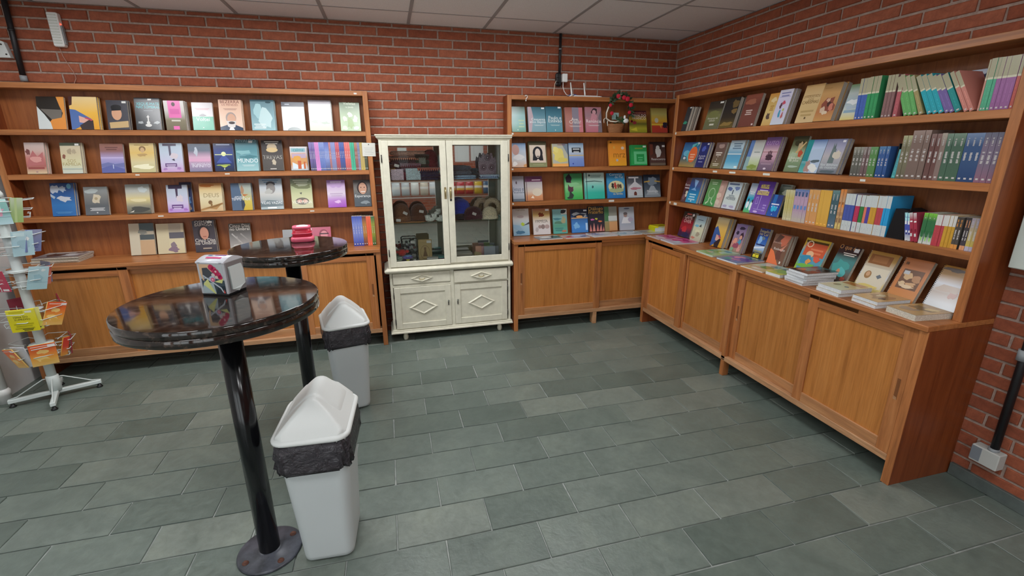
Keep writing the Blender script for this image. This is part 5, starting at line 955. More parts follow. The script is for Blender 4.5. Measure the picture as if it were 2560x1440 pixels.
 ('yellow bordered gospel book with an orange panel', 'R0', -1.845, -0.185, 0.175, 0.225, 0.02, 20, 1, 'c8b03c', 'c8c83c,7cb44c,4c9cb0,5c9cb4,c89c3c,c4a83c', 'r .08 .1 .95 .88|5c9cb4;r .1 .5 .95 .88|c85c3c;r .05 .88 .95 .94|4c3c1c;t .25 .74 .2 e8d0b0|O;x .6 .7 .5 2 .05|d87c58;e .4 .55 .15 .1|e0b48c;b .3 .4 .25 .14|3c8cb0;b .75 .45 .15 .09|d8604c;b .5 .2 .4 .1|74b850;b .45 .35 .1 .1|e09c54'),
 ('dark brown book with a turquoise scene', 'R0', -2.077, -0.185, 0.132, 0.225, 0.02, 22, 1, '443028', '5c4c44,6c5c54,4c7c7c,4c8484,3c2c2c,38282c', 'b .45 .42 .4 .2|4c9c98;b .6 .3 .25 .14|5cb4b4;e .45 .3 .08 .07|c88c6c;t .35 .9 .12 d89c64|O que é o;x .6 .8 .6 2 .025|d8d0c8;b .8 .12 .12 .06|b85c4c;b .2 .2 .2 .1|3c5c5c;r .72 .86 .94 .96|dcdce0'),
 ('spiral bound gold book with oval portrait', 'R0', -2.263, -0.19, 0.154, 0.23, 0.022, 24, 1, 'c8a868', 'd0bc74,d4c48c,c8ccd0,c0b8a8,b08c4c,a87c3c', 'r .08 .68 .85 .92|8c5c34;r .2 .73 .72 .88|a06c40;r .04 .1 .95 .6|d4ccb8;e .3 .4 .12 .1|a07c54;e .3 .42 .07 .06|c8a07c;p .6 .4 .7 .46 .8 .4 .7 .34|6c747c;b .5 .12 .4 .06|d8c474'),
 ('spiral bound orange book with group picture', 'R0', -2.449, -0.19, 0.136, 0.23, 0.022, 24, 1, 'c07c44', 'cc8c50,c07c48,b87444,b06c40', 'r .15 .28 .88 .74|6c4c38;b .4 .6 .2 .1|c8a880;b .7 .55 .18 .12|b08460;b .3 .4 .14 .06|d0b490;b .6 .4 .2 .06|c8a078;r .2 .62 .4 .7|b8bcc0;b .5 .34 .3 .04|d8c0a0;r .1 .84 .2 .9|6c4830'),
 ('spiral bound pale book by the end panel', 'R0', -2.627, -0.19, 0.137, 0.23, 0.024, 24, 1, 'c8c4cc', 'd4d8dc,ccd0d4,b0a49c,c8ccd4,a87c34,a87830', 'b .45 .92 .4 .05|4c3420;r .8 .85 .97 .92|b8bcc0;b .7 .4 .14 .1|b08c84;b .5 .5 .5 .08|b4a498'),  # whitish ground is glare painted over a gold cover
]
# (look, shelf, start, depth, thickness, height, count, lean, colours, style)
SPINES = [
 ('violet', 'L2', -3.295, -0.14, 0.0109, 0.217, 4, 0, '8a80b8,6a5a98,3c3c68', 'band'),
 ('pink', 'L2', -3.252, -0.14, 0.0107, 0.217, 3, 0, 'd890cc,c880c0,d88cd0', 'plain'),
 ('blue', 'L2', -3.22, -0.14, 0.01, 0.217, 4, 0, '8c9cd0,6c80c0,4a5ca0', 'band'),
 ('indigo', 'L2', -3.18, -0.14, 0.0112, 0.217, 3, 0, '5c68b0,7c8cc8,3a4478', 'band'),
 ('dusty red', 'L2', -3.146, -0.14, 0.0143, 0.217, 1, 0, 'c47c84,b07070,8a5a60', 'band'),
 ('periwinkle', 'L2', -3.132, -0.14, 0.0113, 0.217, 3, 0, '8c94c4,8088bc,6c7094', 'band'),
 ('crimson', 'L2', -3.098, -0.14, 0.0151, 0.217, 2, 0, 'd06c7c,b84c58,8a3a48', 'band'),
 ('navy', 'L2', -3.068, -0.14, 0.0127, 0.217, 3, 0, '5c70b0,3c509c,34406c', 'band'),
 ('coral red', 'L2', -3.029, -0.14, 0.0146, 0.217, 3, 0, 'e07c78,d86864,b04c50', 'band'),
 ('emerald', 'L2', -2.986, -0.14, 0.0167, 0.215, 2, 0, '4cb494,38a484,3cb08c', 'plain'),
 ('brown', 'L2', -2.952, -0.14, 0.0107, 0.215, 2, 0, 'b8846c,9c6458,7c4c48', 'band'),
 ('grey blue', 'L2', -2.931, -0.14, 0.0094, 0.215, 2, 0, '8c90b4,7c80a4,8c84a8', 'band'),
 ('mustard', 'L2', -2.912, -0.14, 0.0162, 0.215, 2, 0, 'b8a05c,c0a868,c0ac50', 'plain'),
 ('dark olive', 'L2', -2.88, -0.14, 0.0115, 0.215, 2, 0, '7a7450,54583c,3c4434', 'band'),
 ('royal blue', 'L0', -3.027, -0.17, 0.0205, 0.25, 4, 0, '3c50b0,7c8cd0,3448a8', 'band'),
 ('maroon and ochre', 'L0', -2.945, -0.17, 0.0159, 0.247, 2, 0, '5c2c3c,b8803c,5c2840', 'band'),
 ('vivid orange', 'L0', -2.913, -0.17, 0.0191, 0.246, 2, 0, 'f06c48,e86440,f07050', 'plain'),
 ('green and yellow', 'L0', -2.875, -0.17, 0.0144, 0.244, 2, 0, '2c6c48,98a040,28603c', 'band'),
 ('blue lower', 'R1', -2.085, -0.205, 0.0178, 0.207, 3, 0, 'b0ac90,4c6cb8', 'half'),
 ('green lower', 'R1', -2.138, -0.205, 0.0196, 0.209, 3, 0, 'b0ac90,3c9c64', 'half'),
 ('brown lower', 'R1', -2.233, -0.205, 0.0161, 0.203, 3, 0, 'b0ac90,8c6c6c', 'half'),
 ('rose lower', 'R1', -2.293, -0.205, 0.0211, 0.198, 1, 0, 'b0ac90,b8646c', 'half'),
 ('black lower', 'R1', -2.29, -0.17, 0.0139, 0.193, 2, 0, 'b0ac90,2c2c2c', 'half'),
 ('lime green lower', 'R1', -2.348, -0.205, 0.0217, 0.199, 3, -22, 'b0ac90,6cb46c', 'half'),
 ('khaki lower', 'R1', -2.418, -0.205, 0.0218, 0.198, 1, -24, 'b0ac90,a89c6c', 'half'),
 ('cyan lower', 'R1', -2.458, -0.205, 0.0239, 0.197, 3, -27, 'b0ac90,30acbc', 'half'),
 ('violet lower', 'R1', -2.533, -0.205, 0.0199, 0.192, 2, -29, 'b0ac90,7c6ca8', 'half'),
 ('teal lower', 'R1', -2.574, -0.205, 0.0278, 0.19, 1, -29, 'b0ac90,2c9494', 'half'),
 ('salmon lower', 'R1', -2.608, -0.205, 0.0191, 0.197, 2, -29, 'b0ac90,d08c80', 'half'),
 ('peach lower', 'R1', -2.654, -0.205, 0.0068, 0.205, 1, 0, 'b0ac90,cc9888', 'half'),
 ('mint lower', 'R1', -2.661, -0.205, 0.0115, 0.208, 3, 0, 'b0ac90,5cb490', 'half'),
 ('orchid lower', 'R1', -2.697, -0.205, 0.0164, 0.207, 4, 0, 'b0ac90,a06ca0', 'half'),
 ('red lower', 'R1', -2.763, -0.205, 0.0125, 0.209, 1, 0, 'b0ac90,c86860', 'half'),
 ('taupe', 'R2', -2.123, -0.205, 0.0197, 0.155, 3, 0, '9c9c90,6c6c64,5c5c58', 'title'),
 ('mauve brown', 'R2', -2.182, -0.205, 0.0183, 0.155, 2, 0, '98908c,7c6868,6c5858', 'title'),
 ('leaf green', 'R2', -2.218, -0.205, 0.0202, 0.155, 2, 0, '6c9c6c,5c8c54,5c8450', 'title'),
 ('steel blue', 'R2', -2.264, -0.205, 0.0184, 0.157, 3, 0, '5c88b0,3c6098,2c5088', 'title'),
 ('turquoise', 'R2', -2.353, -0.205, 0.0191, 0.141, 1, 5, '6cb4b8,4c9ca8,4ca4a4', 'plain'),
 ('tall khaki', 'R2', -2.374, -0.205, 0.0209, 0.207, 2, 0, 'b4b48c,7c7860,6c6858', 'title'),
 ('tall brown', 'R2', -2.416, -0.205, 0.0267, 0.229, 3, 0, 'a08c84,806c64,786860', 'title'),
 ('tall maroon', 'R2', -2.502, -0.205, 0.0219, 0.211, 2, 0, '8c7470,70504c,705450', 'title'),
 ('tall stone grey', 'R2', -2.546, -0.205, 0.0215, 0.213, 1, 0, 'b0a89c,8c7c74,8c7470', 'title'),
 ('tall bottle green', 'R2', -2.567, -0.205, 0.0251, 0.21, 3, 0, '7c9484,4c6858,4c6c58', 'title'),
 ('tall denim blue', 'R2', -2.643, -0.205, 0.0231, 0.209, 3, 0, '7c90b0,3c5880,2c4874', 'title'),
 ('tall plum', 'R2', -2.712, -0.205, 0.0222, 0.209, 3, 0, '6c7080,7c7084,90687c', 'title'),
 ('pale lemon', 'R3', -1.712, -0.205, 0.0141, 0.195, 5, 0, 'c8c4a0,c4b874,c8c4a8', 'plain'),
 ('blue and rose patterned', 'R3', -1.782, -0.205, 0.0262, 0.204, 4, 0, '5c7cb0,b89cb4,c0b8ac', 'art'),
 ('peach orange', 'R3', -1.89, -0.205, 0.0248, 0.209, 3, 0, 'd8a468,d49c60,d89c68', 'title'),
 ('amber yellow', 'R3', -1.965, -0.205, 0.026, 0.212, 3, 0, 'd8a84c,dcac50,d8a448', 'plain'),
 ('slate green', 'R3', -2.045, -0.205, 0.0231, 0.216, 2, 0, '6c8c8c,48646c,60748c', 'title'),
 ('orange and cream', 'R3', -2.095, -0.205, 0.0172, 0.226, 2, 0, 'd8843c,c89c74,d0bc74', 'art'),
 ('white with blue block', 'R3', -2.134, -0.205, 0.0198, 0.205, 3, 0, 'c8d0d0,4c5ca4', 'block'),
 ('white with crimson block', 'R3', -2.196, -0.205, 0.0266, 0.203, 1, 0, 'c8d0d0,b83c5c', 'block'),
 ('white with green block', 'R3', -2.224, -0.205, 0.0225, 0.203, 1, 0, 'c8d0d0,3c7c44', 'block'),
 ('white with salmon block', 'R3', -2.248, -0.205, 0.0191, 0.202, 1, 0, 'c8d0d0,d87c64', 'block'),
 ('white with indigo block', 'R3', -2.264, -0.205, 0.0191, 0.205, 1, 0, 'c8d0d0,54489c', 'block'),
 ('white with ochre block', 'R3', -2.283, -0.205, 0.0174, 0.206, 2, 0, 'c8d0d0,c8983c', 'block'),
 ('white with red block', 'R3', -2.318, -0.205, 0.0171, 0.208, 2, 0, 'c8d0d0,b84c54', 'block'),
 ('white with azure block', 'R3', -2.352, -0.205, 0.0118, 0.21, 3, 0, 'c8d0d0,2c9cd4', 'block'),
 ('aqua and blue', 'R3', -2.489, -0.205, 0.0139, 0.14, 2, -12, '9cd0d0,4c5cb0,d8dcdc', 'art'),
 ('white and wine', 'R3', -2.518, -0.205, 0.0162, 0.143, 2, -14, 'd0d0d0,a83c50,9c3448', 'art'),
 ('lime and forest', 'R3', -2.553, -0.205, 0.0186, 0.148, 3, 0, '84cc4c,38744c,d8dcd8', 'art'),
 ('white over brick red', 'R3', -2.609, -0.205, 0.0131, 0.146, 3, 0, 'd4d4d0,b84c54,b84450', 'half2'),
 ('white over gold', 'R3', -2.649, -0.205, 0.0142, 0.148, 3, 0, 'd4d4d0,c89c3c,c8983c', 'half2'),
 ('charcoal', 'R3', -2.692, -0.205, 0.0133, 0.146, 2, 0, '4c4844,54504c,d8944c', 'foot'),
 ('black brown', 'R3', -2.726, -0.205, 0.0104, 0.147, 2, 0, '403c3c,48444c,d89c74', 'foot'),
 ('grey with yellow label', 'R3', -2.747, -0.205, 0.0165, 0.148, 2, 0, '9c94a0,c8b458,b8b4c8', 'foot'),
]
# ================================================================== leaflet rack at the white wall
def rack():
    X0, Y0 = -5.03, -.663
    t = thing('leaflet_rack', 'white revolving wire rack holding leaflets beside the white wall', 'rack', (X0, Y0, 0))
    wm = 'rack_white'
    MB().lathe([(.026, .05), (.026, 1.40)], 20).build('pole', wm, t)
    MB().lathe([(.04, 1.36), (.04, 1.38), (.03, 1.40)], 20).build('pole_cap', wm, t)
    # cross base of two bars with stays and feet
    an = .42
    for k, a in enumerate((an, an+PI/2)):
        c, s = math.cos(a), math.sin(a); L = .235
        M = Matrix.Rotation(a, 4, 'Z')
        MB().cbox(-L, L, -.014, .014, .03, .056, .003, M=M).build('base_bar', wm, t)
        for sg in (-1, 1):
            MB().tube([(sg*L*.95*c, sg*L*.95*s, .058), (sg*L*.8*c, sg*L*.8*s, .064), (sg*.05*c, sg*.05*s, .145), (sg*.024*c, sg*.024*s, .146)], .0035, 6).build('stay', wm, t)
            MB().lathe([(.017, 0), (.019, .006), (.012, .014), (.007, .03)], 12).build('foot', 'black_plastic', t, (sg*L*.93*c, sg*L*.93*s, 0))
    MB().lathe([(.034, .05), (.034, .16), (.027, .165)], 16).build('hub', wm, t)
    # tiers of wire pockets
    tiers = [(.40, 5, .3), (.64, 5, .9), (.90, 5, .45), (1.12, 5, .1), (1.33, 4, .5)]
    for z, n, ph in tiers:
        MB().lathe([(.027, z-.004), (.062, z-.002), (.062, z+.002), (.027, z+.004)], 24).build('tier_ring', wm, t)
        MB().lathe([(.027, z-.105), (.05, z-.104), (.05, z-.101), (.027, z-.1)], 24).build('tier_ring', wm, t)
        for i in range(n):
            a = ph+2*PI*i/n; pk = MB()
            M = Matrix.Translation((0, 0, z)) @ Matrix.Rotation(a, 4, 'Z')
            q = lambda x, y, zz: tuple(M @ Vector((x, y, zz)))
            wdt = .058
            r = .0025
            pk.tube([q(.055, -wdt, 0), q(.16, -wdt, .012), q(.165, wdt, .012), q(.055, wdt, 0)], r, 5)
            pk.tube([q(.055, -wdt, -.05), q(.14, -wdt, -.05), q(.145, wdt, -.05), q(.055, wdt, -.05)], r, 5)
            for yy in (-.035, .035): pk.tube([q(.05, yy, -.1), q(.125, yy, -.1), q(.13, yy, -.075), q(.118, yy, -.074)], r, 5)
            pk.tube([q(.125, -.035, -.1), q(.125, .035, -.1)], r, 5)
            pk.build('wire_pocket', wm, t)
    return t
rack()
def leaflet(label, a, z, w, h, grad, items='', tilt=.18, roll=0, rad=.128, thick=.006, n=1, group=None):
    """a leaflet in a pocket of the rack, facing outwards at angle a"""
    X0, Y0 = -5.03, -.663
    b = MB(); b.box(-w/2, w/2, 0, thick, 0, h, 0, lin(grad.split(',')[0]))
    M = Matrix.Translation((X0, Y0, z)) @ Matrix.Rotation(a+PI/2, 4, 'Z') @ Matrix.Translation((0, -rad, 0)) @ Matrix.Rotation(roll, 4, 'Y') @ Matrix.Rotation(tilt, 4, 'X')
    o = b.build('leaflet', 'print'); o.matrix_world = M
    p = MB(); art(p, w, h, grad, items, -.0004); pr = p.build('print', 'print', o)
    tag(o, label, 'leaflet', group)
# ================================================================== wall services
def conduit_left():
    t = thing('wall_conduit', 'black conduit running up the brick above the long bookcase', 'conduit', (-5.07, -.03, 2.10))
    MB().tube([(-.005, 0, 0.03), (.007, 0, .488)], .0165, 12).build('pipe', 'black_conduit', t)
    MB().lathe([(.02, .0), (.02, .035)], 14).build('coupling', 'grey_plastic', t, (-.005, 0, -.01))
    MB().lathe([(.0185, .3), (.0185, .315)], 14).build('clip', 'black_plastic', t, (.002, 0, 0))
conduit_left()
def bracket():
    t = thing('wall_bracket', 'white wall fan bracket cut off by the picture edge', 'bracket', (-5.14, 0, 2.235))
    MB().prism([(-.08, 0), (.028, 0), (.012, .095), (-.01, .105), (-.08, .105)], -.035, -.001).build('plate', 'white_plastic', t)
    for x, z in ((.01, .02), (-.004, .08)): MB().lathe([(.005, 0), (.005, .003)], 10).build('screw', 'dark_metal', t, (x, -.035, z), (PI/2, 0, 0))
    MB().tube([(-.06, -.03, .02), (-.03, -.055, .05), (-.03, -.07, .09), (-.05, -.08, .12)], .009, 10).build('arm', 'white_plastic', t)
bracket()
def emergency():
    t = thing('emergency_light', 'white emergency light with lamp rows and a red indicator', 'lamp', (-4.815, -.002, 2.42))
    M = Matrix.Rotation(.03, 4, 'Y')
    MB().cbox(-.031, .031, -.045, 0, -.105, .105, .006).build('body', 'white_gloss', t)
    for k in range(11):
        z = .088-.0172*k
        m = MB(); m.cbox(-.024, .024, -.0475, -.044, z-.0055, z+.0055, .002); m.build('lamp_row', plain('led_lens', 'c9cdc6', .2), t)
    MB().cbox(.031, .038, -.034, -.006, -.09, .03, .003).build('side_switch', 'grey_plastic', t)
    MB().ball((.034, -.03, .035), .004, 8, 6).build('indicator', 'red_led', t)
    MB().tube([(-.02, -.008, -.1), (-.012, -.006, -.16), (.01, -.006, -.22), (.03, -.006, -.27), (.032, -.006, -.3), (.012, -.006, -.335), (.008, -.008, -.348)], .0022, 6).build('cord', plain('pink_cord', 'b08878', .6), t)
emergency()
def router_group():
    t = thing('wall_conduit', 'black conduit and socket on the brick above the narrow bookcase', 'conduit', (-1.17, 0, 2.16))
    MB().tube([(.001, -.022, .10), (.003, -.022, .427)], .0115, 12).build('pipe', 'black_conduit', t)
    MB().lathe([(.013, .30), (.013, .31)], 12).build('clip', 'grey_plastic', t, (.002, -.022, 0))
    MB().cbox(-.035, .02, -.042, -.001, 0.005, .115, .012).build('socket_box', 'black_plastic', t)
    MB().cbox(-.04, -.012, -.068, -.042, .03, .075, .006).build('plug', 'black_plastic', t)
    MB().tube([(-.04, -.055, .045), (-.052, -.055, .02), (-.058, -.05, -.03), (-.06, -.045, -.085)], .0028, 6).build('cord', 'wire_cream', t)
    a = thing('power_adapter', 'white plug-in power adapter beside the black socket', 'adapter', (-1.135, -.06, 2.175))
    MB().cbox(-.023, .023, -.02, .02, .02, .088, .004).build('body', 'white_gloss', a)
    MB().tube([(-.012, 0, .02), (-.012, 0, -.02), (-.002, -.005, -.055), (.018, -.01, -.082), (.04, -.012, -.09)], .003, 6).build('cord', 'white_gloss', a)
    r = thing('router', 'white router with two raised antennas on top of the narrow bookcase', 'router', (-.96, -.075, ZT))
    MB().cbox(-.10, .13, -.045, .045, 0, .014, .005).build('body', 'white_gloss', r)
    MB().tube([(-.14, -.03, .004), (-.10, -.02, .022)], .006, 8).build('hinge_arm', 'white_gloss', r)
    for (x0, x1) in ((-.10, -.115), (.028, .012)):
        MB().tube([(x0, .02, .012), (x0+(x1-x0)*.1, .02, .03), (x1, .02, .125)], [.006, .007, .0055], 10).build('antenna', 'white_gloss', r)
    MB().tube([(.13, -.03, .007), (.165, -.034, .006)], .006, 8).build('plug', 'white_gloss', r)
    MB().tube([(-.13, .04, .012), (-.10, .05, .03), (-.05, .05, .028), (-.02, .048, .012)], .005, 8).build('blue_lead', 'blue_cable', r)
    h = thing('hook', 'white question-mark hook screwed to the narrow bookcase top', 'hook', (-1.515, -DS-.001, ZT-.024))
    MB().tube([(.0, -.002, -.018), (.001, -.004, -.004), (.009, -.006, .004), (.011, -.007, .014), (.004, -.008, .022), (-.006, -.008, .021), (-.010, -.008, .013)], .0033, 8).build('hook_wire', 'white_gloss', h)
    MB().ball((0, -.002, -.02), .005, 8, 6).build('tip', 'white_gloss', h)
router_group()
def side_services():
    t = thing('breaker_panel', 'pale grey-green electrical panel box on the side wall', 'panel', (0, -2.99, 1.112))
    MB().cbox(-.10, -.0005, -.19, .125, 0, .536, .004).build('case', 'panel_box', t)
    MB().cbox(-.112, -.10, -.187, .122, .003, .533, .003).build('cover', 'panel_box', t)
    c = thing('wall_conduit', 'black conduit with grey clips dropping to a junction box', 'conduit', (-.03, -2.972, .25))
    MB().tube([(0, -.01, .0), (0, -.0, .86)], .0165, 12).build('pipe', 'black_conduit', c)
    for z in (.455,): MB().lathe([(.021, z), (.021, z+.05)], 14).build('coupling', 'grey_plastic', c, (0, -.0, 0))
    j = thing('junction_box', 'paint-smeared grey junction box low on the side wall', 'box', (-.0, -2.965, .155))
    MB().cbox(-.055, -.0005, -.055, .055, 0, .085, .004).build('body', plain('smeared_grey', 'b9bcb8', .7), j)
    MB().lathe([(.021, .08), (.021, .10)], 14).build('collar', 'grey_plastic', j, (-.03, -.015, 0))
    MB().cbox(-.0565, -.054, .012, .052, .01, .08, .001).build('grey_patch', plain('patch_grey', '7c848c', .6), j)
    b = thing('wall_junction', 'white plastic end of a fitting on the side-wall bookcase top', 'fitting', (-.18, -2.79, ZT-.005))
    MB().cbox(-.05, .03, -.06, .035, -.025, .012, .01).build('cap', 'white_gloss', b)
    MB().tube([(-.01, -.06, -.006), (-.01, -.12, -.006)], .008, 8).build('stub', 'white_gloss', b)
    p = thing('drain_pipe', 'white drain pipe with a collar standing at the white wall', 'pipe', (-5.325, -.66, 0))
    MB().lathe([(.03, 0.06), (.03, 2.58)], 20).build('pipe', 'white_gloss', p)
    MB().lathe([(.036, 0), (.036, .055), (.04, .058), (.04, .085), (.036, .09), (.03, .1)], 20).build('collar', 'white_gloss', p)
side_services()
def flower_basket():
    t = thing('flower_basket', 'small wicker basket under an arch of red roses and white ribbon', 'basket', (-.64, -.105, Z1))
    m = MB()
    for k in range(7):
        z = .006+.011*k; r = .048+.003*k
        m.tube([(1.25*r*math.cos(a*PI/12), .62*r*math.sin(a*PI/12), z+.002*(a % 2)) for a in range(24)], .006, 6, closed=True)
    m.build('wicker_bowl', 'wicker', t)
    n = 20
    pts = [(.118*math.cos(PI*(1.02-1.04*i/n)), -.07*min(1, .35+math.sin(PI*i/n)), .155+.165*math.sin(PI*(1.02-1.04*i/n))) for i in range(n+1)]
    pts = [(-.075, 0, .06), (-.105, -.012, .11)]+pts[1:-1]+[(.105, -.012, .11), (.075, 0, .06)]
    MB().tube(pts, .007, 8).build('arch', plain('stem_brown', '4a3a28', .8), t)
    rnd = random.Random(5)
    plain('leaf_green', '3f5a3c', .6); plain('leaf_pale', '7c8a68', .7); plain('rose_red', 'c01f38', .5); plain('leaf_bright', '2f7a44', .5)
    def leaf(p, c, s, k):
        b = MB(); d = Vector((rnd.uniform(-1, 1), rnd.uniform(-1, .2), rnd.uniform(-1, 1))).normalized(); u = d.cross(Vector((.3, 1, .2))).normalized()
        P0 = Vector(p); b.poly([P0, P0+d*s*.5+u*s*.22, P0+d*s, P0+d*s*.5-u*s*.22]); b.poly([P0, P0+d*s*.5-u*s*.22, P0+d*s, P0+d*s*.5+u*s*.22]); b.build('leaf', c, t)
    for i, p in enumerate(pts[2:-2]):
        if i in (0, 1, 2): continue
        for k in range(5): leaf((p[0]+rnd.uniform(-.012, .012), p[1]+rnd.uniform(-.015, .01), p[2]+rnd.uniform(-.012, .012)), rnd.choice(['leaf_green', 'leaf_green', 'leaf_pale']), rnd.uniform(.03, .055), k)
    for k in range(26): leaf((rnd.uniform(-.03, .075), rnd.uniform(-.04, .0), .085+rnd.uniform(0, .05)), rnd.choice(['leaf_bright', 'leaf_pale', 'leaf_green']), rnd.uniform(.03, .05), k)
    def rose(x, z, r):
        b = MB()
        for k in range(4):
            rr = r*(1-.22*k); b.ring_loft([[(rr*e*math.cos(j*PI/4+k*.4), rr*e*math.sin(j*PI/4+k*.4), zz) for j in range(8)] for e, zz in ((.4, -r*.4), (1, .0+k*r*.12), (.85, r*.35+k*r*.12))], cap=True)
        b.build('rose', 'rose_red', t, (x, -.095 if z > .2 else -.065, z), (PI/2, 0, 0))
    for x, z, r in ((-.035, .305, .021), (.02, .295, .021), (.055, .285, .023), (.092, .235, .02), (.098, .175, .017), (-.108, .23, .016), (-.075, .165, .018)): rose(x, z, r)
    for k in range(2): rose(.125, .10, .012)
    MB().tube([(-.11, -.07, .22), (-.12, -.05, .17), (-.105, -.02, .125), (-.07, -.03, .10), (-.02, -.035, .095), (.02, -.03, .105)], .0065, 8).build('ribbon', 'ribbon', t)
    MB().tube([(-.11, -.02, .13), (-.13, -.022, .115), (-.128, -.024, .085)], .004, 6).build('ribbon_tail', 'ribbon', t)
    MB().tube([(-.09, -.028, .11), (-.098, -.03, .09), (-.094, -.032, .06)], .004, 6).build('ribbon_tail', 'ribbon', t)
    b = MB(); b.ball((.085, -.035, .105), (.028, .014, .022), 10, 6); b.ball((.07, -.035, .135), (.012, .01, .02), 8, 6); b.build('white_bow', 'white_gloss', t)
    MB().box(-.035, .035, -.003, .003, 0, .06).build('card', plain('card_teal', '8fb0ac', .5), t, (-.015, -.02, .115), (-.1, 0, .1))
flower_basket()
def notes():
    o = MB().box(-.051, .051, -.0012, 0, -.052, .052).build('note_card', 'label_paper', None, (-2.84, -DS-.0016, 1.631), (0, .02, 0))
    tag(o, 'white note card pinned to the end post of the long bookcase', 'note')
    MB().ball((0, -.003, .04), (.004, .004, .004), 8, 6).build('pin', 'dark_metal', o)
    m = MB()
    for k in range(5): m.box(-.035+.004*(k % 2), .035-.006*(k % 3), -.0016, -.0013, .012-.012*k, .0135-.012*k)
    m.build('handwriting', 'grey_plastic', o)
    o = MB().lathe([(.013, 0), (.015, .03), (.012, .05), (.004, .052)], 14).build('white_plug', 'white_gloss', None, (-1.683, -.175, 1.672)); tag(o, 'white plastic knob on the hutch corner', 'knob')
notes()
# black book ends
def book_end(label, y, z, h, lean, w=.12):
    t = thing('book_end', label, 'book end', (-.19, y, z))
    MB().prism([(0, 0), (w*.9, 0), (w, h*.9), (w*.6, h), (w*.05, h)], -.004, .0).build('upright', 'bookend', t, (0, 0, 0), (lean, 0, 0))
    MB().box(.01, .11, -.07, 0, 0, .0015).build('foot_plate', 'bookend', t)
book_end('black metal book end between the short and tall spines', -2.345, Z2, .17, 0)
book_end('black metal book end after the white spines', -2.47, Z3, .16, 0)
def book_end_front():
    t = thing('book_end', 'broad black book end facing the room beside the aqua spines', 'book end', (-.2, -2.392, Z3))
    MB().prism([(-.0, 0), (.088, 0), (.088, .145), (.06, .152), (.02, .152)], 0, .05).build('block', 'bookend', t, (0, 0, 0), (0, 0, -PI/2))
book_end_front()
# far end of the hall, seen only in the hutch mirror and the table tops: notices and hanging snack bags
for k, (x, z, lab) in enumerate(((-.98, 1.58, 'broad white notice sheet on the far brick wall'), (-.62, 1.6, 'white notice sheet with grey lines on the far brick wall'), (-1.45, 1.35, 'pale green notice board on the far brick wall'), (-2.35, 1.5, 'small white notice beside the far window'))):
    w_ = (.17, .15, .16, .1)[k]
    o = MB().box(-w_, w_, 0, .004, -.2, .2, 0, hcol(('d4d8d8', 'd0d4d4', 'c0d4cc', 'd0d0cc')[k])).build('notice_sheet', 'print_matte', None, (x, -7.049, z)); tag(o, lab+', reflected in the hutch mirror', 'notice')
def snack_bags():
    r_ = thing('snack_stand', 'wire stand of snack bags at the far wall, reflected in the mirror', 'stand', (-1.5, -6.55, 0))
    for x in (-1.25, 1.25): MB().box(x-.015, x+.015, -.015, .015, 0, 1.0).build('upright', 'rack_white', r_)
    for z in (.62, .96): MB().tube([(-1.25, 0, z), (1.25, 0, z)], .008, 6).build('hanging_bar', 'rack_white', r_)
    cols = ['c8ccd0', 'b8bcc0', 'd0d0cc', 'c4b8a8', 'c8ccd0', '5ca04c', 'a83038', 'b0343c', 'a83038', 'c8a838', '3c5c7c']
    for k, c in enumerate(cols):
        m = MB(); rings = []
        for u in range(7):
            v = u/6; th = .035*math.sin(PI*min(1, max(0, (v-.06)/.88)))+.002; wd = .085+.008*math.sin(PI*v)
            rings.append([(wd*math.cos(a*PI/6), th*math.sin(a*PI/6), -.28*v) for a in range(12)])
        m.ring_loft(rings, 0, [hcol(c), hcol(c), hcol('d8d4d0'), hcol('e0b040') if 5 < k < 9 else hcol(c), hcol(c), hcol(c), hcol(c)])
        o = m.build('snack_bag', 'print', None, (-2.55+.205*k, -6.55, .955)); tag(o, ['silver', 'grey', 'white', 'tan', 'pale silver', 'green', 'first red and yellow', 'second red and yellow', 'third red and yellow', 'yellow', 'blue'][k]+' snack bag hanging on the far stand', 'snack bag', 'snack bags on the far stand')
snack_bags()
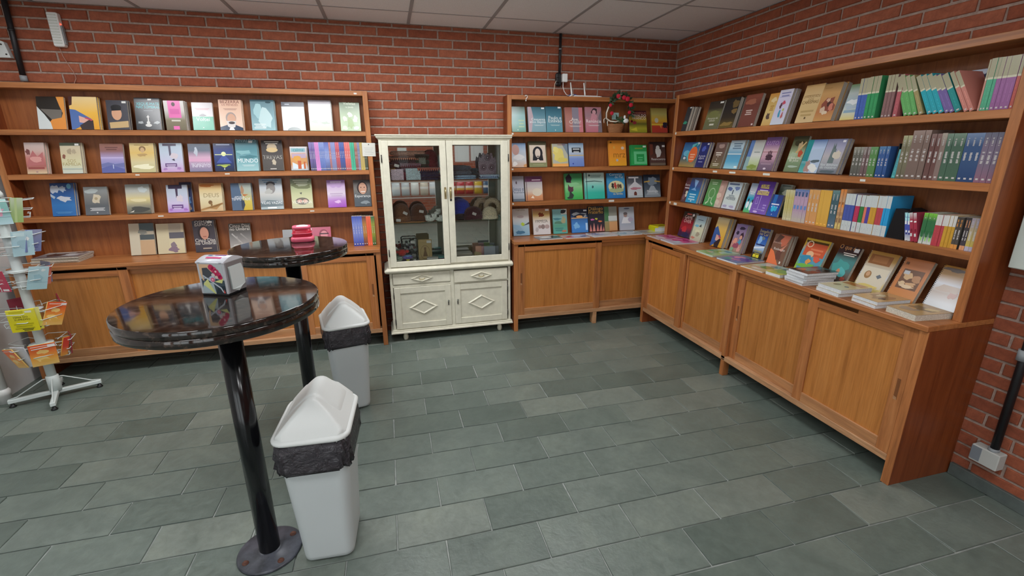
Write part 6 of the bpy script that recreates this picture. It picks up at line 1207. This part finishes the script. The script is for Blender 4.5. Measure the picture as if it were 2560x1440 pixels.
# ================================================================== printed covers and books
FONT = {}
def text_mesh(s):
    if s in FONT: return FONT[s]
    cu = bpy.data.curves.new('t', 'FONT'); cu.body = s; cu.resolution_u = 2; cu.align_x = 'CENTER'
    ob = bpy.data.objects.new('t', cu); me = ob.to_mesh()
    vs = [tuple(v.co) for v in me.vertices]; fs = [tuple(p.vertices) for p in me.polygons]
    ob.to_mesh_clear(); bpy.data.objects.remove(ob); bpy.data.curves.remove(cu)
    xs = [v[0] for v in vs] or [0, 1]; ys = [v[1] for v in vs] or [0, 1]
    FONT[s] = (vs, fs, min(xs), max(xs), min(ys), max(ys)); return FONT[s]
def art(b, w, h, grad, items, y0):
    """print: gradient ground (bottom to top) and shapes, in the plane y=y0-..., x in -w/2..w/2, z in 0..h"""
    g = [lin(c) for c in grad.split(',')]; n = len(g)
    if n == 1: g = g*2; n = 2
    X = lambda u: (u-.5)*w
    for i in range(n-1):
        z0, z1 = h*i/(n-1), h*(i+1)/(n-1)
        b.poly([(-w/2, y0, z0), (w/2, y0, z0), (w/2, y0, z1), (-w/2, y0, z1)], 0, [g[i], g[i], g[i+1], g[i+1]])
    k = 1
    for it in (items.split(';') if items else []):
        spec, arg = it.split('|'); sp_ = spec.split(); ty = sp_[0]; y = y0-.00022*k; k += 1
        v = [float(x) for x in sp_[1:(5 if ty == 'x' else 4) if ty in 'tx' else None] if ty != 'x' or True] if ty != 't' else [float(x) for x in sp_[1:4]]
        cl = lambda x: max(0, min(1, x))
        if ty == 'r': x0, z0, x1, z1 = v; b.poly([(X(cl(x0)), y, cl(z0)*h), (X(cl(x1)), y, cl(z0)*h), (X(cl(x1)), y, cl(z1)*h), (X(cl(x0)), y, cl(z1)*h)], 0, lin(arg))
        elif ty == 'p': b.poly([(X(cl(v[i])), y, cl(v[i+1])*h) for i in range(0, len(v), 2)], 0, lin(arg))
        elif ty in 'eb':
            cx, cz, rx, rz = v; m = 16 if ty == 'e' else 13
            rnd = random.Random(int(cx*1000+cz*77+rx*13)); pts = []
            for i in range(m):
                a = 2*PI*i/m; e = 1 if ty == 'e' else rnd.uniform(.62, 1.15)
                pts.append((X(cl(cx+rx*e*math.cos(a))), y, cl(cz+rz*e*math.sin(a))*h))
            if ty == 'e': b.poly(pts, 0, lin(arg))
            else:
                c0 = (X(cl(cx)), y, cl(cz)*h)
                for i in range(m): b.poly([c0, pts[i], pts[(i+1) % m]], 0, lin(arg))
        elif ty == 'x':
            cx, cz, ww, nn = [float(x) for x in sp_[1:5]]; hh = float(sp_[5]); nn = int(nn)
            for i in range(nn):
                zc = cz-(i)*hh*2.0; e = ww*(1-.18*(i % 2))
                b.poly([(X(cl(cx-e/2)), y, cl(zc-hh/2)*h), (X(cl(cx+e/2)), y, cl(zc-hh/2)*h), (X(cl(cx+e/2)), y, cl(zc+hh/2)*h), (X(cl(cx-e/2)), y, cl(zc+hh/2)*h)], 0, lin(arg))
        elif ty == 't':
            cx, cz, th = v; col = lin(sp_[4]); vs, fs, xa, xb, ya, yb = text_mesh(arg)
            s = th*h/.7; tw = (xb-xa)*s
            sx = min(1.0, (w*.92)/tw) if tw else 1
            ox = X(cx); half = tw*sx/2; ox = max(-w/2+half+.001, min(w/2-half-.001, ox)) if half < w/2 else 0
            mx = (xa+xb)/2; bs = len(b.v)
            b.v += [(ox+(p[0]-mx)*s*sx, y, cz*h+p[1]*s) for p in vs]
            for f in fs: b.face([bs+i for i in f], 0, col)
SHELF = {'L1': 'on the long bookcase top shelf', 'L2': 'on the long bookcase second shelf', 'L3': 'on the long bookcase third shelf', 'L0': 'on the long bookcase counter',
         'M1': 'on the narrow bookcase top shelf', 'M2': 'on the narrow bookcase second shelf', 'M3': 'on the narrow bookcase third shelf', 'M0': 'on the narrow bookcase counter',
         'R1': 'on the side bookcase top shelf', 'R2': 'on the side bookcase second shelf', 'R3': 'on the side bookcase third shelf', 'R0': 'on the side bookcase counter'}
ZS = {'1': Z1, '2': Z2, '3': Z3, '0': ZC}
def book_mesh(w, h, t, col):
    """paperback, front at y=0 facing -y, spine at -x"""
    c = .0009; b = MB(); cc = lin(col)
    b.box(-w/2, w/2, 0, c, 0, h, 0, cc).box(-w/2, w/2, t-c, t, 0, h, 0, cc).box(-w/2, -w/2+c, c, t-c, 0, h, 0, cc)
    return b.mesh('book', 'print')
def pages_mesh(w, h, t):
    return MB().box(-w/2+.0009, w/2-.001, .0009, t-.0009, .0006, h-.0006).mesh('pages', 'pages')
ORD = ['first', 'second', 'third', 'fourth', 'fifth']; NUM = ['', 'one', 'two', 'three', 'four', 'five']
def face_book(look, sh, a, d, w, h, t, lean, n, base, grad, items):
    R_ = sh[0] == 'R'; zs = ZS[sh[1]]
    avail = -d-.016-n*t*1.02
    l = math.radians(lean)
    l = min(l, math.asin(max(.02, min(.9, avail/h))))
    if l < .05: l = .05
    me = book_mesh(w, h, t, base); pm = pages_mesh(w, h, t)
    am = MB(); art(am, w, h, grad, items, -.0003); am = am.mesh('cover_print', 'print')
    for k in range(n):
        off = k*t*1.01/math.cos(l)
        z = zs+t*math.sin(l)+.0003
        slip = .006*(k % 2)-.002*k if k else 0
        if R_: loc = (d+off, a-w/2-slip, z); rot = Euler((-l, 0, -PI/2), 'XYZ')
        else: loc = (a+w/2+slip, d+off, z); rot = Euler((-l, 0, 0), 'XYZ')
        o = put('book', me, None, loc, rot)
        put('pages', pm, o)
        if k == 0:
            put('cover_print', am, o); tag(o, look+' '+SHELF[sh], 'book')
            if look.startswith('spiral'):
                s = MB()
                for i in range(int(h/.0085)):
                    zz = .006+i*.0085
                    s.tube([(-w/2+.006, -.001, zz), (-w/2-.002, -.004, zz+.001), (-w/2-.005, t/2, zz+.002), (-w/2-.002, t+.003, zz+.001), (-w/2+.006, t+.001, zz)], .0011, 4)
                s.build('spiral_binding', 'black_plastic' if 'pale' in look else 'chrome', o)
        else:
            tag(o, ORD[k-1]+' spare copy behind the '+look, 'book', 'spare copies of the '+look)
for row in BOOKS: face_book(*row)
def spine_mesh(t, h, dep, cols, style, seed):
    """spine-out book: spine at y=0 facing -y, thickness along x from 0 to t"""
    c = [lin(x) for x in cols.split(',')]; b = MB(); e = .0008; base = c[1] if len(c) > 1 else c[0]
    b.box(0, t, 0, e, 0, h, 0, base).box(0, e, e, dep, 0, h, 0, base).box(t-e, t, e, dep, 0, h, 0, base)
    me = b.mesh('book', 'print')
    a = MB(); y = -.0003; x0, x1 = .0002, t-.0002; rnd = random.Random(seed)
    def q(z0, z1, ca, cb=None, xa=x0, xb=x1, yy=y): a.poly([(xa, yy, z0*h), (xb, yy, z0*h), (xb, yy, z1*h), (xa, yy, z1*h)], 0, [ca, ca, cb or ca, cb or ca])
    mul = lambda col, f: tuple(min(1, v*f) for v in col[:3])+(1,)
    pale = (.62, .60, .58, 1); m0, m1 = t*.28, t*.72
    def words_(z0, z1, col, xa, xb, yy):
        z = z0
        while z < z1:
            hgt = rnd.uniform(.012, .022)
            if rnd.random() > .16: q(z, min(z+hgt*.72, z1), col, None, xa+rnd.uniform(0, .12)*(xb-xa), xb-rnd.uniform(0, .2)*(xb-xa), yy)
            z += hgt
    if style == 'half':
        q(0, .60, mul(c[1], .92), c[1]); q(.60, .64, (.68, .66, .5, 1)); q(.64, 1, c[0], mul(c[0], .95))
        q(.03, .06, pale, None, m0, m1, y-.0003); words_(.15, .5, mul(c[1], 1.35), t*.4, t*.6, y-.0003)
    elif style == 'block':
        q(0, .27, c[0]); q(.27, .70, c[1]); q(.70, 1, c[0]); words_(.32, .66, mul(c[1], 1.4), t*.42, t*.58, y-.0003); words_(.1, .16, (.35, .37, .4, 1), t*.4, t*.6, y-.0003)
    elif style == 'half2':
        q(0, .66, c[2], c[1]); q(.66, 1, c[0]); words_(.1, .55, mul(c[1], 1.4), t*.42, t*.58, y-.0003)
    elif style == 'foot':
        q(.14, 1, c[1], c[0]); q(0, .14, c[2]); words_(.3, .6, pale, m0, m1, y-.0003); words_(.7, .92, mul(c[2], .9), m0, m1, y-.0003)
    else:
        q(0, .4, c[-1], c[len(c)//2]); q(.4, .75, c[len(c)//2]); q(.75, 1, c[len(c)//2], c[0])
        if style == 'band':
            words_(.42, .68, pale, t*.38, t*.62, y-.0003); words_(.76, .97, mul(c[0], 1.3), t*.35, t*.6, y-.0003); words_(.12, .28, mul(c[-1], 1.7), t*.4, t*.6, y-.0003); q(.05, .085, pale, None, m0, m1, y-.0003)
        elif style == 'title':
            words_(.38, .62, pale, m0, m1, y-.0003); words_(.74, .9, mul(pale, .8), t*.35, t*.65, y-.0003); q(.05, .085, pale, None, m0, m1, y-.0003)
        elif style == 'art':
            for k in range(5):
                z = rnd.uniform(.05, .85); q(z, z+rnd.uniform(.04, .14), mul(rnd.choice(c), rnd.uniform(.5, 1.5)), None, t*rnd.uniform(0.05, .4), t*rnd.uniform(.5, .95), y-.0003*(1+k*.4))
        else:
            words_(.2, .7, mul(c[0], 1.12), t*.42, t*.6, y-.0003); q(.05, .08, mul(c[0], 1.4), None, m0, m1, y-.0003)
    return me, a.mesh('spine_print', 'print'), MB().box(.0008, t-.0008, .0009, dep-.001, .0006, h-.0006).mesh('pages', 'pages')
def spine_run(look, sh, a, d, tt, h, n, lean, cols, style):
    R_ = sh[0] == 'R'; zs = ZS[sh[1]]; dep = min(.145, -d-.014)
    t = tt*math.cos(math.radians(lean))-.0004
    ms, ma, mp = spine_mesh(t, h, dep, cols, style, len(look))
    l = math.radians(lean)
    for k in range(n):
        p = a+(k*tt)*(-1 if R_ else 1)
        jit = random.uniform(0, .004)
        loc = (d+jit, p, zs+.0003) if R_ else (p, d+jit, zs+.0003)
        M = Matrix.Translation(loc) @ Matrix.Rotation(-PI/2 if R_ else 0, 4, 'Z')
        if l > 0: M = M @ Matrix.Translation((t, 0, 0)) @ Matrix.Rotation(l, 4, 'Y') @ Matrix.Translation((-t, 0, 0))
        elif l < 0: M = M @ Matrix.Rotation(l, 4, 'Y')
        o = put('book', ms); o.matrix_world = M
        put('pages', mp, o); put('spine_print', ma, o)
        end = {'half': ' under a cream top', 'block': '', 'half2': ''}.get(style, '')
        lab = '%s spine%s, %s of %s %s' % (look, end, ORD[k], NUM[n], SHELF[sh].replace('on the', 'on')) if n > 1 else '%s spine%s %s' % (look, end, SHELF[sh])
        tag(o, lab, 'book', '%s spines %s' % (look, SHELF[sh]) if n > 1 else None)
for row in SPINES: spine_run(*row)
# ------------------------------------------------------------------ flat magazines and stacks
def flat_book(label, cx, cy, z, lx, ly, th, rz, grad, items='', pages='pages_white', cat='magazine', group=None, name='magazine'):
    """lies on a counter; lx along local x (bottom edge of the cover), ly the cover height"""
    b = MB(); c0 = lin(grad.split(',')[0]); e = .0007
    b.box(-lx/2, lx/2, -ly/2, ly/2, th-e, th, 0, c0).box(-lx/2, lx/2, -ly/2, ly/2, 0, e, 0, c0).box(-lx/2, -lx/2+e, -ly/2, ly/2, e, th-e, 0, c0)
    o = b.build(name, 'print', None, (cx, cy, z), (0, 0, rz))
    MB().box(-lx/2+e, lx/2-.001, -ly/2+.001, ly/2-.001, e, th-e).build('pages', pages, o)
    a = MB(); art(a, lx, ly, grad, items, 0); me = a.mesh('cover_print', 'print')
    put('cover_print', me, o, (0, -ly/2, th+.0003), (-PI/2, 0, 0))
    return tag(o, label, cat, group)
RZ = -PI/2
def counters():
    fb = flat_book; z = ZC+.0003
    fb('white magazine with pink swirls at the corner end of side counter', -.298, -.52, z, .20, .235, .004, RZ, 'd8ccd0,c86c9c,d884ac', 'b .3 .6 .3 .2|b8447c;b .6 .3 .3 .15|e4d4dc;b .75 .7 .2 .2|c05c90;b .2 .2 .15 .1|a86c54')
    fb('pink and pale blue magazine over the side counter edge', -.296, -.755, z, .215, .238, .009, RZ-.06, 'c8d8e4,d86ca0,c85490', 'b .3 .6 .35 .25|d0407c;p 0 .5 .6 .9 .5 .7 .1 .4|e8b4cc;b .7 .3 .25 .2|cfe0e8;b .6 .75 .3 .1|b83c74')
    for k in range(2): fb(('upper' if k else 'lower')+' leaf green magazine of the pair on the side counter', -.30, -1.26, z+.0062*k, .20, .24, .006, RZ-.05+.03*k, 'a8c47c,8cb87c,a8c8b8', 'b .4 .5 .3 .2|78a85c;b .7 .6 .2 .2|a8d0c0;b .35 .3 .2 .1|d8c89c;b .6 .8 .2 .1|5c9cb0', group='leaf green magazines')
    fb('violet and teal picture magazine on the side counter', -.30, -1.50, z, .20, .24, .011, RZ+.03, '5c84a8,7c64a8,6c8ca0', 'b .3 .6 .25 .2|d08cac;b .6 .5 .3 .2|6c54a4;b .7 .8 .2 .1|3c6c8c;b .3 .25 .2 .15|4c9c94;b .55 .3 .2 .1|b87ca4')
    fb('cream and orange picture magazine beside the violet one', -.30, -1.735, z, .185, .235, .007, RZ+.05, 'd8b478,c8c49c,a8c8c4', 'b .4 .3 .3 .15|c8985c;b .6 .5 .3 .2|7c9c54;b .3 .7 .2 .15|b8d0cc;b .7 .75 .2 .15|5c9c9c;b .5 .15 .3 .1|e0c8a0')
    fb('thick yellow and green booklet before the white stack', -.335, -1.915, z, .115, .15, .02, RZ, 'c8cc5c,6c9c5c', 'b .5 .5 .4 .3|8cb464;r 0 .8 1 1|5c7c84', cat='book', name='book')
    for k in range(5):
        top = k == 4
        fb('top dark brown book of the white-paged stack on side counter' if top else ORD[3-k]+' white-paged book under the dark one in the side counter stack', -.305-.008*(k % 2), -2.085-.004*k, z+.0155*k, .145, .21, .0152, RZ-.12+.05*(k % 3), '4c3c34,5c4c44,3c5c5c' if top else 'c8ccd0,c8ccd0', 'b .4 .5 .35 .3|4c7c7c;b .3 .25 .2 .15|b8744c;b .7 .7 .2 .2|2c2420' if top else '', cat='book', name='book', group=None if top else 'white-paged stacked books')
    for k in range(2):
        o = fb(('upper' if k else 'lower')+' cream spiral book in the pair before the oval portrait', -.31, -2.31-.006*k, z+.0215*k, .15, .20, .021, RZ-.1+.04*k, 'd8d0b0,d0b878', 'r .1 .7 .9 .95|b07c44;e .3 .4 .12 .1|a08454;p .6 .4 .7 .46 .8 .4 .7 .34|6c747c', cat='book', name='book')
        s = MB()
        for i in range(22): s.tube([(-.07, -.095+i*.009, .001), (-.079, -.095+i*.009, .008), (-.078, -.095+i*.009, .016), (-.07, -.095+i*.009, .0225)], .0012, 4)
        s.build('spiral_binding', 'white_gloss', o)
    for k in range(2): fb(('upper' if k else 'lower')+' tan book of the pair before the orange spiral book', -.305, -2.515, z+.0185*k, .14, .20, .018, RZ-.12+.05*k, 'c8a46c,b8905c', 'b .5 .5 .35 .3|a07c54;b .4 .6 .15 .15|d0bc94;b .7 .35 .12 .1|5c3c28', cat='book', name='book')
    fb('thick tan book lying at the end panel of side counter', -.30, -2.695, z, .145, .205, .03, RZ-.1, 'b89c74,c8a46c,a88450', 'b .5 .6 .4 .2|8c7454;b .4 .3 .3 .15|a0907c;b .7 .7 .2 .15|d0b474', 'pages', cat='book', name='book')
    # narrow bookcase counter
    fb('black and silver magazine on the narrow counter', -1.335, -.275, z, .225, .15, .009, .08, '8c9094,2c2e30,b8bcb8', 'b .4 .5 .3 .25|c8ccc8;b .75 .6 .2 .2|3c3e40;x .5 .2 .6 2 .05|5c6064')
    fb('red and white magazine beside the black one', -1.075, -.285, z, .24, .13, .007, .05, 'c8b4b4,8c6c78,c8c8cc', 'b .2 .4 .2 .25|c84c54;b .6 .6 .3 .2|d0d0d4;b .8 .3 .15 .2|4c4c58')
    fb('blue white magazine in the middle of the narrow counter', -.80, -.265, z, .25, .165, .012, .1, 'c4ccd4,b0b8c8,c0c8d0', 'b .3 .5 .25 .25|8ca4c4;b .65 .6 .3 .2|d8dce0;p 0 .8 .4 1 .3 .6|5c7ca0')
    fb('pale teal magazine before the person in white', -.535, -.26, z, .235, .17, .011, .08, 'a8bcc0,a8c4cc,b8c4c8', 'b .5 .5 .4 .3|c8d0d4;b .3 .4 .2 .2|7ca4b4;b .7 .65 .2 .15|8c9ca4')
    fb('grey map magazine under the yellow block', -.28, -.25, z, .23, .18, .009, .06, 'b0b4ac,a8aca4,b4b8b4', 'b .5 .5 .35 .3|c4c49c;b .25 .6 .2 .2|98a4ac')
    o = fb('bright yellow book block in the corner of the counters', -.15, -.21, z+.0093, .17, .16, .035, -.15, 'd8d824,d0d020', '', cat='book', name='book')
    fb('white book between magazine and yellow block', -.15, -.21, z+.0446, .15, .14, .012, .1, 'd0c820,d8d428', 'b .6 .5 .3 .2|8c8c20', cat='book', name='book')
    # long bookcase counter: a pile of magazines
    for k in range(4): fb('dark picture magazine topping the pile on the long counter' if k == 3 else ORD[2-k]+' magazine under the dark one in the long counter pile', -5.085+.004*k, -.135-.006*(k % 2), z+.0112*k, .28, .205, .011, .05-.03*(k % 2), '6c6c70,8c8c90,c8c8c4' if k == 3 else 'd0c8b4,d0c8b4', 'b .35 .5 .3 .3|3c3a40;b .7 .4 .2 .2|c8ccd0;b .8 .8 .15 .1|26262a;b .5 .75 .25 .1|a8a8a8' if k == 3 else '', 'pages', group=None if k == 3 else 'piled magazines')
counters()
# ------------------------------------------------------------------ leaflets on the rack
def leaflets():
    fire = 'e8c070,f0a848,ec7838,e0502c'; fi = 'b .5 .65 .25 .1|f4c878;b .4 .35 .3 .14|f6d080;b .6 .2 .3 .1|e8b458;r .08 .9 .75 .94|f0c8b8;r .7 .86 .98 .96|ece4e0'
    lf = leaflet
    lf('orange flame booklet facing forward on the lowest tier', -1.05, .285, .125, .155, fire, fi, .2, .04)
    lf('orange flame booklet folded open at the lowest tier', -2.05, .28, .085, .15, fire, fi, .3, -.12)
    lf('white leaflet behind the folded flame booklet', -1.85, .285, .09, .15, 'd0d4dc,c8ccd4', '', .22, 0, .118)
    lf('rolled red leaflet on the lowest tier by the cupboards', -.25, .31, .045, .13, 'e0a048,d84838,d04030', '', .25, .15)
    lf('dark red leaflet behind the lowest tier', .6, .30, .12, .13, '8c2c38,8c2c38,d0c8c8', '', .15, 0)
    lf('yellow flyer with black print on the middle tier', -1.35, .53, .13, .15, 'e4d820,e0d428,e4dc50', 'r .1 .86 .6 .95|c8bc20;r .66 .86 .9 .95|e4e4d0;t .45 .64 .075 3a3a20|TEMA DO;t .5 .53 .08 3a3a20|SUPREMO;x .5 .36 .7 3 .05|b8b01c;x .6 .12 .4 2 .03|3a3a20', .14, .03, .132, .01)
    lf('plastic sleeved yellow flyer beside the yellow one', -.95, .53, .06, .15, 'dcd458,d8d464,e0dc90', 'x .5 .1 .6 1 .05|3a3a30', .16, 0, .128)
    lf('orange flame booklet slanting on the middle tier', -.38, .535, .115, .155, fire, fi, .2, .32)
    lf('crimson leaflet behind the middle tier', .6, .56, .12, .14, '8c2c3c,8c3040,d8d0d0', '', .1, -.2)
    lf('crimson and white leaflet behind the yellow flyer', 2.4, .56, .12, .14, '8c3444,943848,d8d0d0', '', .1, 0)
    lf('red booklet on the fourth tier from below', -1.75, .795, .085, .135, 'b83c54,c0445c,b83c50', 'x .5 .85 .6 1 .04|d89ca4;t .5 .55 .1 e0b4b8|Espírito;x .5 .4 .6 1 .03|d89ca4;r .55 .04 .95 .14|e4dce0', .15, 0)
    lf('pale blue bookmark pouch slanting beside the red booklet', -.55, .785, .10, .15, 'a8ccd4,a8c8d0,b4d0d8', 'b .5 .5 .3 .2|98bcc8;r 0 .3 1 .32|8cb0bc;b .7 .85 .12 .06|d8e0e0', .22, .2)
    lf('coral leaflet behind the pale blue pouch', -.05, .80, .08, .12, 'd07c6c,cc7464', '', .2, .1)
    lf('slate blue leaflet at the fourth tier back', .9, .80, .11, .13, '6c6c84,74748c', '', .1, 0)
    lf('icy blue pouch on the upper tier', -.62, 1.005, .10, .155, 'b0d0d8,a8c8d4,b4d0d8', 'b .5 .45 .35 .2|9cbcc8;r .08 .8 .6 .95|c4dce0;b .72 .7 .12 .08|e0e4e4', .18, .06)
    lf('periwinkle leaflet behind the icy blue pouch', -.2, 1.02, .10, .14, '7484b4,8090bc,98a0c0', 'x .5 .3 .7 2 .05|5c6ca0', .2, .12)
    lf('lilac folded leaflet on the upper tier', -2.3, .99, .10, .14, 'b8a8cc,c0b8d0,d8d8e0', 'x .5 .8 .7 2 .05|f0f0f4', .3, .3)
    lf('mint card with a pink flower on the top tier', -1.15, 1.205, .13, .15, 'b4d0d8,84b4b0,8cbcb4', 'b .55 .5 .3 .22|d89cb0;r 0 .9 1 1|b8dcd8;r .3 .55 .36 .9|c4dcd8;r .7 .5 .76 .9|c4dcd8;r 0 .3 1 .33|9cb8c4', .1, -.02)
    lf('lime green leaflet at the side of the top tier', -.5, 1.21, .06, .15, '9cb870,a0b884,c0ccb4', 'r .3 0 .5 1|b4c890', .18, .1)
leaflets()
